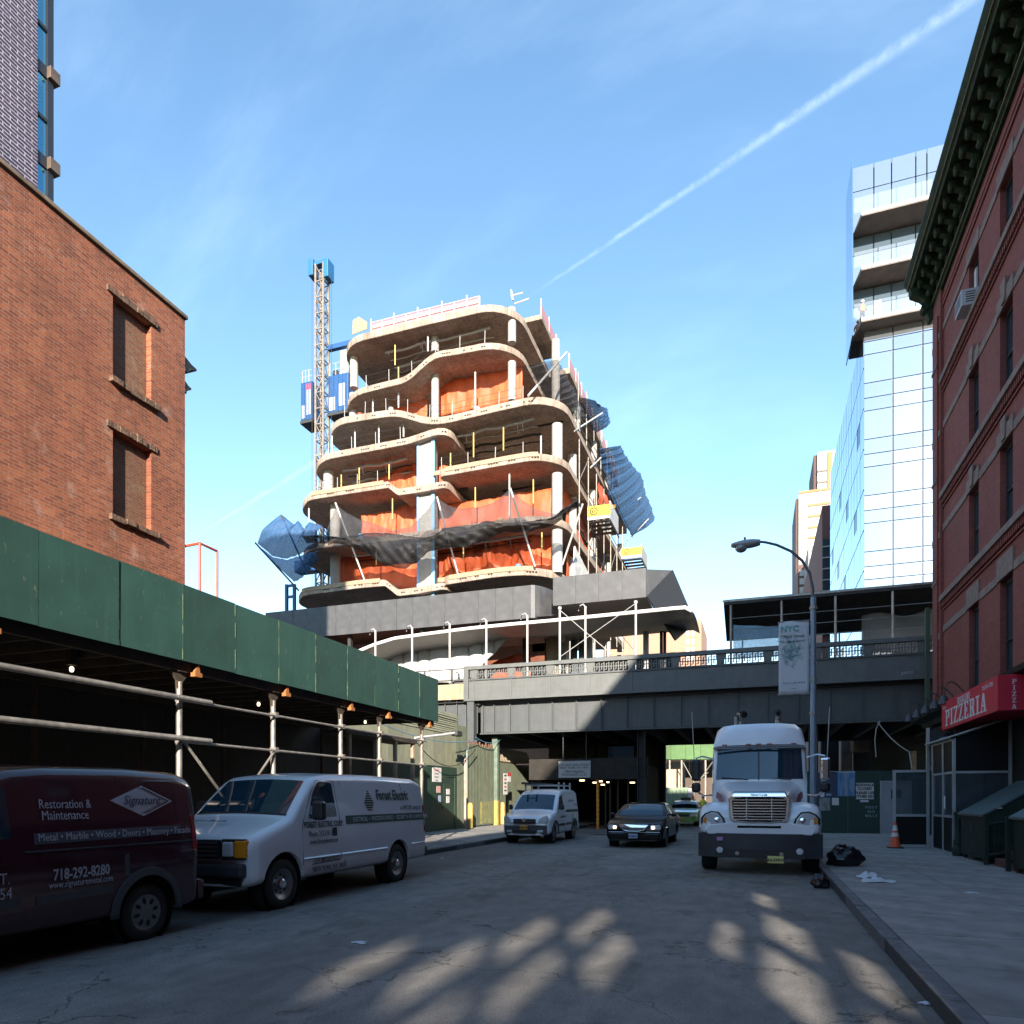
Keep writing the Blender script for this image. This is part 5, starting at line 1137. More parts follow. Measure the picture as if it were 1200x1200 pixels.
# spotlights on curled arms under the shop cornice
for k, y in enumerate((28.6, 27.3, 26.0, 24.8, 23.7)):
    t = thing('sign_spotlight', 'dark spotlight on a curled arm over the shopfront, %s from the far corner' % names[k], 'spotlight', (XW-.6, y, 4.6), group='spotlights over the pizzeria')
    arm = [(XW-.55, y, 4.75)]+[(XW-.75-.35*math.sin(a), y-.15*a, 5.0+.22*math.sin(2*a)-.25*a) for a in (.0,.4,.8,1.2,1.6)]
    MB().tube(arm, .018, 5).build('arm', M_STEEL, t); e = arm[-1]
    MB().lathe([(.05,.12),(.13,-.02),(.15,-.14)], (e[0]-.02, e[1], e[2]-.06), 'z', 10).build('shade', mat('spot_shade', (.05,.05,.06), .4), t, smooth=True)
ac = thing('air_conditioner', 'white air conditioner in the upper window of the red brick building', 'air conditioner', (XW-.2, ycol[0], rows[3][0]))
a0 = rows[3][0]
MB().box(XW-.42, XW+.12, ycol[0]-.36, ycol[0]+.36, a0+.03, a0+.52).build('case', mat('ac_white', (.50,.51,.53), .5), ac, bevel=.02)
for s_ in range(5): MB().box(XW-.3, XW-.05, ycol[0]-.365, ycol[0]-.361, a0+.12+s_*.07, a0+.15+s_*.07).build('vent', M_STEEL, ac)
MB().box(XW-.426, XW-.421, ycol[0]-.3, ycol[0]+.3, a0+.1, a0+.45).build('grille', mat('ac_grille', (.10,.10,.11), .6), ac)
tag(MB().box(XW+.12, XW+.16, ycol[0]+hw_-.3, ycol[0]+hw_-.08, a0+.5, a0+1.5).build('curtain', M_WHITE), 'white curtain strip behind the air conditioner window', 'curtain')
# pizzeria sign
ps = thing('pizzeria_sign', 'red box sign with white PIZZERIA lettering over the shopfront', 'sign', (5.2, 21, 3.6))
M_PRED = mat('sign_red', (.55,.010,.035), .55, var=.08, vscale=2); M_PWH = mat('sign_white', (.62,.60,.60), .6)
sy0, sy1 = onX(1169, 833, 5.2)[0], onX(1103.5, 833, 5.2)[0]; sz0 = onX(1169, 833, 5.2)[1]; sz1 = onX(1169, 791, 5.2)[1]
MB().box(5.2, XW-.06, sy0, sy1, sz0, sz1).build('box', M_PRED, ps, bevel=.01)
def slabtext(s, size, m, parent, at, right, name='lettering'):
    """bold lettering with square slab feet added"""
    o = text(s, size, m, parent, at, right, bold=size*.02, name=name, thick=.004); return o
# slab-serif letters built from strokes in a unit cell: x 0-.7, y 0-1
def strokes(ch):
    t = .17; s = .09
    R = {'P': [('r',.10,0,.10+t,1),('r',0,0,.38,s),('r',0,1-s,.4,1),('r',.25,1-s*1.1,.52,1),('r',.25,.46,.52,.46+s*1.1),('r',.48,.50,.66,.96)],
         'I': [('r',.14,0,.14+t,1),('r',0,0,.45,s),('r',0,1-s,.45,1)],
         'Z': [('r',0,1-s*1.1,.62,1),('r',0,.80,.10,1),('r',0,0,.64,s*1.1),('r',.54,0,.64,.22),('q',(.03,.08),(.22,.08),(.61,.92),(.42,.92))],
         'E': [('r',.10,0,.10+t,1),('r',0,0,.62,s),('r',0,1-s,.62,1),('r',.52,.0,.62,.24),('r',.52,.76,.62,1),('r',.2,.46,.46,.46+s),('r',.40,.38,.47,.64)],
         'R': [('r',.10,0,.10+t,1),('r',0,0,.36,s),('r',0,1-s,.4,1),('r',.25,1-s*1.1,.52,1),('r',.25,.48,.52,.48+s),('r',.46,.52,.63,.96),('q',(.36,.5),(.54,.5),(.68,.04),(.50,.04)),('r',.46,0,.74,s)],
         'A': [('q',(.06,.04),(.15,.04),(.38,1),(.27,1)),('q',(.46,.04),(.64,.04),(.44,1),(.27,1)),('r',.2,.3,.5,.3+s),('r',0,0,.26,s),('r',.40,0,.72,s)],
         'H': [('r',.08,0,.22,1),('r',.46,0,.6,1),('r',.2,.45,.5,.55),('r',0,0,.3,s),('r',.38,0,.68,s),('r',0,1-s,.3,1),('r',.38,1-s,.68,1)],
         'G': [('r',.04,.12,.2,.88),('r',.14,.9,.56,1),('r',.14,0,.56,.1),('r',.48,.05,.62,.42),('r',.36,.38,.66,.46),('r',.52,.72,.60,.95)],
         'L': [('r',.10,0,.26,1),('r',0,0,.6,s),('r',0,1-s,.4,1),('r',.5,0,.6,.26)],
         'N': [('r',.08,0,.18,1),('r',.52,0,.62,1),('q',(.44,.0),(.6,.0),(.26,1),(.08,1)),('r',0,0,.28,s),('r',.42,1-s,.72,1),('r',0,1-s,.24,1)]}
    return R[ch]
ADV = {'P':.76,'I':.56,'Z':.74,'E':.74,'R':.82,'A':.80,'H':.78,'G':.76,'L':.70,'N':.80,' ':.4}
def slab_letters(s, h, m, parent, at, right, sx=1.0, vertical=False):
    r = Vector(right); n = r.cross(UP); x = 0; P0 = Vector(at)
    for i, ch in enumerate(s):
        if ch == ' ': x += ADV[ch]*h*sx; continue
        mb = MB()
        for j, st_ in enumerate(strokes(ch)):
            q = [(st_[1],st_[2]),(st_[3],st_[2]),(st_[3],st_[4]),(st_[1],st_[4])] if st_[0] == 'r' else list(st_[1:])
            base = P0+r*x if not vertical else P0-UP*(i*h*1.35)+r*((.37-ADV[ch]/2)*h*sx)
            d = .003+.0012*j; pts = [base+r*(a*h*sx)+UP*(b_*h) for a, b_ in q]
            mb.add([tuple(p_) for p_ in pts]+[tuple(p_+n*d) for p_ in pts], [(3,2,1,0),(4,5,6,7),(0,1,5,4),(1,2,6,5),(2,3,7,6),(3,0,4,7)])
        mb.build('letter', m, parent); x += ADV[ch]*h*sx
lx = 5.197
slab_letters('PIZZERIA', .46, M_PWH, ps, (lx, onX(1108,853,lx)[0], sz0+.09), (0,-1,0), sx=1.48)
slab_letters('HIGHLINE', .17, M_PWH, ps, (lx, onX(1122,833,lx)[0], sz0+.575), (0,-1,0), sx=1.25)
text('212-564-3330', .15, M_PWH, ps, (lx-.002, onX(1151,806,lx)[0], sz0+.62), (0,-1,0), sx=.95); text('PIZZA', .13, M_PWH, ps, (lx-.002, onX(1105,830,lx)[0], sz0+.6), (0,-1,0))
xp = onY(1189, 800, sy0)[0]
slab_letters('PIZZA', .105, M_PWH, ps, (xp-.05, sy0-.003, onY(1193,800,sy0)[1]-.02), (1,0,0), sx=1.2, vertical=True)
# silver vestibule with glass and black panels, its sloping green awning
vt = thing('entrance_vestibule', 'silver framed vestibule with glass and black panels under the pizzeria sign', 'vestibule', (5.5, 22.3, .15))
M_ALU = mat('aluminium_frame', (.36,.38,.40), .4, .5, var=.1); M_BPAN = mat('black_panel', (.008,.008,.009), .6, spec=.15)
M_VG = glassmat('vestibule_glass', (.05,.07,.085), .05, 0, .5, .5)
VX, VY0, VY1 = 4.9, 21.15, 23.4
zmid, zup, ztp = 1.15, 2.32, 3.22
def fr(x0, x1, y0, y1, z0, z1): MB().box(x0, x1, y0, y1, z0, z1).build('frame', M_ALU, vt)
for x, y, zt2_ in ((VX,VY0,ztp),(XW-.15,VY0,3.7),(VX,VY1,ztp),(VX,22.2,ztp)): fr(x-.035, x+.035, y-.035, y+.035, .15, zt2_)
for z in (.18, zmid, zup): fr(VX+.036, XW-.19, VY0-.03, VY0+.03, z-.03, z+.03); fr(VX-.03, VX+.03, VY0+.036, 22.16, z-.03, z+.03); fr(VX-.03, VX+.03, 22.24, VY1-.04, z-.03, z+.03)
fr(VX-.03, VX+.03, VY0+.036, 22.16, ztp-.06, ztp); fr(VX-.03, VX+.03, 22.24, VY1-.04, ztp-.06, ztp)
def pan(name, m, *b): MB().box(*b).build(name, m, vt)
pan('panel', M_BPAN, VX+.04, XW-.19, VY0-.01, VY0+.01, .22, zmid-.035); pan('glass', M_VG, VX+.04, XW-.19, VY0-.006, VY0+.006, zmid+.035, zup-.035)
MB().prism([(VX+.04,zup+.035),(XW-.19,zup+.035),(XW-.19,3.66),(VX+.04,ztp)], 'y', VY0-.01, VY0+.01).build('panel', M_BPAN, vt)
for a, b_ in ((VY0+.04,22.16),(22.24,VY1-.04)):
    pan('panel', M_BPAN, VX-.01, VX+.01, a, b_, .22, zmid-.035); pan('glass', M_VG, VX-.006, VX+.006, a, b_, zmid+.035, zup-.035); pan('panel', M_BPAN, VX-.01, VX+.01, a, b_, zup+.035, ztp-.065)
pan('notice', M_WHITE, VX-.012, VX-.008, 22.0, 22.14, 1.35, 1.7)
aw = thing('green_awning', 'sloping dark green awning below the red pizzeria sign', 'awning', (5.2, 22, 3.2))
M_AWN = mat('awning_green', (.012,.062,.042), .6, var=.15)
MB().add([(VX-.10,VY0-.1,ztp+.02),(VX-.10,sy1,ztp+.02),(XW-.1,sy1,3.72),(XW-.1,VY0-.1,3.72),(VX-.10,VY0-.1,ztp-.02),(VX-.10,sy1,ztp-.02),(XW-.1,sy1,3.68),(XW-.1,VY0-.1,3.68)], [(0,1,2,3),(7,6,5,4),(0,4,5,1),(1,5,6,2),(2,6,7,3),(3,7,4,0)]).build('canvas', M_AWN, aw)
MB().tube([(VX-.12,VY0-.12,ztp+.02),(VX-.12,sy1,ztp+.02)], .025, 6).build('bar', M_WSTEEL, aw); MB().tube([(VX-.12,VY0-.12,ztp+.02),(XW-.3,VY0-.12,3.66)], .025, 6).build('bar', M_WSTEEL, aw)
text('PIZZA', .16, M_PWH, aw, (VX+.12, VY1-.1, 3.36), (0,-1,0), up=(1.2,0,.5)); text('HIGHLINE', .16, M_PWH, aw, (VX+.75, VY0+.85, 3.58), (0,-1,0), up=(1.2,0,.5))
wp = thing('wing_panel', 'silver framed glass and black wing panel beside the orange cone', 'panel', (4.4, 24, .15))
x0, x1 = 3.98, 4.88; YWP = 24.0
for x, zt2_ in ((x0, 2.5), (x1, 3.75)): MB().box(x-.04, x+.04, YWP-.04, YWP+.04, .15, zt2_).build('frame', M_ALU, wp)
for z in (.2, 1.12, 2.46): MB().box(x0+.041, x1-.041, YWP-.035, YWP+.035, z-.035, z+.035).build('frame', M_ALU, wp)
MB().box(x0+.045, x1-.045, YWP-.01, YWP+.01, .24, 1.08).build('panel', M_BPAN, wp); MB().box(x0+.045, x1-.045, YWP-.006, YWP+.006, 1.16, 2.42).build('glass', M_VG, wp)
MB().box(x1+.045, XW-.2, YWP-.02, YWP+.02, 2.6, 3.7).build('transom_glass', M_VG, wp)
# stoop: green bulkheads, railing, brown steps
M_SG = mat('stoop_green', (.012,.026,.020), .6, spec=.2, var=.3, vscale=4, dirt=.3); M_SGT = mat('bulkhead_lid', (.075,.11,.11), .4, .2, var=.2); M_STEP = mat('brown_steps', (.12,.05,.04), .8, var=.25)
for k, (ya_, yb_, lab) in enumerate(((18.5,20.5,'dark green cellar bulkhead with sloping lid beside the vestibule'),(14.6,16.7,'dark green cellar bulkhead at the right picture edge'))):
    t = thing('cellar_bulkhead', lab, 'bulkhead', (5.6, ya_, .15), group='green bulkheads')
    MB().prism([(4.9,.25),(XW-.06,.25),(XW-.06,2.02),(6.15,2.02),(4.9,1.24)], 'y', ya_, yb_).build('box', M_SG, t, bevel=.01)
    MB().hexa([(4.84,ya_-.05,1.22),(6.12,ya_-.05,2.02),(6.12,yb_+.03,2.02),(4.84,yb_+.03,1.22),(4.84,ya_-.05,1.27),(6.12,ya_-.05,2.07),(6.12,yb_+.03,2.07),(4.84,yb_+.03,1.27)]).build('lid', M_SGT, t)
    MB().box(4.87,4.9,ya_+.9,ya_+1.0,.85,1.0).build('lock', M_STEEL, t)
    for y in (ya_+.1, yb_-.1):
        for x in (4.98, 6.1): MB().box(x-.04,x+.04,y-.04,y+.04,.15,.249).build('foot', M_STEEL, t)
    for s_ in (.15,.85): MB().box(4.95+s_*1.1,5.05+s_*1.1,ya_-.06,ya_+.02,1.30+s_*.7,1.33+s_*.7).build('hinge', M_WSTEEL, t)
st_ = thing('stoop_steps', 'brown stoop steps between the two green bulkheads', 'steps', (5.6, 17.6, .15))
for k in range(4): MB().box(5.0+.28*k, XW-.06, 16.9, 18.2, .15+.17*k, .15+.17*(k+1)-.004).build('step', M_STEP, st_, bevel=.01)
rl = thing('stoop_railing', 'dark green iron railing climbing beside the stoop steps', 'railing', (5.2, 18.3, .15))
for y in (18.28, 16.82):
    MB().box(4.82,4.9,y-.04,y+.04,.15,1.28).build('post', M_SG, rl)
    MB().tube([(4.86,y,1.05),(5.3,y,1.12),(5.7,y,1.38),(6.2,y,1.75)], .03, 6).build('handrail', M_SG, rl, smooth=True)
    MB().tube([(4.86,y,.35),(5.2,y,.42),(5.6,y,.72),(6.2,y,1.15)], .05, 6).build('lower_rail', M_SG, rl, smooth=True)
    for k in range(6): x = 5.02+.2*k; MB().box(x-.012,x+.012,y-.012,y+.012,.45+.13*k,1.1+.12*k).build('baluster', M_SG, rl)
nw = thing('newel_post', 'dark green iron newel post between vestibule and bulkhead', 'post', (4.93, 20.85, .15))
MB().lathe([(.13,0),(.14,.05),(.14,.22),(.10,.27),(.12,.38),(.085,.45),(.085,1.05),(.11,1.08),(.11,1.14)], (4.93,20.85,.15), 'z', 14).build('shaft', M_SG, nw, smooth=True)
MB().box(4.9,4.96,20.5,20.84,1.1,1.2).build('rail_stub', M_SG, nw)
# traffic cone
cone = thing('traffic_cone', 'orange traffic cone with two white bands beside the wing panel', 'cone', (3.93, 23.55, .15))
cx, cy = 3.93, 23.55; M_CO = mat('cone_orange', (.72,.10,.03), .5)
def cr_(z): return .155-.125*z/.78
MB().box(cx-.21,cx+.21,cy-.21,cy+.21,.15,.185).build('base', M_BLK, cone, bevel=.01)
MB().lathe([(cr_(.03),.03),(cr_(.78),.78),(.012,.79)], (cx,cy,.15), 'z', 18).build('body', M_CO, cone, smooth=True)
for a, b_ in ((.34,.46),(.52,.68)): MB().lathe([(cr_(a)+.003,a),(cr_(b_)+.003,b_)], (cx,cy,.15), 'z', 18, close=False).build('band', M_WHITE, cone, smooth=True)
# bags and papers
def blob(x, y, z, rx, ry, rz, seed, name, m, label, cat, group=None, flat=0, amp=.22, n=28, k=16):
    r = random.Random(seed); ph = [r.uniform(0,6.28) for _ in range(8)]
    def f(u, v):
        a, b_ = u*2*math.pi, (v-.5)*math.pi
        w = 1+amp*(.5*math.sin(3*a+ph[0]+2*b_)+.35*math.sin(5*a+ph[1]-4*b_)+.3*math.sin(7*b_+ph[2]+a)+.22*math.sin(11*a+ph[3]+5*b_))
        zz = math.sin(b_)*w; zz = max(zz, -.55)
        return (x+rx*w*math.cos(b_)*math.cos(a), y+ry*w*math.cos(b_)*math.sin(a), z+rz*(zz+.55)/1.55*1.6)
    return tag(MB().grid(f, n, k).build(name, m, smooth=True), label, cat, group)
M_BAG = mat('black_bag', (.010,.010,.012), .22, var=.2, bump=.6, bscale=9)
blob(1.84,17.1,.15,.36,.30,.26,3,'rubbish_bag',M_BAG,'large black rubbish bag on the pavement beside the truck','bag','black rubbish bags')
blob(1.12,13.95,.006,.15,.13,.15,5,'rubbish_bag',M_BAG,'small black rubbish bag in the gutter in front of the truck','bag','black rubbish bags')
M_PAP = mat('crumpled_white', (.55,.57,.60), .7, bump=.5, bscale=25)
def crumple(x, y, z, sx, sy, h, seed, label):
    r = random.Random(seed); ph = [r.uniform(0,6.28) for _ in range(6)]
    def f(u, v):
        e = .75+.25*math.sin(9*u+ph[0])*math.sin(7*v+ph[1]); px_, py_ = (u-.5)*2, (v-.5)*2; w = max(0, 1-px_*px_*.8)*max(0, 1-py_*py_*.8)
        return (x+sx*px_*e*(1+.25*math.sin(6*v+ph[2])), y+sy*py_*(1+.3*math.sin(5*u+ph[3])), z+.006+h*w*(.5+.5*abs(math.sin(8*u+ph[4]+4*v)*math.cos(7*v+ph[5]))))
    return tag(MB().grid(f, 22, 14).build('crumpled_plastic', M_PAP, smooth=False, solid=.002), label, 'litter', 'white litter')
crumple(1.98,14.55,.15,.19,.17,.13,1,'crumpled white plastic on the right pavement, farther piece'); crumple(2.02,13.9,.15,.28,.14,.11,2,'crumpled white plastic on the right pavement, nearer piece')
for k, (px, py, z, s_, lab) in enumerate(((1139,1047,.15,.12,'white paper scrap lying alone on the right pavement'),(421,1105,0,.10,'white scrap on the road in front of the silver van'),(518,1006,0,.06,'white scrap on the road behind the silver van'),(1085,1177,0,.05,'white cup scrap in the right gutter'))):
    d = F*(EYE-z)/(py-HOR); r_ = (px-600)/F*d; crumple(r_*CT-d*ST, r_*ST+d*CT, z, s_, s_*.6, .02, 10+k, lab)
# ================================================================== hoarding across the right pavement under the viaduct
YFN = 32.7
M_DG2 = green_ply('hoarding_green', (.010,.040,.030), .25)
fe = thing('green_fence', 'dark green plywood fence closing the right pavement under the viaduct', 'hoarding', (4.5, YFN, .15))
x = 1.5; fpm = MB().box(.004, 1.216, 0, .03, .15, 2.78).mesh('panel', M_DG2)
fdx0, fdx1 = onY(1032, 950, YFN)[0], onY(1068, 950, YFN)[0]
xx = fdx0-.02
while xx > 2.0: share('panel', fpm, fe, (xx-1.22, YFN, rnd.uniform(-.01,.01))); xx -= 1.22
MB().box(fdx1+.02, 9, YFN, YFN+.03, .15, 2.78).build('panel', M_DG2, fe); MB().box(fdx0-.02, fdx1+.02, YFN, YFN+.03, 2.36, 2.78).build('panel', M_DG2, fe)
dd = MB().box(fdx0, fdx1, YFN-.02, YFN+.04, .17, 2.34).build('door', mat('grey_door', (.27,.29,.32), .5, var=.08), fe)
MB().box(fdx0-.018, fdx0+.03, YFN-.05, YFN+.05, .15, 2.36).box(fdx1-.03, fdx1+.018, YFN-.05, YFN+.05, .15, 2.36).box(fdx0+.03, fdx1-.03, YFN-.05, YFN+.05, 2.30, 2.36).build('door_frame', M_ALU, dd)
MB().box(onY(1044,930,YFN)[0], onY(1048,930,YFN)[0], YFN-.03, YFN-.021, onY(1044,936,YFN)[1], onY(1044,925,YFN)[1]).build('lock_plate', M_STEEL, dd)
MB().box(onY(1050,930,YFN)[0], onY(1056,930,YFN)[0], YFN-.03, YFN-.021, onY(1044,935,YFN)[1], onY(1044,925.5,YFN)[1]).build('door_window', M_WFR, dd)
def fbox(px0, px1, py0, py1, name, m, off=.012):
    xa, z1_ = onY(px0, py0, YFN); xb, _ = onY(px1, py0, YFN); z0_ = onY(px0, py1, YFN)[1]; return MB().box(xa, xb, YFN-off, YFN-.002, z0_, z1_).build(name, m, fe)
def poster_mat(name, c1, c2, c3):
    m = bpy.data.materials.new(name); m.use_nodes = True; nt = m.node_tree; N = nt.nodes; L = nt.links; b = N['Principled BSDF']; b.inputs['Roughness'].default_value = .5
    tc = N.new('ShaderNodeTexCoord'); n = N.new('ShaderNodeTexVoronoi'); n.inputs['Scale'].default_value = 5
    mp = N.new('ShaderNodeMapping'); mp.inputs['Scale'].default_value = (2.2,1,.5); L.new(tc.outputs['Object'], mp.inputs['Vector']); L.new(mp.outputs['Vector'], n.inputs['Vector'])
    r = N.new('ShaderNodeValToRGB'); r.color_ramp.elements[0].color = (*c1,1); r.color_ramp.elements[1].color = (*c3,1); e = r.color_ramp.elements.new(.5); e.color = (*c2,1)
    L.new(n.outputs['Color'], r.inputs['Fac']); L.new(r.outputs['Color'], b.inputs['Base Color']); return m
fbox(958,981,905,935,'poster',mat('poster_navy',(.03,.045,.10),.5)); fbox(981.5,1002,906,933,'poster',poster_mat('poster_city',(.05,.12,.25),(.10,.25,.42),(.35,.30,.30))); fbox(958,1002,904,906.2,'poster_strip',mat('poster_pale',(.3,.36,.42),.5))
for k in range(6): fbox(962,972-k%3*2,909+k*2.6,910+k*2.6,'poster_print',M_WHITE,.015)
fbox(961,966,928,934,'poster_logo',M_WHITE,.015); fbox(968,974,930,932.5,'poster_logo',mat('blue_paper',(.3,.35,.5)),.015)
fbox(1003,1024,917.5,936.5,'sidewalk_sign',M_WHITE)
for k, t in enumerate(('SIDEWALK','CLOSED','PLEASE USE','OTHER SIDE')):
    x, z = onY(1013.5, 921.3+k*4.2+(.8 if k > 1 else 0), YFN-.015); text(t, .155, M_BLK, fe, (x, YFN-.016, z), (1,0,0), align='CENTER', bold=.006, sx=.95)
fbox(1008,1018,937.5,940,'small_label',M_PAP)
for k, t in enumerate(('POST','NO','BILLS')):
    x, z = onY(1021, 947.5+k*5, YFN-.004); text(t, .15, mat('stencil_pale', (.32,.40,.40), .8), fe, (x, YFN-.006, z), (1,0,0), align='CENTER', sx=1.15, spacing=1.2)
fbox(975,983,935,943.5,'notice',M_WHITE); fbox(960,973,935,950,'notice',poster_mat('flyer',(.12,.13,.14),(.28,.29,.28),(.05,.06,.06)))
# dim building fronts behind the fence
bh_ = thing('brown_garage', 'brown concrete building seen over the fence under the viaduct', 'building', (8, 50, 0))
M_GAR = mat('brown_concrete', (.17,.135,.115), .85, var=.15); M_GARD = mat('garage_dark', (.02,.02,.02), .9)
MB().box(6.4, 20, 50, 70, 0, 9).build('wall', M_GAR, bh_); 
def gb(px0, px1, py0, py1, y, name, m, t=.1): xa, z1_ = onY(px0,py0,y); xb, _ = onY(px1,py0,y); z0_ = onY(px0,py1,y)[1]; return MB().box(xa, xb, y, y+t, z0_, z1_).build(name, m, bh_)
gb(962,983,845,905,49.5,'window_band',M_WFR); gb(986,999,850,905,49.2,'pier',M_GAR,.3); gb(1000,1080,868,905,49.3,'ramp_opening',M_GARD); gb(1000,1022,866,880,47.5,'ramp_edge',M_GAR,2); gb(1021,1090,846,905,47,'dark_bay',M_GARD); gb(1068,1074,880,905,46,'post',mat('pale_timber',(.33,.24,.17)),.2)
tag(MB().tube(sag((4.9,33.4,4.9),(6.1,33.4,3.6),.15)+[(6.2,33.4,2.9)], .025, 5).build('hanging_cable', mat('pale_cable',(.4,.36,.33),.6)), 'pale cable hanging loose under the viaduct near the pizzeria', 'cable')
tag(MB().tube([(5.0,33.4,4.95),(4.85,33.4,4.6),(4.8,33.4,4.1),(4.85,33.4,3.4)], .02, 5).build('hanging_cable', mat('pale_cable',(.4,.36,.33),.6)), 'thin cable dangling left of the loose pale cable', 'cable')
# ================================================================== street lamp with banner
lp = thing('street_lamp', 'blue-grey street lamp with curved arm behind the truck', 'street lamp', (1.8, 25.3, .15))
M_LAMP = mat('lamp_paint', (.23,.29,.36), .45, .3, var=.1); lx_, ly = 1.8, 25.3; zp = onY(953, 700, ly)[1]
MB().lathe([(.2,0),(.2,.5),(.13,.6),(.115,.7),(.10,3),(.085,zp-.15)], (lx_,ly,.15), 'z', 12).build('pole', M_LAMP, lp, smooth=True)
AP = [(953,705),(952.5,690),(949,672),(940,657),(927,646),(910,638.5),(897,635.5),(886,634.5)]
arm = [(onY(a,b_,ly)[0], ly, onY(a,b_,ly)[1]) for a, b_ in AP]
MB().tube(arm, .055, 8, r1=.04).build('arm', mat('lamp_arm', (.10,.11,.13), .5, .2), lp, smooth=True)
hx0, hz0 = onY(891, 636, ly); 
hd_ = MB().grid(lambda u, v: (hx0-.95*u, ly+.2*math.cos(v*2*math.pi)*(.35+.65*math.sin(math.pi*min(1,u*.9+.1))**.5), hz0+.02+(.13 if math.sin(v*2*math.pi) > 0 else .16)*math.sin(v*2*math.pi)*(.3+.7*math.sin(math.pi*min(1,u*.8+.15)))), 12, 16).build('head', mat('lamp_head', (.33,.35,.36), .45, .2), lp, smooth=True)
MB().sphere((hx0-.62, ly, hz0-.12), .2, .7, 12, 8).build('lens', mat('lamp_lens', (.25,.27,.28), .15, spec=.8), hd_, smooth=True)
MB().lathe([(.03,0),(.04,.08),(.01,.11)], (hx0-.5, ly, hz0+.15), 'z', 8).build('photocell', mat('photocell', (.25,.10,.06), .6), hd_)
for z in (zp-2.8, zp-3.9, zp-.4): MB().lathe([(.12,0),(.12,.09)], (lx_,ly,z), 'z', 10).build('collar', M_PIPE, lp)
bn = thing('street_banner', 'white street banner with a blue-green drawing hung on the lamp pole', 'banner', (1.15, ly, 5))
def banner_mat():
    m = bpy.data.materials.new('banner_print'); m.use_nodes = True; nt = m.node_tree; N = nt.nodes; L = nt.links; b = N['Principled BSDF']; b.inputs['Roughness'].default_value = .7
    tc = N.new('ShaderNodeTexCoord'); mp = N.new('ShaderNodeMapping'); mp.inputs['Location'].default_value = (-1.12,0,-6.55); L.new(tc.outputs['Object'], mp.inputs['Vector'])
    sc_ = N.new('ShaderNodeMapping'); sc_.inputs['Scale'].default_value = (2.2,0,1.5); L.new(mp.outputs['Vector'], sc_.inputs['Vector'])
    ln = N.new('ShaderNodeVectorMath'); ln.operation = 'LENGTH'; L.new(sc_.outputs['Vector'], ln.inputs[0])
    nz = N.new('ShaderNodeTexNoise'); nz.inputs['Scale'].default_value = 9; nz.inputs['Detail'].default_value = 8; L.new(tc.outputs['Object'], nz.inputs['Vector'])
    ad = N.new('ShaderNodeMath'); ad.operation = 'MULTIPLY_ADD'; ad.inputs[1].default_value = 1.6; L.new(nz.outputs['Fac'], ad.inputs[0]); L.new(ln.outputs['Value'], ad.inputs[2])
    r = N.new('ShaderNodeMapRange'); r.inputs['From Min'].default_value = 1.1; r.inputs['From Max'].default_value = 1.6; r.inputs['To Min'].default_value = 1; r.inputs['To Max'].default_value = 0; L.new(ad.outputs[0], r.inputs['Value'])
    n2 = N.new('ShaderNodeTexNoise'); n2.inputs['Scale'].default_value = 16; L.new(tc.outputs['Object'], n2.inputs['Vector'])
    cr2 = N.new('ShaderNodeValToRGB'); cr2.color_ramp.elements[0].color = (.08,.12,.15,1); cr2.color_ramp.elements[1].color = (.30,.48,.46,1); cr2.color_ramp.elements[0].position = .35; cr2.color_ramp.elements[1].position = .65; L.new(n2.outputs['Fac'], cr2.inputs['Fac'])
    x = N.new('ShaderNodeMix'); x.data_type = 'RGBA'; x.inputs['A'].default_value = (.60,.61,.63,1); L.new(r.outputs[0], x.inputs['Factor']); L.new(cr2.outputs['Color'], x.inputs['B']); L.new(x.outputs['Result'], b.inputs['Base Color']); return m
xa, z1_ = onY(912.5, 729, ly); xb, _ = onY(948.3, 729, ly); z0_ = onY(912.5, 815, ly)[1]
MB().grid(lambda u, v: (xa+(xb-xa)*u, ly+.02*math.sin(u*5+v*3), z0_+(z1_-z0_)*v), 10, 14).build('cloth', banner_mat(), bn, smooth=True, solid=.006)
for z in (z1_-.02, z0_+.02): MB().tube([(xa-.03, ly, z), (lx_, ly, z)], .02, 6).build('rod', M_PIPE, bn)
M_TEAL = mat('teal_print', (.12,.38,.36), .7)
text('NYC', .28, M_TEAL, bn, (xa+.05, ly-.03, z1_-.36), (1,0,0), bold=.008); text('Tiffany Street', .14, M_BLK, bn, (xa+.05, ly-.03, z1_-.56), (1,0,0)); text('Pier opened in NYC', .095, M_BLK, bn, (xa+.05, ly-.03, z1_-.72), (1,0,0))
text('March 14 - April 18, 2016', .065, M_BLK, bn, ((xa+xb)/2, ly-.03, z0_+.38), (1,0,0), align='CENTER'); text('nyc.gov', .06, M_BLK, bn, ((xa+xb)/2, ly-.03, z0_+.2), (1,0,0), align='CENTER')
tag(MB().box(onY(1085,800,30.4)[0], onY(1090,800,30.4)[0], 30.4, 30.6, 4.3, onY(1087,712,30.4)[1]).build('vent_pipe', mat('green_pipe', (.055,.085,.05), .6)), 'tall green pipe at the corner of the red brick building', 'pipe')
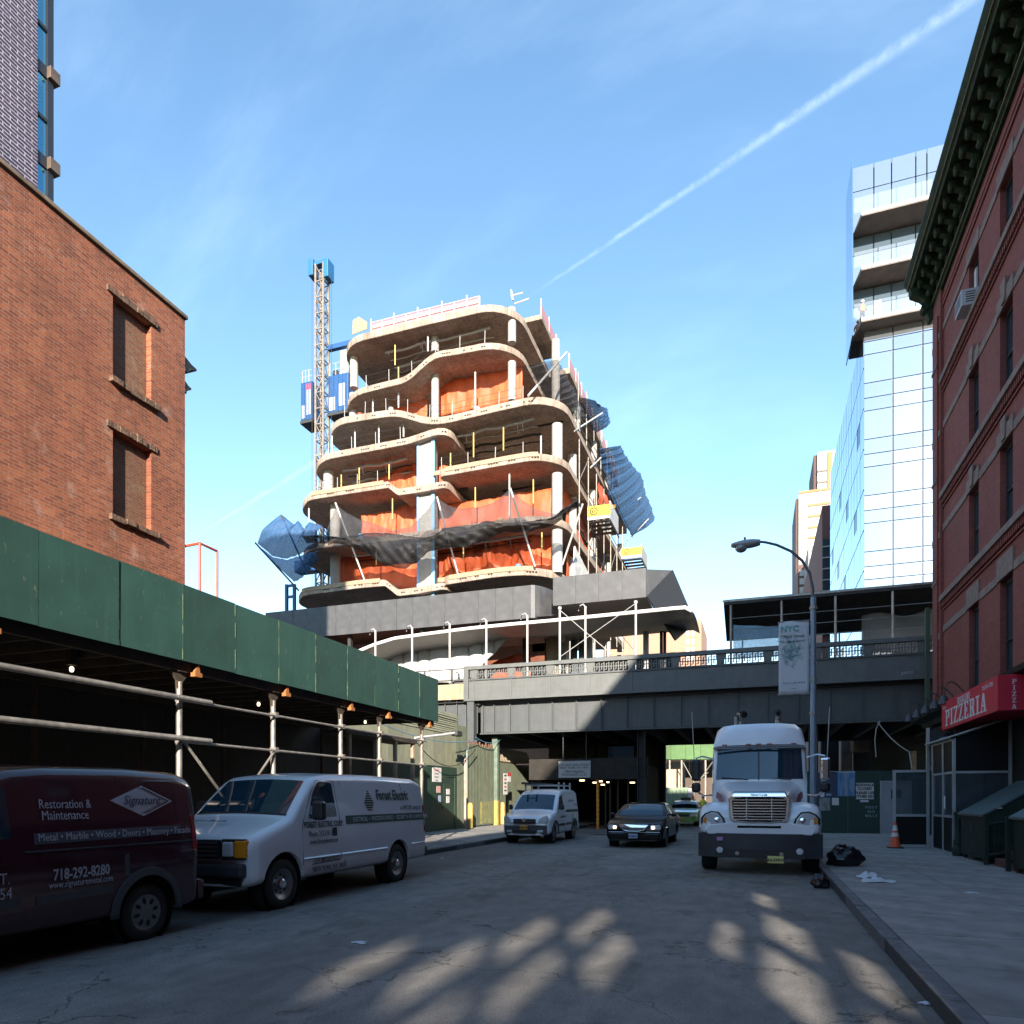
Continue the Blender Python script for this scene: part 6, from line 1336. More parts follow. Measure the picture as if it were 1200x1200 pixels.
# ================================================================== works canopy standing on the viaduct at right
wc = thing('viaduct_canopy', 'dark corrugated works canopy on poles standing on the viaduct', 'canopy', (4, 37.5, 8))
YW = 37.0
zA, zB2 = onY(850, 703, YW)[1], onY(850, 720, YW)[1]; xA, xB = onY(848, 703, YW)[0], 13.0
M_CAN = mat('canopy_dark', (.05,.045,.04), .7, var=.3)
MB().hexa([(xA,YW,zA-.25),(xB,YW,zA-.25),(xB,YW+3.6,zB2-.6),(xA,YW+3.6,zB2-.6),(xA,YW,zA),(xB,YW,zA),(xB,YW+3.6,zB2-.4),(xA,YW+3.6,zB2-.4)]).build('roof', M_CAN, wc)
MB().box(xA-.05, xB, YW-.04, YW-.002, zA-.12, zA-.02).build('edge_strip', M_PIPE, wc)
cgm = MB().box(-.05,.05,YW+.1,YW+3.5,0,.06).mesh('rib', M_CAN)
for k in range(26): share('rib', cgm, wc, (xA+.3+k*.55, 0, zA-.34), (-.17,0,0)) if False else None
for px in (856.5, 916, 979, 1046):
    x = onY(px, 730, YW+.1)[0]; MB().tube([(x,YW+.1,6.5),(x,YW+.1,zA-.25)], .06, 8).build('post', M_PIPE, wc, smooth=True)
    MB().tube([(x+.5,YW+3.3,6.5),(x+.5,YW+3.3,zB2-.6)], .05, 6).build('post', M_PIPE, wc)
for z in (zA-.95, zA-1.5, zA-2.05, zA-2.55): MB().tube([(xA+.3,YW+.12,z),(xB,YW+.12,z)], .022, 5).build('rail', M_PIPE, wc)
tag(MB().grid(lambda u, v: (xA+.45+u*3.4, YW+.3+.05*math.sin(u*14), 8.7+v*1.75*(1-.25*u)), 16, 6).build('debris_net', netmat('pale_blue_net', (.36,.52,.62), .55), smooth=True, solid=.008), 'pale blue net under the left end of the viaduct works canopy', 'net')
tag(MB().grid(lambda u, v: (onY(1010,740,YW+2)[0]+u*3.1, YW+2+.15*math.sin(u*9+v*3), 8.8+v*2.0+.15*math.sin(u*7)), 14, 6).build('debris_net', netmat('grey_sheet', (.30,.29,.26), .8), smooth=True, solid=.008), 'grimy grey sheet under the right part of the viaduct works canopy', 'net')
# ================================================================== glass tower and buildings beyond
gt_ = thing('glass_tower', 'mirror-glass tower with balconies rising behind the viaduct', 'building', (12, 60, 0))
M_MIR = mat('mirror_glass_front', (.54,.56,.58), .04, .85); M_MIR2 = mat('mirror_glass_front_grey', (.48,.51,.54), .06, .85); M_MIR3 = mat('mirror_glass_front_pale', (.58,.60,.61), .05, .8); M_MIRB = mat('mirror_glass_side', (.38,.50,.62), .03, .9); M_MUL = mat('dark_mullion', (.04,.04,.05), .5, .3)  # side glass tinted bluer than the front to stand for reflected sky
M_BAL = mat('balcony_concrete', (.20,.17,.15), .85, var=.2, vscale=1.2); M_BALE = mat('balcony_edge', (.55,.52,.50), .7)
YT = 57.4; xT = 7.5
zTopL = onY(1012, 384, YT)[1]
MB().box(xT+.12, 30, YT+.12, 82, 0, zTopL-.05).build('core', M_MUL, gt_)
# lower front panes
xs_ = [onY(p_, 600, YT)[0] for p_ in (1012, 1046.5, 1081.5)]; xs_ += [xs_[-1]+2.5, xs_[-1]+5, xs_[-1]+7.5]
zz = zTopL; zrows = []
k = 0; hs = [1.25, 1.05, 2.1]
while zz > 9:
    for h_ in (1.1, .95, 2.1): zrows.append((zz-h_, zz)); zz -= h_
cache = {}
for i in range(len(xs_)-1):
    for a, b_ in zrows:
        w_ = xs_[i+1]-xs_[i]; h_ = b_-a; key = (round(w_,3), round(h_,3))
        if key not in cache: cache[key] = [MB().box(.04, w_-.04, 0, .05, .03, h_-.03).mesh('pane', q) for q in (M_MIR, M_MIR2, M_MIR3)]
        share('pane', rnd.choice(cache[key]), gt_, (xs_[i], YT+rnd.uniform(-.003,.003), a), (rnd.uniform(-.006,.006), 0, rnd.uniform(-.006,.006)))
# side panes along the street
cache = {}; ny_ = 14; yd = (82-YT)/ny_
nz_ = int((zTopL-6)/3.0)
M_OPEN = mat('open_vent_dark', (.008,.009,.012), .3)
for j in range(ny_):
    for r_ in range(nz_):
        key = 0
        if key not in cache: cache[key] = MB().box(0, .05, .06, yd-.06, .06, 2.94).mesh('pane', M_MIRB)
        if (j*3+r_*2) % 7 == 0 and r_ > 1 and j > 0:
            MB().box(xT+.02, xT+.07, YT+j*yd+.03, YT+(j+1)*yd-.03, zTopL-3*(r_+1)+1.4, zTopL-3*r_-.03).build('open_vent', M_OPEN, gt_)
            MB().box(xT, xT+.05, YT+j*yd+.03, YT+(j+1)*yd-.03, zTopL-3*(r_+1)+.03, zTopL-3*(r_+1)+1.37).build('pane', M_MIRB, gt_)
        else: share('pane', cache[key], gt_, (xT, YT+j*yd, zTopL-3*(r_+1)), (0, rnd.uniform(-.002,.002), rnd.uniform(-.002,.002)))
# upper block with balconies
YU = 56.2; xU = 6.72; zU0 = zTopL+.1; zU1 = onY(1000, 197, YU+1.9)[1]
MB().box(xU+.2, 30, YU+2.2, YU+5, zTopL, zU1-.05).build('upper_core', M_MUL, gt_)
MB().box(xU+1.2, 30, YU+.1, YU+2.2, onY(1003, 300, YU)[1], zU1-.1).build('upper_core', M_MUL, gt_) if False else None
zb_ = [onY(1005, p_, YU)[1] for p_ in (374, 313.5, 250)]
ux = [onY(p_, 300, YU)[0] for p_ in (1000.5, 1029, 1050.5, 1080, 1093.5)]; ux += [ux[-1]+1.2, ux[-1]+3.5, ux[-1]+6]
for k, z in enumerate(zb_):
    top = zb_[k+1]-.35 if k < 2 else zU1
    yb0 = YU+2.0 if k < 2 else YU+1.9
    MB().hexa([(xU+.5,YU+.0,z-.28),(30,YU+.0,z-.28),(30,YU+2.2,z-.28),(xU+.15,YU+2.2,z-.28),(xU+.5,YU,z),(30,YU,z),(30,YU+2.2,z),(xU+.15,YU+2.2,z)]).build('balcony_slab', M_BAL, gt_)
    MB().box(xU+.48, 30, YU-.03, YU-.002, z-.2, z+.03).build('balcony_edge', M_BALE, gt_)
    for i in range(len(ux)-1):
        a, b_ = ux[i]+.04, ux[i+1]-.04
        MB().box(a, b_, yb0, yb0+.05, z+.05, z+(top-z)*.62).build('pane', M_MIR, gt_); MB().box(a, b_, yb0, yb0+.05, z+(top-z)*.62+.06, top-.03).build('pane', M_MIR if k == 2 else M_PG, gt_)
        if k < 2 or True: MB().box(a, b_, YU+.03, YU+.05, z+.06, z+1.15).build('balustrade_glass', glassmat('balustrade_glass', (.45,.52,.58), .05, .2, .8, .16), gt_)
MB().box(ux[1]+.03, ux[1]+.5, YU+1.95, YU+1.99, zb_[0]+.05, zb_[0]+2.3).build('door_leaf', M_WSTEEL, gt_)
for k in range(4): MB().box(xU, xU+.06, YU+1.0+k*.98, YU+1.95+k*.98, zTopL-.5, zU1).build('side_pane', M_MIRB, gt_)
# striped block, brown block behind
M_WPAN = mat('white_panel', (.46,.44,.42), .6, var=.06); M_ORP = mat('orange_brick_band', (.46,.19,.085), .8)
sb_ = thing('striped_tower', 'white tower with orange bands far behind the street lamp', 'building', (14, 140, 0))
YS2 = 140
def sbx(px0, px1, py0, py1, y, d, name, m, par): xa, z1_ = onY(px0,py0,y); xb, _ = onY(px1,py0,y); z0_ = onY(px0,py1,y)[1] if py1 else 0; return MB().box(xa, xb, y, y+d, z0_, z1_).build(name, m, par)
sbx(936, 1000, 577, None, YS2, 20, 'wall', M_WPAN, sb_); sbx(958, 1000, 530, 577, YS2+2, 16, 'upper_wall', M_WPAN, sb_)
sbx(932.5, 936, 585, None, YS2+.5, 14, 'side_wall', mat('dark_brick_side', (.09,.055,.05), .8), sb_)
sbx(953.5, 957.8, 534, 577, YS2+2.5, 12, 'side_wall', mat('dark_brick_side', (.09,.055,.05), .8), sb_)
for py in (576, 591, 604, 617, 629): sbx(936.3 if py < 580 else 947, 975, py, py+2.6, YS2-.15, .3, 'band', M_ORP, sb_)
for py in (551, 564): sbx(958, 975, py, py+2, YS2+1.8, .3, 'floor_edge', mat('floor_edge_grey', (.2,.18,.17), .8), sb_); 
sbx(969.5, 975, 530, 577, YS2+1.7, .3, 'orange_strip', M_ORP, sb_)
bb2 = thing('brown_block', 'brown brick block with a glass strip left of the mirror-glass tower', 'building', (11, 100, 0))
Yb2 = 96
MB().box(onX(0,0,1)[0]*0+7.2, 14, Yb2-8, 150, 0, onY(975, 620, Yb2)[1]).build('wall', mat('brown_brick_plain', (.15,.065,.05), .85, var=.15), bb2)
sbx(964, 974, 632, 745, Yb2-8.3, .3, 'glass_strip', mat('strip_glass', (.06,.075,.09), .1, .3), bb2)
for k in range(8): sbx(964, 974, 640+k*13, 641.2+k*13, Yb2-8.45, .15, 'strip_mullion', M_WSTEEL, bb2)
gb2 = thing('grey_gridded_block', 'grey framed block between the street lamp and the brown block', 'building', (8, 125, 0))
sbx(947, 958, 640, None, 118, 12, 'wall', mat('grey_frame', (.22,.22,.22), .7), gb2)
for k in range(7): sbx(949, 957, 648+k*13, 657+k*13, 117.9, .1, 'window', M_WPAN, gb2)
sbx(935, 945, 662, None, 128, 12, 'low_wall', mat('brown_dark', (.12,.07,.06), .8), gb2)
for k in range(5): sbx(937, 944, 668+k*10, 675+k*10, 127.9, .1, 'window', M_WPAN, gb2)
# worker on the balcony
def person(name, label, x, y, z, h, face, pants, vest, helmet, skin=(.35,.2,.14), sleeves=None, parts_label=None):
    """standing figure: one skinned body mesh, vest, hair / helmet as parts"""
    t = thing(name, label, 'person', (x, y, z), face); s = h/1.78
    J = {'pel':(0,0,.95),'wst':(0,0,1.10),'che':(0,-.02,1.33),'nek':(0,-.02,1.49),'hd0':(0,-.03,1.58),'hd1':(0,-.04,1.70),
         'hl':(.10,0,.90),'kl':(.12,-.05,.50),'al':(.12,.02,.09),'tl':(.14,-.16,.04),'hr':(-.10,0,.90),'kr':(-.13,.0,.50),'ar':(-.14,.06,.09),'tr':(-.16,-.12,.04),
         'sl':(.19,-.01,1.43),'el':(.27,-.02,1.16),'wl':(.24,-.2,.98),'gl':(.22,-.28,.95),'sr':(-.19,-.01,1.43),'er':(-.29,.0,1.17),'wr':(-.25,-.18,1.0),'gr':(-.22,-.26,.97)}
    Rr = {'pel':(.15,.11),'wst':(.145,.10),'che':(.17,.12),'nek':(.06,.06),'hd0':(.075,.085),'hd1':(.085,.10),'hl':(.09,.09),'kl':(.06,.06),'al':(.045,.045),'tl':(.045,.03),'hr':(.09,.09),'kr':(.06,.06),'ar':(.045,.045),'tr':(.045,.03),
          'sl':(.07,.07),'el':(.05,.05),'wl':(.035,.035),'gl':(.04,.03),'sr':(.07,.07),'er':(.05,.05),'wr':(.035,.035),'gr':(.04,.03)}
    E = [('pel','wst'),('wst','che'),('che','nek'),('nek','hd0'),('hd0','hd1'),('pel','hl'),('hl','kl'),('kl','al'),('al','tl'),('pel','hr'),('hr','kr'),('kr','ar'),('ar','tr'),('che','sl'),('sl','el'),('el','wl'),('wl','gl'),('che','sr'),('sr','er'),('er','wr'),('wr','gr')]
    keys = list(J); me = bpy.data.meshes.new('body'); me.from_pydata([tuple(c*s for c in J[k]) for k in keys], [(keys.index(a), keys.index(b_)) for a, b_ in E], [])
    o = bpy.data.objects.new('body', me); COL.objects.link(o); o.modifiers.new('skin', 'SKIN'); sm = o.modifiers.new('sub', 'SUBSURF'); sm.levels = 2; sm.render_levels = 2
    for i, k in enumerate(keys): me.skin_vertices[0].data[i].radius = (Rr[k][0]*s, Rr[k][1]*s)
    me.skin_vertices[0].data[0].use_root = True
    dg = bpy.context.evaluated_depsgraph_get(); m2 = bpy.data.meshes.new_from_object(o.evaluated_get(dg)); bpy.data.objects.remove(o)
    m2.materials.clear(); 
    for q in (mat('pants_%s' % name, pants, .85), mat('skin_tone', skin, .6), mat('shirt_%s' % name, sleeves or pants, .85)): m2.materials.append(q)
    for p_ in m2.polygons:
        c = p_.center/s; p_.material_index = 1 if (c.z > 1.52 or (abs(c.x) > .17 and c.z < 1.04 and c.y < -.12)) else (2 if c.z > .98 else 0); p_.use_smooth = True
    b = bpy.data.objects.new('body', m2); COL.objects.link(b); b.parent = t
    v = MB().lathe([(.165,1.0),(.185,1.12),(.205,1.3),(.20,1.42),(.12,1.50),(.09,1.52)], (0,-.01,0), 'z', 16, close=False)
    vv = v.build('vest', vest, t, smooth=True, solid=.012, local=True); vv.scale = (s, s*.82, s)
    MB().box(-.20,.20,-.215,.2,1.16,1.2).build('stripe', mat('vest_stripe', (.7,.7,.62), .5), vv, local=True) if False else None
    hl = MB().lathe([(.14,1.665),(.135,1.68),(.125,1.76),(.08,1.825),(.002,1.84)], (0,-.03,0), 'z', 16, close=False).build('helmet', helmet, t, smooth=True, solid=.008, local=True); hl.scale = (s,s,s)
    return t
M_VOR = mat('vest_orange', (.85,.20,.03), .6); M_VYE = mat('vest_yellow', (.75,.72,.05), .6); M_HWH = mat('helmet_white', (.75,.75,.73), .4)
xw_, zw_ = onY(1010.5, 371, YU+.9)
person('person', 'person in an orange vest and white helmet standing on the tower balcony', xw_, YU+.9, zb_[0]+.005, 1.8, .4, (.03,.03,.035), M_VOR, M_HWH, sleeves=(.06,.06,.06))
# ================================================================== vehicles (local axes: x across, y from the front bumper backwards, z up; all face the camera)
M_TYRE = mat('tyre_rubber', (.014,.014,.015), .8, bump=.2, bscale=60)
M_RIM = mat('steel_rim', (.24,.24,.25), .4, .7, var=.1); M_CHR = mat('chrome', (.75,.76,.78), .12, 1.0); M_PLAS = mat('grey_plastic', (.055,.058,.065), .55, var=.1)
M_BPL = mat('black_plastic', (.014,.014,.015), .45); M_CGL = mat('car_glass', (.010,.035,.055), .03, 0, spec=.9); M_HLG = mat('headlight_glass', (.66,.68,.70), .15, .25); M_AMB = mat('amber_lens', (.75,.27,.02), .2); M_REDL = mat('red_lens', (.35,.01,.01), .2)  # car glass base tinted blue to stand for reflected sky
M_WELL = mat('wheel_well', (.006,.006,.006), .9); M_RUBB = mat('seam_dark', (.02,.02,.022), .8)
class Car:
    def __init__(s, name, label, X, Y, L, W, zt, paint, belt=1.0, tum=((0,.97),(.45,1.0),(1.0,.985),(2.2,.86)), zb=.32, rs=.12, bow=.10, plan=None, cat='van', rz=0, rear_bow=.04, crown=.03, group=None):
        s.L, s.W, s.zt, s.tum, s.zb, s.rs, s.bow, s.rear_bow, s.crown = L, W/2, zt, tum, zb, rs, bow, rear_bow, crown
        s.plan = plan or ((0,.93),(.12,.985),(.5,1),(L-.4,1),(L-.08,.985),(L,.955)); s.paint = paint
        s.t = thing(name, label, cat, (X, Y, 0), rz, group)
    def hw(s, y, z): return s.W*tab(s.plan, y)*tab(s.tum, z)
    def by(s, x, y):
        f = abs(x)/s.W; return y+s.bow*f**2.4*max(0, 1-y/1.7)-s.rear_bow*f**2.4*max(0, 1-(s.L-y)/.8)
    def section(s, y):
        zt = tab(s.zt, y); zb = s.zb; r = min(s.rs, (zt-zb)*.3); cr = s.crown
        P = [(0, zb), (s.hw(y, zb)-.16, zb), (s.hw(y, zb)-.03, zb+.05)]
        zs0, zs1 = zb+.10, zt-cr-r
        for i in range(9): z = zs0+(zs1-zs0)*i/8; P.append((s.hw(y, z), z))
        for i in range(1, 6):
            a = i/5*math.pi/2; P.append((s.hw(y, zs1)-r*(1-math.cos(a))*1.1, zs1+r*math.sin(a)))
        xe = P[-1][0]; ze = zs1+r
        for i in range(1, 6): f = 1-i/5; P.append((xe*f, ze+cr*(1-f*f)))
        return P
    def body(s, ny=70, ys=None, wells=()):
        ys = ys or sorted(set([0, .015, .04, .09, .16, s.L-.14, s.L-.07, s.L-.025, s.L]+[s.L*i/ny for i in range(1, ny)]))
        V = []; Fs = []; m = None
        for y in ys:
            S = s.section(y); e = min(y, s.L-y); k = 1-.06*max(0, 1-e/.09)**2
            zc = (S[0][1]+S[-1][1])/2
            S = [(x*(1-(1-k)*.5), zc+(z-zc)*k) for x, z in S]
            ring = S+[(-x, z) for x, z in S[-2:0:-1]]; m = len(ring)
            V += [(x, s.by(x, y), z) for x, z in ring]
        n = len(ys)
        for i in range(n-1):
            for j in range(m): Fs.append((i*m+j, i*m+(j+1) % m, (i+1)*m+(j+1) % m, (i+1)*m+j))
        Fs += [tuple(range(m))[::-1], tuple((n-1)*m+j for j in range(m))]
        o = MB().add(V, Fs).build('body', s.paint, s.t, smooth=True, local=True)
        # wheel openings cut with cylinders
        for (yc, zc, r) in wells:
            c = MB().lathe([(r,-s.W-.4),(r,-s.W+.30)], (0,yc,zc), 'x', 28).lathe([(r,s.W-.30),(r,s.W+.4)], (0,yc,zc), 'x', 28)
            co_ = bpy.data.objects.new('cut', c.mesh('cut', None)); COL.objects.link(co_)
            bo = o.modifiers.new('cut', 'BOOLEAN'); bo.object = co_; bo.operation = 'DIFFERENCE'; bo.solver = 'EXACT'
            co_.location = s.t.location; co_.rotation_euler = s.t.rotation_euler
            dg = bpy.context.evaluated_depsgraph_get(); me = bpy.data.meshes.new_from_object(o.evaluated_get(dg)); o.modifiers.clear(); o.data = me; bpy.data.objects.remove(co_)
        if wells:
            me = o.data; me.materials.clear(); me.materials.append(s.paint)
            me.polygons.foreach_set('use_smooth', [True]*len(me.polygons)); me.set_sharp_from_angle(angle=math.radians(38))
        for (yc, zc, r) in wells:
            for sd in (-1, 1):
                x0, x1 = sd*(s.W-.30), sd*(s.W-.06)
                MB().lathe([(r-.006, x0), (r-.006, x1)], (0,yc,zc), 'x', 24, close=False).lathe([(.001,x0+sd*.004),(r-.006,x0+sd*.004)], (0,yc,zc), 'x', 24, close=False).build('wheel_well', M_WELL, s.t, smooth=True, local=True)
        s.o = o; return o
    def side_x(s, y, z):
        S = s.section(y); best = 0
        for (x0, z0), (x1, z1) in zip(S[2:], S[3:]):
            if min(z0, z1)-1e-6 <= z <= max(z0, z1)+1e-6:
                t = 0 if abs(z1-z0) < 1e-9 else (z-z0)/(z1-z0); best = max(best, x0+(x1-x0)*t)
        return best or s.hw(y, z)
    def top_z(s, x, y):
        S = s.section(y); x = abs(x)
        for (x0, z0), (x1, z1) in zip(S[8:], S[9:]):
            if x1-1e-6 <= x <= x0+1e-6 and abs(x0-x1) > 1e-9: return z0+(z1-z0)*(x0-x)/(x0-x1)
        return S[-1][1] if x < .01 else S[12][1]
    def side(s, poly, name, m, off=.006, sd=1, parent=None, r=.05, nseg=3, t=.004):
        """flat-ish panel on the flank: polygon of (y, z), corners rounded"""
        Q = []; n = len(poly)
        for i in range(n):
            p0, p1, p2 = Vector((*poly[i-1],0)), Vector((*poly[i],0)), Vector((*poly[(i+1) % n],0))
            d0, d1 = p0-p1, p2-p1; rr = min(r, d0.length*.4, d1.length*.4)
            if rr < 1e-4: Q.append((p1.x, p1.y)); continue
            a, b_ = p1+d0.normalized()*rr, p1+d1.normalized()*rr
            for k in range(nseg+1):
                u = k/nseg; q = a*(1-u)**2+p1*2*u*(1-u)+b_*u*u; Q.append((q.x, q.y))
        mb = MB(); Q2 = []
        for (a0, b0), (a1, b1) in zip(Q, Q[1:]+Q[:1]):
            k_ = max(1, int(math.hypot(a1-a0, b1-b0)/.12)); Q2 += [(a0+(a1-a0)*i/k_, b0+(b1-b0)*i/k_) for i in range(k_)]
        Q = Q2
        P = [(sd*(s.side_x(y, z)+off), s.by(s.W, y), z) for y, z in Q]; k = len(P)
        mb.add(P+[(x-sd*(t+off), y, z) for x, y, z in P], [tuple(range(k)), tuple(range(k,2*k))[::-1]]+[(i,(i+1)%k,k+(i+1)%k,k+i) for i in range(k)])
        return mb.build(name, m, parent or s.t, local=True)
    def top(s, y0, y1, f0, f1, name, m, off=.006, nu=16, nv=10, parent=None):
        """panel lying on the top surface (windscreen, rear window) from row y0 to y1, half widths f0, f1"""
        def f(u, v):
            y = y0+(y1-y0)*v; w = f0+(f1-f0)*v; x = w*(2*u-1)
            # rounded corners
            z = s.top_z(x, y); dz = (s.top_z(x, y+.03)-s.top_z(x, y-.03))/.06; n_ = math.hypot(1, dz)
            return (x, s.by(x, y)-off*dz/n_, z+off/n_)
        return MB().grid(f, nu, nv).build(name, m, parent or s.t, smooth=True, local=True)
    def front(s, x0, x1, z0, z1, name, m, off=.01, d=.05, parent=None, bevel=.01, y=0, mirror=False, poly=None):
        mb = MB()
        for sg in ((1, -1) if mirror else (1,)):
            pts = poly or [(x0,z0),(x1,z0),(x1,z1),(x0,z1)]
            P = [(sg*x, s.by(x, y)-off, z) for x, z in pts]; k = len(P)
            if sg < 0: P = P[::-1]
            mb.add(P+[(x, yy+d, z) for x, yy, z in P], [tuple(range(k)), tuple(range(k,2*k))[::-1]]+[(i,(i+1)%k,k+(i+1)%k,k+i) for i in range(k)])
        if mirror:
            h = len(mb.v)//2; a = MB(); a.v = mb.v[:h]; a.f = [f for f in mb.f if max(f) < h]; b_ = MB(); b_.v = mb.v[h:]; b_.f = [tuple(i-h for i in f) for f in mb.f if min(f) >= h]
            return a.build(name, m, parent or s.t, bevel=bevel, local=True), b_.build(name, m, parent or s.t, bevel=bevel, local=True)
        return mb.build(name, m, parent or s.t, bevel=bevel, local=True)
    def line(s, pts, name='seam', m=None, sd=1, w=.006):
        """thin dark panel gap on the flank through (y, z) points"""
        P = [(sd*(s.side_x(y, z)+.001), s.by(s.W, y), z) for y, z in pts]; return MB().tube(P, w, 4).build(name, m or M_RUBB, s.t, local=True)
    def text(s, st, size, m, y, z, sd=1, align='LEFT', bold=0, sx=1, shear=0, off=.013, slope=0):
        x = s.side_x(y, z)+off; x2 = s.side_x(y, z+.15)+off
        return text(st, size, m, s.t, (sd*x, s.by(s.W, y), z), (0,1,slope), (sd*(x2-x), -.15*slope, .15), align, bold, .001, sx=sx, shear=shear, local=True)
    def wheels(s, ycs, r, w=.22, style='steel', track=None, inset=.03):
        xo = (track or s.W)-inset
        for yc in ycs:
            for sd in (1, -1):
                wt = bpy.data.objects.new('wheel', None); 
                rm = [(r*.60,-w),(r*.72,-w-.0),(r*.93,-w*.97),(r,-w*.86),(r,-w*.14),(r*.93,-.01),(r*.70,.0),(r*.62,-.015)]
                P = [(a, b_*1.0) for a, b_ in rm]
                tyre = MB().lathe([(a, sd*(xo+b_)) for a, b_ in P], (0,yc,r), 'x', 32, close=False).build('wheel', M_TYRE, s.t, smooth=True, local=True)
                d = .045 if style != 'truck' else .10
                MB().lathe([(.001,sd*(xo-d-.02)),(r*.42,sd*(xo-d-.02)),(r*.50,sd*(xo-d+.0)),(r*.58,sd*(xo-.02)),(r*.635,sd*(xo-.012)),(r*.64,sd*(xo-.03))], (0,yc,r), 'x', 32, close=False).build('rim', M_RIM, tyre, smooth=True, local=True)
                if style == 'steel':
                    MB().lathe([(.001,sd*(xo+.012)),(r*.13,sd*(xo+.010)),(r*.2,sd*(xo-.012)),(r*.22,sd*(xo-d-.02))], (0,yc,r), 'x', 20, close=False).build('hub_cap', M_CHR if r > .36 else M_RIM, tyre, smooth=True, local=True)
                    h = MB()
                    for k in range(8): a = k*math.pi/4; h.lathe([(.001,sd*(xo-d-.014)),(r*.055,sd*(xo-d-.014))], (0,yc+r*.36*math.cos(a),r+r*.36*math.sin(a)), 'x', 8, close=False)
                    tag(h.build('rim_holes', M_WELL, tyre, local=True), kind='stuff')
                elif style == 'cap':
                    MB().lathe([(.001,sd*(xo-.0)),(r*.16,sd*(xo-.004)),(r*.5,sd*(xo-.020)),(r*.62,sd*(xo-.012))], (0,yc,r), 'x', 32, close=False).build('wheel_cover', M_RIM, tyre, smooth=True, local=True)
                    for k in range(8):
                        a = k*math.pi/4+.2; ca, sa = math.cos(a), math.sin(a); e = MB()
                        pts = []
                        for q in range(10):
                            b_ = 2*math.pi*q/10; rr_ = r*.40+r*.12*math.cos(b_); tt = r*.065*math.sin(b_); pts.append((sd*(xo-.008), yc+rr_*ca-tt*sa, r+rr_*sa+tt*ca))
                        e.add(pts+[(p[0]-sd*.02,p[1],p[2]) for p in pts], [tuple(range(10)), tuple(range(10,20))[::-1]]+[(i,(i+1)%10,10+(i+1)%10,10+i) for i in range(10)]); e.build('cover_slot', M_WELL, tyre, local=True)
    def arch(s, yc, zc, r, w=.07, m=None, a0=-.05, a1=math.pi+.05):
        for sd in (1, -1):
            n = 24; V = []
            for i in range(n+1):
                a = a0+(a1-a0)*i/n
                for rr_, o in ((r, .0), (r+.004, .025), (r+w, .022), (r+w+.008, -.005)):
                    y, z = yc+rr_*math.cos(a), zc+rr_*math.sin(a); V.append((sd*(s.side_x(y, max(z, s.zb+.1))+o), s.by(s.W, y), z))
            MB().add(V, [(i*4+k, i*4+k+1, i*4+k+5, i*4+k+4) for i in range(n) for k in range(3)]).build('wheel_arch', m or M_PLAS, s.t, smooth=True, solid=.004, local=True)
    def mirror(s, y, z, sz=(.13,.12,.2), m=None, arm=True, name='mirror'):
        for sd in (1, -1):
            x = s.side_x(y, z); o = MB().box(sd*(x+.06), sd*(x+.06+sz[0]), y-sz[1]/2, y+sz[1]/2, z, z+sz[2]).build(name, m or M_BPL, s.t, bevel=.04, local=True)
            MB().box(sd*(x-.02), sd*(x+.07), y-.03, y+.03, z+.03, z+.09).build('mirror_arm', M_BPL, o, local=True)
    def plate_(s, st, x, z, m, m2, y=0, off=.03, w=.3, h=.15):
        o = MB().box(x-w/2, x+w/2, y-off-.012, y-off, z-h/2, z+h/2).build('number_plate', m, s.t, bevel=.004, local=True)
        text(st, h*.62, m2, o, (x, y-off-.016, z-h*.24), (1,0,0), align='CENTER', bold=.004, thick=.001, name='plate_number', local=True, sx=.85); return o
M_PLW = mat('plate_white', (.45,.48,.52), .5); M_PLY_ = mat('plate_yellow', (.70,.55,.12), .5); M_PLO = mat('plate_orange', (.75,.36,.04), .5); M_PLB = mat('plate_blue_print', (.03,.06,.22), .6)
def carpaint(name, c, rough=.3, coat=.8): return mat(name, c, rough, 0, var=.03, vscale=2, coat=coat)
# ------------------------------------------------------------------ silver-white electrician's van
M_EV = carpaint('silver_white_paint', (.72,.73,.75)); M_DGT = mat('dark_green_print', (.01,.055,.045), .5); M_GRT = mat('grey_green_print', (.035,.05,.055), .5); M_LTP = mat('pale_print', (.52,.55,.58), .5)
V = Car('cargo_van', 'silver-white electrician cargo van with green lettering parked along the shed', -7.62, 7.93, 5.6, 2.0,
        ((0,1.06),(.06,1.12),(.35,1.22),(.86,1.36),(.95,1.40),(1.27,1.68),(1.62,1.965),(1.78,2.03),(2.2,2.08),(3.6,2.10),(5.2,2.07),(5.5,2.01),(5.6,1.93)), M_EV,
        tum=((0,.96),(.5,1.0),(.9,1.0),(1.25,.985),(2.0,.86),(2.2,.84)), zb=.38, rs=.13, bow=.16)
V.body(wells=((.80,.38,.47),(4.32,.38,.46))); V.wheels((.80,4.32), .37, .24, 'steel')
V.top(.98,1.60,.84,.74,'windscreen',M_CGL,.007)
V.top(.955,.985,.86,.85,'wiper_cowl',M_BPL,.01)
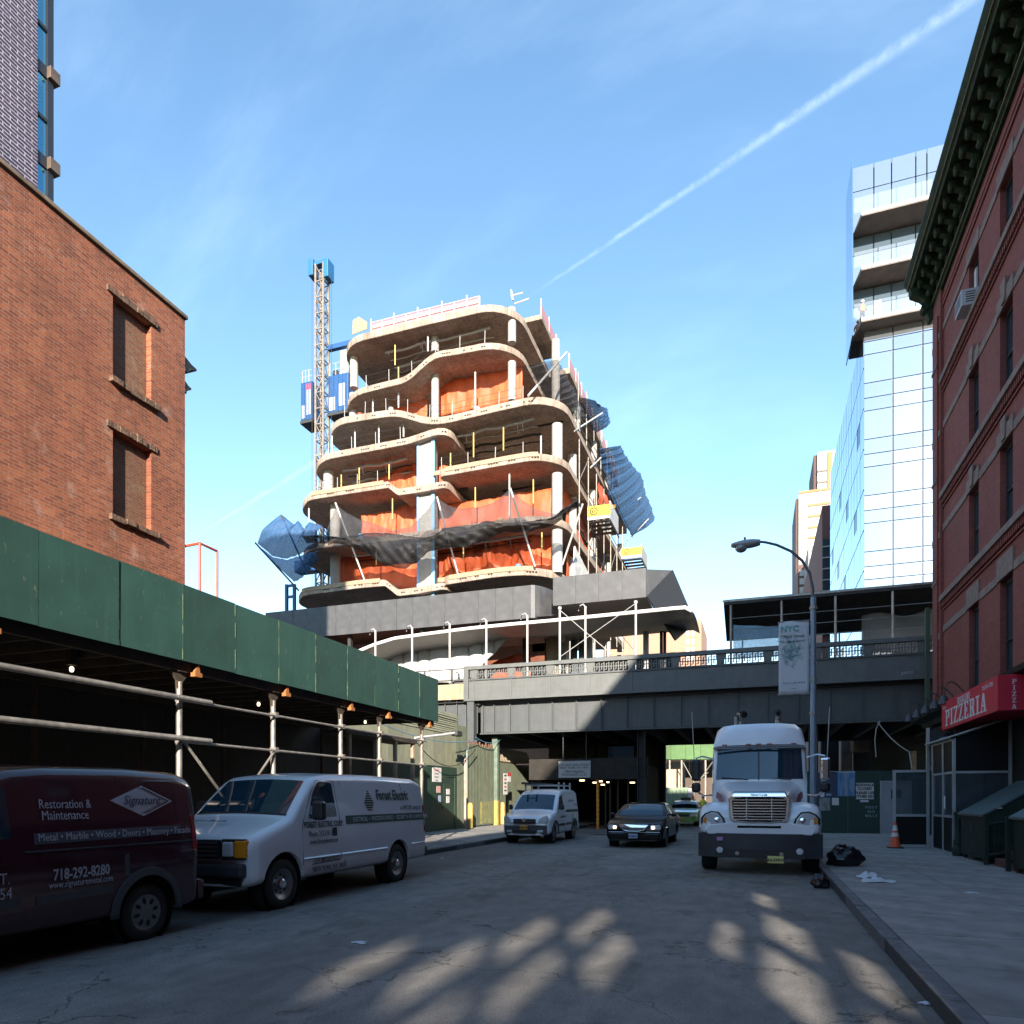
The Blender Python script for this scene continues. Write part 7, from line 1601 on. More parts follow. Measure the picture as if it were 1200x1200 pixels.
for sd in (1,-1):
    w = V.side([(1.38,1.36),(2.20,1.34),(2.16,1.90),(1.80,1.92),(1.60,1.74)],'door_window',M_CGL,sd=sd); 
    V.line([(1.20,.60),(1.18,1.22),(1.55,1.75),(1.75,1.93),(2.22,1.93),(2.28,1.3),(2.28,.62),(1.45,.60)],sd=sd)
    V.line([(2.40,.55),(2.40,1.93)],sd=sd); V.line([(4.55,1.93),(4.78,1.1)],sd=sd)
    V.line([(2.3,.70),(3.85,.70)],'rub_strip',M_EV,sd,.02); V.line([(1.2,.70),(2.25,.70)],'rub_strip',M_EV,sd,.02); V.line([(4.85,.72),(5.5,.72)],'rub_strip',M_EV,sd,.02)
    V.side([(2.05,1.02),(2.16,1.02),(2.16,1.16),(2.05,1.16)],'door_handle',M_BPL,.012,sd,r=.02)
    V.side([(5.46,.95),(5.56,.95),(5.52,1.5),(5.46,1.5)],'tail_lamp',M_REDL,.008,sd,r=.02)
    V.line([(1.72,2.0),(5.4,2.015)],'drip_rail',M_BPL,sd,.010)
V.front(-.86,.86,.52,.72,'bumper',M_PLAS,.10,.20,bevel=.04); V.front(-.80,.80,.40,.52,'air_dam',M_BPL,.03,.1,bevel=.02)
gr_ = V.front(-.50,.50,.79,1.06,'grille',M_BPL,.03,.06,bevel=.02)
for k in range(4): V.front(-.47,.47,.82+k*.06,.845+k*.06,'grille_bar',M_PLAS,.045,.03,parent=gr_,bevel=.004)
MB().lathe([(.001,-.06),(.075,-.06),(.085,-.045)], (0,0,.93), 'y', 20, close=False).build('badge', mat('badge_blue',(.03,.06,.16),.3), gr_, local=True)
V.front(.52,.86,.78,1.07,'lamp_housing',M_BPL,.022,.06,mirror=True); V.front(.54,.70,.82,1.03,'headlamp',M_HLG,.04,.06,mirror=True,bevel=.02); V.front(.71,.88,.80,1.05,'indicator',M_AMB,.032,.09,mirror=True,bevel=.02)
V.plate_('63213-JV',-.02,.60,M_PLW,M_PLB,off=.105); V.mirror(1.46,1.30,(.20,.14,.30)); 
for sd in (-1,1): MB().tube([(sd*.25,1.0,1.36),(sd*.30-.3,1.16,1.52)], .012, 5).build('wiper', M_BPL, V.t, local=True)
V.top(1.12,1.18,.48,.40,'sticker',M_LTP,.010,parent=None) if False else None
V.text('Forest Electric', .265, M_DGT, 3.57, 1.62, bold=.008, sx=.80); V.text('an EMCOR company', .13, M_GRT, 4.42, 1.42, shear=.25, sx=.8)
V.side([(2.46,1.20),(5.44,1.20),(5.44,1.345),(2.46,1.345)],'green_stripe',M_DGT,.007,r=.005); V.text('ELECTRICAL  \u2022  VOICE/DATA/VIDEO  \u2022  SECURITY & FIRE ALARM SYSTEMS', .115, M_LTP, 2.66, 1.235, sx=.78, off=.016)
V.text('FOREST ELECTRIC CORP.', .135, M_GRT, 1.22, 1.18, sx=.72, bold=.003); V.text('Phone: 212.318.1500', .125, M_GRT, 1.34, 1.04, sx=.72); V.text('www.forestelectric.net', .115, M_GRT, 1.38, .92, sx=.72); V.text('1375 BROADWAY', .12, M_GRT, 1.45, .60, sx=.8); V.text('NEW YORK, NY 10018', .12, M_GRT, 1.45, .475, sx=.8)
for k in range(9): h_ = .02*(9-abs(k-3)*1.6); V.side([(3.29-h_*.9,1.68-.26+k*.042),(3.29+h_*.9,1.68-.26+k*.042),(3.29+h_*.9,1.68-.235+k*.042),(3.29-h_*.9,1.68-.235+k*.042)],'logo_bar',M_DGT,.008,r=0,t=.001) if h_ > .01 else None
text('Forest Electric', .11, M_GRT, V.t, (-.42,.42,1.30), (1,0,0), (0,.95,.22), bold=.002, thick=.001, local=True)
V.front(-.9,.9,.40,.70,'rear_bumper',M_BPL,.0,.02,y=0) if False else None
MB().box(-.93,.93,5.56,5.72,.45,.62).build('rear_bumper', M_BPL, V.t, bevel=.03, local=True)
# ------------------------------------------------------------------ compact high-roof vans
def compact(name, label, X, Y, paint, cat='van', rz=0):
    V = Car(name, label, X, Y, 4.6, 1.80,
        ((0,.80),(.05,.90),(.14,.98),(.35,1.05),(.90,1.17),(.98,1.20),(1.35,1.50),(1.75,1.78),(1.95,1.87),(2.25,1.965),(2.6,2.0),(3.6,2.02),(4.35,1.99),(4.53,1.93),(4.6,1.80)), paint,
        tum=((0,.95),(.45,1.0),(1.0,1.0),(1.2,.98),(1.95,.85),(2.1,.83)), zb=.30, rs=.15, bow=.20, plan=((0,.90),(.10,.97),(.4,1),(4.2,1),(4.5,.985),(4.6,.95)))
    V.body(wells=((.84,.34,.42),(3.75,.34,.42))); V.wheels((.84,3.75), .325, .20, 'cap')
    V.top(1.03,1.76,.76,.66,'windscreen',M_CGL,.007)
    for sd in (1,-1):
        V.side([(1.36,1.26),(2.18,1.26),(2.16,1.76),(1.92,1.78),(1.72,1.64)],'door_window',M_CGL,sd=sd)
        V.line([(1.24,.48),(1.22,1.26),(1.66,1.70),(1.92,1.82),(2.26,1.82),(2.26,.5)],sd=sd); V.line([(2.34,.5),(2.34,1.83)],sd=sd); V.line([(3.30,.5),(3.36,1.85)],sd=sd)
        V.line([(2.3,1.12),(3,1.12),(3.8,1.12),(4.2,1.12),(4.5,1.12)],'slide_rail',M_RUBB,sd,.012); V.line([(2.0,1.83),(4.2,1.85)],'roof_crease',paint,sd,.012)
        V.side([(2.40,.60),(3.26,.62),(3.26,.70),(2.40,.69)],'rub_strip',M_PLAS,.012,sd,r=.01); V.side([(1.30,.60),(2.24,.60),(2.24,.69),(1.30,.69)],'rub_strip',M_PLAS,.012,sd,r=.01)
        V.side([(2.44,1.01),(2.72,1.01),(2.72,1.055),(2.44,1.055)],'door_handle',paint,.028,sd,r=.02); V.side([(1.92,1.01),(2.18,1.01),(2.18,1.055),(1.92,1.055)],'door_handle',paint,.028,sd,r=.02)
        V.side([(4.47,1.0),(4.56,1.0),(4.53,1.45),(4.47,1.42)],'tail_lamp',M_REDL,.008,sd,r=.02)
        V.side([(3.42,.78),(3.48,.78),(3.48,1.02),(3.42,1.02)],'filler_trim',M_PLAS,.008,sd,r=.01)
    V.arch(.84,.34,.415,.085); V.arch(3.75,.34,.415,.085)
    V.front(-.80,.80,.30,.68,'bumper',M_PLAS,.05,.22,bevel=.05)
    g = V.front(-.42,.42,.73,.90,'grille',M_BPL,.045,.08,bevel=.03)
    V.front(-.42,.42,.80,.825,'grille_bar',M_PLAS,.055,.03,parent=g,bevel=.004); MB().lathe([(.001,-.07),(.06,-.07),(.07,-.055)], (0,0,.865), 'y', 16, close=False).build('badge', M_CHR, g, local=True)
    V.front(0,0,0,0,'headlamp',M_HLG,.035,.12,mirror=True,bevel=.02,poly=[(.50,.76),(.80,.74),(.84,.86),(.80,1.02),(.66,.98),(.52,.88)])
    V.front(.48,.68,.42,.50,'fog_lamp',M_HLG,.06,.05,mirror=True); V.front(-.42,.42,.38,.50,'lower_grille',M_BPL,.06,.05)
    V.mirror(1.45,1.2,(.14,.12,.2)); MB().box(-.85,.85,4.56,4.68,.36,.62).build('rear_bumper', paint, V.t, bevel=.04, local=True)
    return V
M_PURP = carpaint('dark_maroon_paint', (.045,.007,.016), .25)
PV = compact('panel_van', 'dark maroon panel van with silver lettering at the left picture edge', -7.55, 2.53, M_PURP)
M_SILV = mat('silver_print', (.48,.49,.55), .4, .2)
PV.text('Restoration &', .135, M_SILV, 2.47, 1.545, bold=0, sx=.76); PV.text('Maintenance', .135, M_SILV, 2.49, 1.43, bold=0, sx=.76)
PV.side([(2.40,1.19),(4.28,1.215),(4.28,1.32),(2.40,1.30)],'grey_stripe',mat('stripe_slate',(.065,.08,.10),.5),.007,r=.004); PV.text('Metal \u2022 Marble \u2022 Wood \u2022 Doors \u2022 Masonry \u2022 Facade', .108, M_SILV, 2.43, 1.222, sx=.86, off=.016)
PV.text('718-292-8280', .155, M_SILV, 2.57, .825, sx=.74, bold=.003); PV.text('www.signaturemetal.com', .095, M_SILV, 2.52, .745, sx=.76); PV.text('T.', .15, M_SILV, 2.04, .84, sx=.8); PV.text('454', .15, M_SILV, 1.98, .70, sx=.8)
PV.side([(3.30,1.62),(3.72,1.44),(4.18,1.61),(3.74,1.79)],'emblem',M_SILV,.007,r=.004)
for k, (a, b_) in enumerate(((.05,.085),(.11,.125))): PV.side([(4.18-a,1.611),(3.80-a,1.768),(3.80-b_,1.768),(4.18-b_,1.611)],'emblem_line',M_PURP,.009,r=0,t=.001); PV.side([(4.18-a,1.61),(3.80-a,1.47),(3.80-b_,1.47),(4.18-b_,1.61)],'emblem_line',M_PURP,.009,r=0,t=.001)
PV.text('Signature', .15, mat('plum_print',(.035,.01,.05),.5), 3.45, 1.575, shear=.4, sx=.92, off=.018)
M_WV = carpaint('white_van_paint', (.80,.81,.83))
WV = compact('panel_van', 'small white panel van with roof rack parked before the viaduct', -7.82, 23.75, M_WV)
WV.plate_('53381-MG',0,.60,M_PLO,M_BLK,off=.062); WV.text('Forest Electric', .17, M_GRT, 3.0, 1.50, sx=.85); WV.side([(2.5,1.10),(4.4,1.10),(4.4,1.20),(2.5,1.20)],'green_stripe',M_DGT,.007,r=.004); WV.text('Forest Electric Corp', .10, M_GRT, 1.5, .9); WV.text('an EMCOR company', .08, M_GRT, 3.7, 1.36)
rk = MB()
for y in (2.2,3.0,3.9):
    r_ = MB().box(-.70,.70,y-.03,y+.03,2.12,2.16).build('rack_bar', M_WSTEEL, WV.t, local=True); MB().box(-.70,-.64,y-.03,y+.03,1.95,2.25).box(.64,.70,y-.03,y+.03,1.95,2.25).build('rack_foot', M_WSTEEL, r_, local=True)
ld = thing('ladder', 'dark ladder lying on the roof rack of the small white van', 'ladder', (-8.2, 26, 2.2))
for x in (-8.42,-8.02): MB().box(x-.025,x+.025,25.3,28.3,2.17,2.25).build('stile', M_STEEL, ld)
for k in range(9): MB().tube([(-8.42,25.5+k*.32,2.21),(-8.02,25.5+k*.32,2.21)], .018, 6).build('rung', M_STEEL, ld)
# ------------------------------------------------------------------ sedans
def sedan(name, label, X, Y, paint, L=5.45, W=1.98, k=1.0, cat='car', rz=0):
    V = Car(name, label, X, Y, L, W, ((0,.66),(.03,.76),(.12,.82),(.6,.92),(1.25,.99),(1.55,1.01),(1.95,1.24),(2.35,1.42),(2.6,1.475),(3.1,1.50),(3.5,1.48),(3.85,1.40),(4.45,1.10),(4.6,1.07),(5.2,1.03),(5.38,.98),(5.45,.85)), paint,
        tum=((0,.93),(.35,.98),(.6,1.0),(.9,.985),(1.05,.93),(1.5,.68)), zb=.22, rs=.10, bow=.22, crown=.025, plan=((0,.90),(.10,.96),(.4,.99),(1.0,1),(4.6,1),(5.2,.97),(5.45,.90)))
    V.body(wells=((.95,.33,.40),(3.92,.33,.40))); V.wheels((.95,3.92), .33, .21, 'cap')
    V.top(1.62,2.40,.76,.60,'windscreen',M_CGL,.006); V.top(3.78,4.42,.58,.70,'rear_window',M_CGL,.006)
    for sd in (1,-1):
        V.side([(1.95,1.04),(2.75,1.05),(2.75,1.36),(2.42,1.35)],'front_door_window',M_CGL,sd=sd,r=.04); V.side([(2.83,1.05),(3.75,1.06),(3.55,1.33),(3.3,1.36),(2.83,1.36)],'rear_door_window',M_CGL,sd=sd,r=.04)
        V.line([(1.55,.35),(1.6,1.0)],sd=sd); V.line([(2.79,.35),(2.79,1.0)],sd=sd); V.line([(3.75,.6),(3.85,1.0)],sd=sd); V.line([(.4,.66),(5.2,.70)],'side_trim',M_CHR,sd,.008)
        V.side([(2.55,.84),(2.72,.84),(2.72,.88),(2.55,.88)],'door_handle',paint,.02,sd,r=.01); V.side([(3.5,.84),(3.67,.84),(3.67,.88),(3.5,.88)],'door_handle',paint,.02,sd,r=.01)
    V.front(-.86,.86,.26,.50,'bumper',paint,.06,.2,bevel=.05); V.front(-.84,.84,.505,.53,'bumper_trim',M_CHR,.07,.12,bevel=.006)
    V.mirror(1.95,1.0,(.17,.10,.12),paint)
    return V
M_BLKP = mat('black_car_paint', (.004,.004,.0045), .25, 0, spec=.3, coat=.12)
BC = sedan('black_sedan', 'black sedan with chrome grille and lit headlamps driving towards the camera', -3.8, 23.0, M_BLKP)
g = BC.front(0,0,0,0,'grille',M_CHR,.05,.1,bevel=.015,poly=[(-.50,.76),(-.34,.58),(-.2,.545),(.2,.545),(.34,.58),(.50,.76),(.3,.785),(-.3,.785)])
BC.front(0,0,0,0,'grille_mesh',mat('grille_mesh',(.05,.05,.055),.4,.6),.058,.05,parent=g,bevel=.004,poly=[(-.40,.68),(-.31,.60),(-.18,.57),(.18,.57),(.31,.60),(.40,.68)])
for k in range(9): BC.front(-.32+k*.08-.006,-.32+k*.08+.006,.58,.675,'grille_bar',M_CHR,.064,.02,parent=g,bevel=0)
M_LITH = emis('lit_headlamp', (1,.80,.55), 3.2)
BC.front(0,0,0,0,'headlamp',M_HLG,.035,.1,mirror=True,bevel=.02,poly=[(.54,.60),(.86,.60),(.88,.70),(.84,.755),(.54,.755)]); BC.front(.58,.68,.635,.72,'headlamp_beam',M_LITH,.05,.04,mirror=True,bevel=.02)
BC.plate_('T674821C',0,.40,M_PLW,M_PLB,off=.075); MB().tube([(0,.08,.80),(0,.08,.90)], .008, 6).box(-.03,.03,.075,.085,.85,.90).build('bonnet_ornament', M_CHR, BC.t, local=True)
M_TXG = carpaint('taxi_green', (.17,.30,.05))
TX = sedan('green_taxi', 'apple green taxi following behind the black sedan', -4.1, 41.5, M_TXG, 5.45, 1.9)
TX.front(-.45,.45,.56,.72,'grille',M_BPL,.05,.1); TX.front(0,0,0,0,'headlamp',M_HLG,.035,.1,mirror=True,bevel=.02,poly=[(.52,.60),(.84,.60),(.84,.75),(.54,.74)]); TX.plate_('AA219',0,.40,M_PLO,M_BLK,off=.075)
MB().box(-.3,.3,2.8,2.98,1.5,1.68).build('roof_light', mat('roof_sign',(.06,.06,.06),.5), TX.t, bevel=.02, local=True)
# ------------------------------------------------------------------ white road tractor
M_TR = carpaint('truck_white', (.82,.83,.85), .3, .6); M_TRR = mat('truck_red_stripe', (.26,.07,.09), .4); M_TRB = mat('truck_bumper', (.028,.030,.036), .5, var=.2, dirt=.3, dcol=(.08,.08,.085))
tr = thing('road_tractor', 'white truck tractor with chrome grille parked at the right kerb', 'truck', (.06, 15.95, 0)); tr.scale = (1.06, 1, 1)
def tb(mb, name, m, parent=None, **k): return mb.build(name, m, parent or tr, local=True, **k)
def loftx(secs, m_, name, smooth=True, parent=None, cap=True, bevel=0):
    """secs: list of (y, [(x, z)...] open half outline from centre-top to bottom), mirrored"""
    V_ = []; rings = []
    for y, S in secs:
        ring = [(x, z) for x, z in S]+[(-x, z) for x, z in S[::-1]]; rings.append([(x, (y(x) if callable(y) else y), z) for x, z in ring])
    n = len(rings[0]); mb = MB(); mb.v = [p_ for r_ in rings for p_ in r_]
    for i in range(len(rings)-1):
        for j in range(n): mb.f.append((i*n+j, i*n+(j+1) % n, (i+1)*n+(j+1) % n, (i+1)*n+j))
    if cap: mb.f += [tuple(range(n))[::-1], tuple((len(rings)-1)*n+j for j in range(n))]
    return tb(mb, name, m_, parent, smooth=smooth, bevel=bevel)
# bonnet: narrow nose widening to the cab
def hood(y, w, zt, zb, r=.18): return (y, [(0.02, zt), (w*.5, zt-.005), (w*.80, zt-.03), (w-.06, zt-.10), (w, zt-.24), (w+.02, zt-.5), (w+.03, zb)])
loftx([hood(.10,.54,1.68,.92), hood(.16,.60,1.75,.90), hood(.35,.64,1.79,.90), hood(.8,.70,1.88,.90), hood(1.35,.79,1.98,.9), hood(1.75,.88,2.06,.9)], M_TR, 'bonnet')
# fenders with wheel arches, bulging either side of the nose
for sd in (1,-1):
    Pn = []
    def fsec(y, x0, x1, zt, zb): return [(sd*x0, y, zt-.02), (sd*(x0+(x1-x0)*.45), y, zt), (sd*(x1-.10), y, zt-.05), (sd*(x1-.02), y, zt-.16), (sd*x1, y, zt-.34), (sd*x1, y, zb), (sd*(x1-.12), y, zb-.02), (sd*x0, y, zb-.02)]
    rows_ = [fsec(.05,.46,1.02,1.26,.90), fsec(.09,.46,1.11,1.36,.88), fsec(.22,.46,1.18,1.46,.86), fsec(.45,.46,1.21,1.55,.86), fsec(.75,.46,1.22,1.58,1.10), fsec(1.05,.46,1.22,1.57,1.2), fsec(1.4,.5,1.22,1.52,1.10), fsec(1.62,.6,1.20,1.40,.80), fsec(1.75,.7,1.16,1.2,.8)]
    mb = MB(); n = 8; mb.v = [p_ for r_ in rows_ for p_ in r_]
    for i in range(len(rows_)-1):
        for j in range(n): mb.f.append((i*n+j, i*n+(j+1) % n, (i+1)*n+(j+1) % n, (i+1)*n+j))
    mb.f += [tuple(range(n))[::-1], tuple((len(rows_)-1)*n+j for j in range(n))]
    fo = tb(mb, 'fender', M_TR, smooth=True); sb = fo.modifiers.new('sub', 'SUBSURF'); sb.levels = 1; sb.render_levels = 2
    hlp = [(.66,1.06),(1.06,1.04),(1.125,1.10),(1.125,1.20),(1.06,1.29),(.94,1.345),(.80,1.33),(.70,1.20)]
    def hy(x): return .03+.12*max(0,(abs(x)-.6)/.55)**2.2
    def lens(sc_, off, name, m_, par=None):
        cx_, cz_ = .9, 1.19; q = [(cx_+(x-cx_)*sc_, cz_+(z-cz_)*sc_) for x, z in hlp]; k = len(q)
        P_1 = [(sd*x, hy(x)-off, z) for x, z in q]; P_2 = [(sd*x, hy(x)+.12, z) for x, z in q]
        return tb(MB().add(P_1+P_2, [tuple(range(k)), tuple(range(k,2*k))[::-1]]+[(i,(i+1)%k,k+(i+1)%k,k+i) for i in range(k)]), name, m_, par, bevel=.012)
    hs_ = lens(1.12,.012,'lamp_surround',M_BPL); lens(.92,.03,'headlamp',M_HLG,hs_)
    tb(MB().add([(sd*1.03,hy(1.03)-.034,1.08),(sd*1.09,hy(1.09)-.034,1.10),(sd*1.09,hy(1.09)-.034,1.20),(sd*1.03,hy(1.03)-.034,1.24)], [(0,1,2,3)]), 'indicator', M_AMB, hs_, solid=.006)
    tb(MB().lathe([(.001,0),(.055,.012),(.065,.03)], (sd*.82,-.012,1.17), 'y', 14, close=False), 'lamp_bowl', M_CHR, hs_)
    # red stripe swooping down the bonnet flank
    tb(MB().add([(sd*.89,1.5,1.80),(sd*.905,1.5,1.66),(sd*.835,.95,1.62),(sd*.75,.55,1.42),(sd*.68,.36,1.24),(sd*.66,.36,1.32),(sd*.71,.55,1.54),(sd*.785,.95,1.74)], [(0,1,2,7),(7,2,3,6),(6,3,4,5)]), 'side_stripe', M_TRR, solid=.012)
    # wheels
    for yw in ((1.0,) + (4.6, 5.9)):
        w_ = .30; r_ = .50; xo = 1.17
        ty = tb(MB().lathe([(r_*.58,sd*(xo-w_)),(r_*.93,sd*(xo-w_)),(r_,sd*(xo-w_*.85)),(r_,sd*(xo-.05)),(r_*.94,sd*xo),(r_*.6,sd*(xo-.01)),(r_*.56,sd*(xo-.05))], (0,yw,r_), 'x', 32, close=False), 'wheel', M_TYRE, smooth=True)
        tb(MB().lathe([(.001,sd*(xo-.02)),(.12,sd*(xo-.03)),(.14,sd*(xo-.12)),(r_*.5,sd*(xo-.12)),(r_*.57,sd*(xo-.02))], (0,yw,r_), 'x', 28, close=False), 'rim', M_RIM, ty, smooth=True)
        tr_ = MB()
        for k in range(40):
            a = 2*math.pi*k/40; tr_.box(-.0,.0,0,0,0,0) if False else None
    # mirrors on chrome brackets
    mx = sd*1.36
    br_ = tb(MB().tube([(sd*1.0,1.85,2.60),(sd*1.22,1.72,2.66),(mx,1.66,2.62),(mx,1.66,2.5)], .022, 6), 'mirror_bracket', M_CHR, smooth=True)
    tb(MB().tube([(sd*1.0,1.85,1.72),(sd*1.2,1.72,1.70),(mx,1.66,1.82),(mx,1.66,1.95)], .022, 6), 'mirror_bracket', M_CHR, smooth=True)
    tb(MB().box(mx-.10,mx+.10,1.58,1.74,2.06,2.58), 'mirror', M_BPL if sd < 0 else M_CHR, br_, bevel=.05); tb(MB().box(mx-.10,mx+.10,1.58,1.76,1.78,2.02), 'spot_mirror', M_BPL, br_, bevel=.06)
    tb(MB().tube([(mx+sd*.03,1.7,2.2),(mx+sd*.10,1.75,3.75)], .010, 5), 'antenna', M_WSTEEL)
    # steps and tank
    tb(MB().lathe([(.30,2.0),(.33,2.05),(.33,3.6),(.30,3.65)], (sd*.9,0,.72), 'y', 20), 'fuel_tank', M_CHR, smooth=True)
    tb(MB().box(sd*1.0,sd*1.2,2.1,2.6,1.06,1.10), 'cab_step', M_RIM)
    tb(MB().box(sd*.98,sd*1.0,2.05,2.95,1.72,2.45), 'side_window', M_CGL)
    # horn-like exhaust stacks behind the roof
    tb(MB().tube([(sd*.72-.28,3.75,1.2),(sd*.72-.28,3.75,3.55),(sd*.72-.26,3.68,3.70),(sd*.72-.20,3.50,3.74)] if False else [((-.42 if sd < 0 else .45),3.4,1.2),((-.42 if sd < 0 else .45),3.4,3.66),((-.40 if sd < 0 else .45),3.3,3.80),((-.34 if sd < 0 else .45),3.1,3.80)], .07, 12), 'exhaust_stack', M_PIPE, smooth=True)
    e_ = (-.34,3.06,3.80) if sd < 0 else (.45,3.06,3.80)
    tb(MB().lathe([(.085,-.02),(.085,.05),(.06,.05),(.055,.0),(.001,.02)], e_, 'y', 14, close=False), 'stack_mouth', M_WELL, smooth=True)
tb(MB().tube([(-.52,3.35,3.5),(-.52,3.35,3.78),(-.46,3.3,3.86)], .05, 10), 'stack_pipe', M_PIPE, smooth=True)
# cab with windscreen, sleeper and roof fairing
def cab(y, w, zt): return (y, [(0.02, zt), (w-.2, zt-.01), (w-.06, zt-.06), (w-.015, zt-.16), (w, zt-.4), (w+.01, 2.0), (w+.01, 1.0)])
def wy(x, a=.10): return a*(x/1.0)**2
loftx([(lambda x: 1.72+wy(x), cab(0,1.0,2.05)[1]), (lambda x: 1.95+wy(x), cab(0,1.0,2.76)[1]), (lambda x: 2.02+wy(x), cab(0,1.0,2.88)[1]), (2.35, cab(0,1.03,3.0)[1]), (3.9, cab(0,1.05,3.1)[1])], M_TR, 'cab')
zr = 3.52
loftx([(lambda x: 1.86+wy(x,.14), [(.02,2.93),(.5,2.93),(.85,2.92),(.97,2.90),(1.0,2.88),(1.0,2.865),(1.0,2.85)]),
       (lambda x: 1.90+wy(x,.16), [(.02,3.08),(.5,3.08),(.83,3.06),(.95,3.01),(.99,2.95),(1.0,2.90),(1.0,2.85)]),
       (lambda x: 2.06+wy(x,.18), [(.02,3.28),(.5,3.28),(.80,3.25),(.93,3.16),(.98,3.05),(1.0,2.95),(1.0,2.85)]),
       (lambda x: 2.35+wy(x,.18), [(.02,3.48),(.5,3.475),(.78,3.44),(.92,3.33),(.98,3.15),(1.0,2.95),(1.0,2.85)]),
       (2.8, [(.02,zr),(.5,zr-.005),(.80,zr-.04),(.94,zr-.15),(1.0,zr-.35),(1.02,3.0),(1.02,2.85)]), (3.9, [(.02,zr),(.5,zr-.005),(.82,zr-.04),(.97,zr-.15),(1.04,zr-.35),(1.06,3.0),(1.06,2.85)])], M_TR, 'roof_fairing')
tb(MB().grid(lambda u, v: ((2*u-1)*(.93-.03*v), 1.745+(2.01-1.745)*v*.93+wy((2*u-1)*.93)-.018, 2.10+(2.83-2.10)*v), 16, 6), 'windscreen', M_CGL, smooth=True)
tb(MB().box(-.014,.014,1.72,1.75,2.08,2.09).hexa([(-.016,1.715,2.08),(.016,1.715,2.08),(.016,1.735,2.08),(-.016,1.735,2.08),(-.016,1.965,2.83),(.016,1.965,2.83),(.016,1.985,2.83),(-.016,1.985,2.83)]), 'windscreen_bar', M_BPL)
for s0 in (-.85,.06): tb(MB().tube([(s0+.05,1.77,2.14),(s0+.62,1.735,2.09)], .014, 5), 'wiper', M_BPL)
for x in (-.74,-.22,0,.22,.74): tb(MB().box(x-.055,x+.055,1.83+wy(x,.14),1.89+wy(x,.14),2.92,2.955), 'marker_lamp', mat('marker_orange',(.35,.12,.05),.3), bevel=.008)
tb(MB().box(-.96,.96,1.84,1.90,2.865,2.88), 'visor_line', M_PLAS)
# grille
gz0, gz1 = 1.10, 1.72
def gpoly(s_, dz=0):
    s_ *= 1.08
    return [(-.52*s_,gz1-.10+dz),(-.47*s_,gz1-.02+dz),(-.3*s_,gz1+dz),(.3*s_,gz1+dz),(.47*s_,gz1-.02+dz),(.52*s_,gz1-.10+dz),(.50*s_,gz0+.12),(.44*s_,gz0+.03),(.2*s_,gz0),(-.2*s_,gz0),(-.44*s_,gz0+.03),(-.50*s_,gz0+.12)]
gsur = tb(MB().prism(gpoly(1.06,.02), 'y', -.02, .12), 'grille_surround', M_CHR, bevel=.02)
tb(MB().prism([(x*.93, 1.41+(z-1.41)*.86-.01) for x, z in gpoly(1.0)], 'y', -.026, .0), 'grille_back', M_WELL, gsur)
for k in range(8):
    z = 1.175+k*.060; tb(MB().hexa([(-.50,-.05,z),(.50,-.05,z),(.50,-.027,z+.012),(-.50,-.027,z+.012),(-.50,-.05,z+.022),(.50,-.05,z+.022),(.50,-.027,z+.034),(-.50,-.027,z+.034)]), 'grille_bar', M_CHR, gsur)
for x in (-.24,.24): tb(MB().box(x-.008,x+.008,-.035,-.027,1.17,1.64), 'grille_post', M_CHR, gsur)
tb(MB().hexa([(-.55,-.05,1.66),(.55,-.05,1.66),(.55,.05,1.70),(-.55,.05,1.70),(-.50,-.04,1.76),(.50,-.04,1.76),(.50,.10,1.79),(-.50,.10,1.79)]), 'grille_cap', M_CHR, gsur, bevel=.02)
text('FREIGHTLINER', .05, M_BLK, gsur, (0,-.058,1.695), (1,0,0), align='CENTER', bold=.002, local=True, name='name_strip')
tb(MB().box(-.42,.42,-.012,.05,1.0,1.05), 'air_slot', M_WELL, bevel=.01)
# nose skin below the grille
tb(MB().prism([(-1.0,.86),(1.0,.86),(1.06,.95),(.98,1.06),(.55,1.12),(-.55,1.12),(-.98,1.06),(-1.06,.95)], 'y', .0, .2), 'nose_panel', M_TR, bevel=.02)
# bumper
bp_ = tb(MB().add([(x, -.10+.22*(abs(x)/1.2)**2.2+dy, z) for dy in (0, .25) for z in (.36,.52,.88) for x in (-1.2,-1.1,-.9,-.6,-.3,0,.3,.6,.9,1.1,1.2)],
   [(r_*11+i, r_*11+i+1, (r_+1)*11+i+1, (r_+1)*11+i) for r_ in (0,1) for i in range(10)]+[(33+r_*11+i+1, 33+r_*11+i, 33+(r_+1)*11+i, 33+(r_+1)*11+i+1) for r_ in (0,1) for i in range(10)]
   +[(22+i, 23+i, 56+i, 55+i) for i in range(10)]+[(i+1, i, 33+i, 34+i) for i in range(10)]+[(0,11,44,33),(11,22,55,44),(10,43,54,21),(21,54,65,32)]), 'bumper', M_TRB, smooth=True)
tb(MB().box(-.86,.86,-.11,-.06,.36,.54), 'bumper_recess', M_BPL, bp_)
for sd in (1,-1): 
    tb(MB().lathe([(.001,-.02),(.06,-.015),(.07,.03)], (sd*.76,-.12,.52), 'y', 16, close=False), 'fog_lamp', M_HLG, bp_); tb(MB().tube([(sd*.42,-.16,.46),(sd*.42,-.12,.46)], .04, 10), 'tow_eye', M_PIPE, bp_)
tb(MB().box(-.82,-.70,-.075,-.06,.72,.80), 'sticker', mat('pink_sticker',(.45,.25,.48),.6), bp_)
pl_t = tb(MB().box(.16,.46,-.165,-.15,.27,.42), 'number_plate', mat('plate_pale_yellow',(.68,.62,.22),.5)); text('AS-539W', .09, M_BLK, pl_t, (.31,-.17,.305), (1,0,0), align='CENTER', bold=.003, local=True, sx=.85, thick=.001)
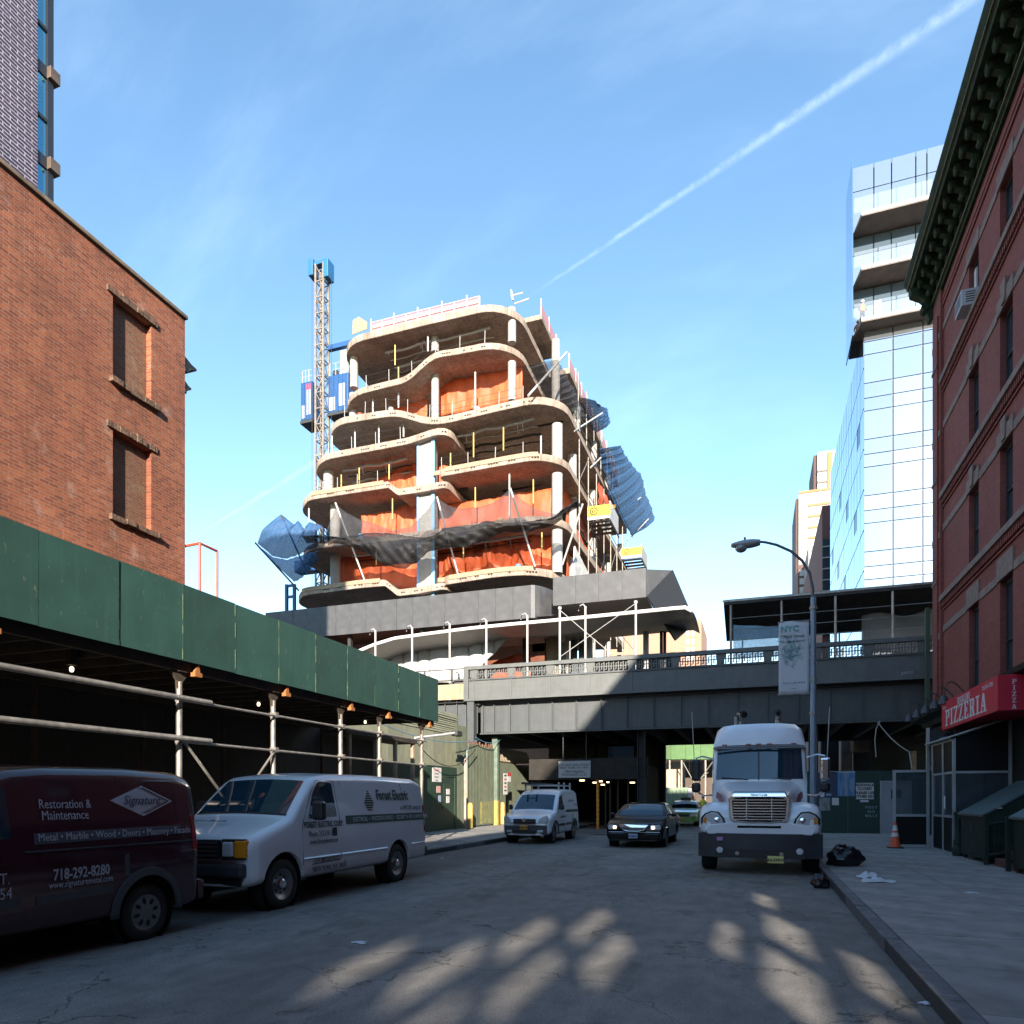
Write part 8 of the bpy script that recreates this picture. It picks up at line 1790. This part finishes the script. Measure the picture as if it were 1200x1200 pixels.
tb(MB().box(-.35,.35,.2,6.6,.6,.85), 'frame_rail', M_STEEL); tb(MB().box(-1.0,1.0,.9,1.1,.38,.56), 'front_axle', M_STEEL); tb(MB().box(-.6,.6,.3,1.6,.62,1.2), 'engine', M_STEEL)
# ================================================================== beyond the viaduct
fs = thing('far_shed', 'light green sidewalk shed beyond the viaduct', 'sidewalk shed', (-5, 80, 0))
M_LG2 = green_ply('bright_green_ply', (.075,.16,.05), .4); M_TAN = mat('tan_concrete', (.42,.34,.26), .85, var=.15, dirt=.3)
YF2 = 80.0
def fbx(px0, px1, py0, py1, y, d, name, m, par): xa, z1_ = onY(px0,py0,y); xb, _ = onY(px1,py0,y); z0_ = onY(px0,py1,y)[1]; return MB().box(xa, xb, y, y+d, max(0,z0_), z1_).build(name, m, par)
for k in range(8): fbx(735+k*17.2, 751.9+k*17.2, 868.5, 890, YF2, .04, 'fascia_panel', M_LG2, fs)
for k in range(6): fbx(770+k*14, 771.6+k*14, 890, 960, YF2+.2, .1, 'post', M_PIPE, fs)
fbx(735, 880, 890.5, 893, YF2+.3, 1.2, 'beam', M_TIMB, fs)
for a, b_ in (((800,893),(815,920)),((835,893),(812,925)),((808,922),(830,905))):
    x0, z0_ = onY(*a, YF2+.1); x1, z1_ = onY(*b_, YF2+.1); MB().tube([(x0,YF2+.1,z0_),(x1,YF2+.1,z1_)], .05, 6).build('brace', M_PIPE, fs)
cw2 = thing('concrete_wall', 'tan concrete wall standing under the light green far shed', 'wall', (-9, 83, 0))
fbx(740, 797, 888, 935, YF2+2.5, .5, 'wall', M_TAN, cw2); fbx(803, 880, 889, 940, YF2+5, .3, 'dark_wall', mat('dim_brown', (.10,.075,.06), .9), cw2)
gc = thing('green_container', 'pale green site container beyond the taxi', 'container', (-8, 77, 0))
fbx(772, 806, 923, 946, 76.5, 3, 'body', mat('pale_green_metal', (.20,.27,.18), .6, var=.15), gc); fbx(806.2, 812, 924, 940, 76.3, 3, 'end_panel', M_WSTEEL, gc)
for k in range(7): fbx(774+k*4.6, 774.8+k*4.6, 924.5, 944, 76.4, .1, 'rib', mat('pale_green_metal', (.20,.27,.18)), gc)
xo, _z = onY(811.5, 945, 60); person('person', 'person in an orange jacket standing beyond the taxi', xo, 60, 0, 1.8, .6, (.05,.05,.06), M_VOR, M_VOR, sleeves=(.75,.16,.03))
xo, _z = onY(824, 945, 64); person('person', 'person in a yellow vest standing beside the truck far away', xo, 64, 0, 1.75, -.3, (.05,.05,.06), M_VYE, M_STEEL, sleeves=(.05,.05,.06))
bz_ = thing('barrier', 'orange work barrier on the road beyond the taxi', 'barrier', (-1, 50, 0))
fbx(816, 822, 944, 954, 50, .3, 'board', M_CO, bz_); fbx(816.5, 817.3, 954, 960, 50.1, .1, 'leg', M_STEEL, bz_); fbx(820.8, 821.6, 954, 960, 50.1, .1, 'leg', M_STEEL, bz_)
# buildings closing the street
ob = thing('orange_brick_tower', 'orange brick tower far away right of the black band', 'building', (-20, 190, 0))
xr_, zr_ = onY(822, 726, 188); M_OBR = mat('orange_far_brick', (.38,.215,.145), .85, var=.08)
MB().box(xr_-26, xr_, 188, 210, 0, zr_).build('wall', M_OBR, ob)
for k in range(5):
    for j in range(2): xa, z = onY(812+j*6.0-8, 730+k*9.5, 187.9); MB().box(xa, xa+(.9 if j == 0 else .8), 187.85, 187.95, z-1.4, z).build('window', M_WPAN, ob)
eb = thing('far_street_block', 'hazy far building closing the end of the street', 'building', (0, 330, 0))
MB().box(-60, 40, 330, 340, 0, 20).build('wall', mat('far_grey', (.30,.29,.28), .9, var=.1), eb)
for k in range(18):
    for j in range(4): MB().box(-40+k*4, -38+k*4, 329.8, 329.95, 3+j*4, 5+j*4).build('window', M_WFR, eb)
lb_ = thing('left_street_block', 'plain brick block far along the left side of the street', 'building', (-20, 120, 0))
MB().box(-34, -13.7, 84, 180, 0, 16).build('wall', mat('far_brick', (.22,.13,.09), .9, var=.2), lb_)
rb2 = thing('right_street_block', 'grey block along the right side of the street beyond the viaduct', 'building', (14, 110, 0))
MB().box(6.6, 16, 84, 180, 0, 15).build('wall', mat('far_grey2', (.24,.23,.22), .9, var=.2), rb2)
# ================================================================== street behind the camera (throws the morning shade over the road)
M_OFF = brickmat('neighbour_brick', (.22,.10,.07), (.17,.08,.06), (.2,.16,.14), axis='sum')
def block(name, label, x0, x1, y0, y1, h):
    t = thing(name, label, 'building', ((x0+x1)/2, (y0+y1)/2, 0)); MB().box(x0, x1, y0, y1, 0, h).build('wall', M_OFF, t)
    sd = x0 if x0 > 0 else x1; n = int((y1-y0)/3); s_ = -1 if x0 > 0 else 1; w = MB().box(-.03,.03,-.5,.5,0,1.7).mesh('window', M_WGL)
    for k in range(n):
        for j in range(int(h/3.4)): share('window', w, t, (sd+s_*.02, y0+1.5+k*3, 1.2+j*3.4))
    MB().box(x0-.3 if x0 > 0 else x0, x1 if x0 > 0 else x1+.3, y0, y1, h, h+.5).build('cornice', M_CORN, t)
# made-up brick shell out of view; its slots throw sun patches on the road
def shell(label, y0, y1, h, holes):
    t = thing('added_brick_shell', label, 'building', (6.4, (y0+y1)/2, 0)); mb = MB(); prev = y0
    for yc, w, zs_ in sorted(holes):
        mb.box(6.3, 6.4, prev, yc-w/2, 0, h); z = 0; prev = yc+w/2
        for z0, z1 in zs_: mb.box(6.3, 6.4, yc-w/2, yc+w/2, z, z0); z = z1
        mb.box(6.3, 6.4, yc-w/2, yc+w/2, z, h); MB().box(6.26, 6.4, yc-w/2-.1, yc+w/2+.1, zs_[0][0]-.15, zs_[0][0]-.002).build('sill', M_STN, t)
    mb.box(6.3, 6.4, prev, y1, 0, h); mb.build('wall', M_OFF, t); MB().box(5.4, 6.7, y0, y1, h, h+.9).build('cornice', M_CORN, t)
shell('added red brick shell behind the camera, slotted to throw sun patches on the road', -14.0, -5.55, 20.4, [(-7.2,1.5,[(6.9,7.3)]), (-9.3,2.0,[(5.9,6.3),(6.6,7.15)]), (-11.9,2.2,[(5.9,6.35),(6.65,7.2),(7.5,7.8)])])
shell('added lower brick shell behind the camera, slotted to throw more sun patches', -26.0, -14.05, 17.6, [(-16.8,2.2,[(8.7,9.15),(9.4,9.8)]), (-19.5,2.2,[(9.3,9.7),(10.0,10.45)]), (-22.2,2.2,[(9.7,10.0),(10.35,10.8)]), (-24.7,1.8,[(11.2,11.7)])])
shell('long added brick wall behind the camera, kept thin so sun reaches the slots', -75.0, -26.05, 17.6, [])
block('tenement_block', 'brick tenement behind the camera on the left side of the street', -30, -13.6, -62, -9.4, 7)
t = thing('added_avenue_block', 'unseen brick block added far behind the camera to block low sky', 'building', (0, -130, 0)); MB().box(-110, 12, -140, -130, 0, 30).build('wall', M_OFF, t); MB().box(12.1, 80, -140, -130, 0, 15).build('wing', M_OFF, t)  # added out of view to cut low sky light from behind
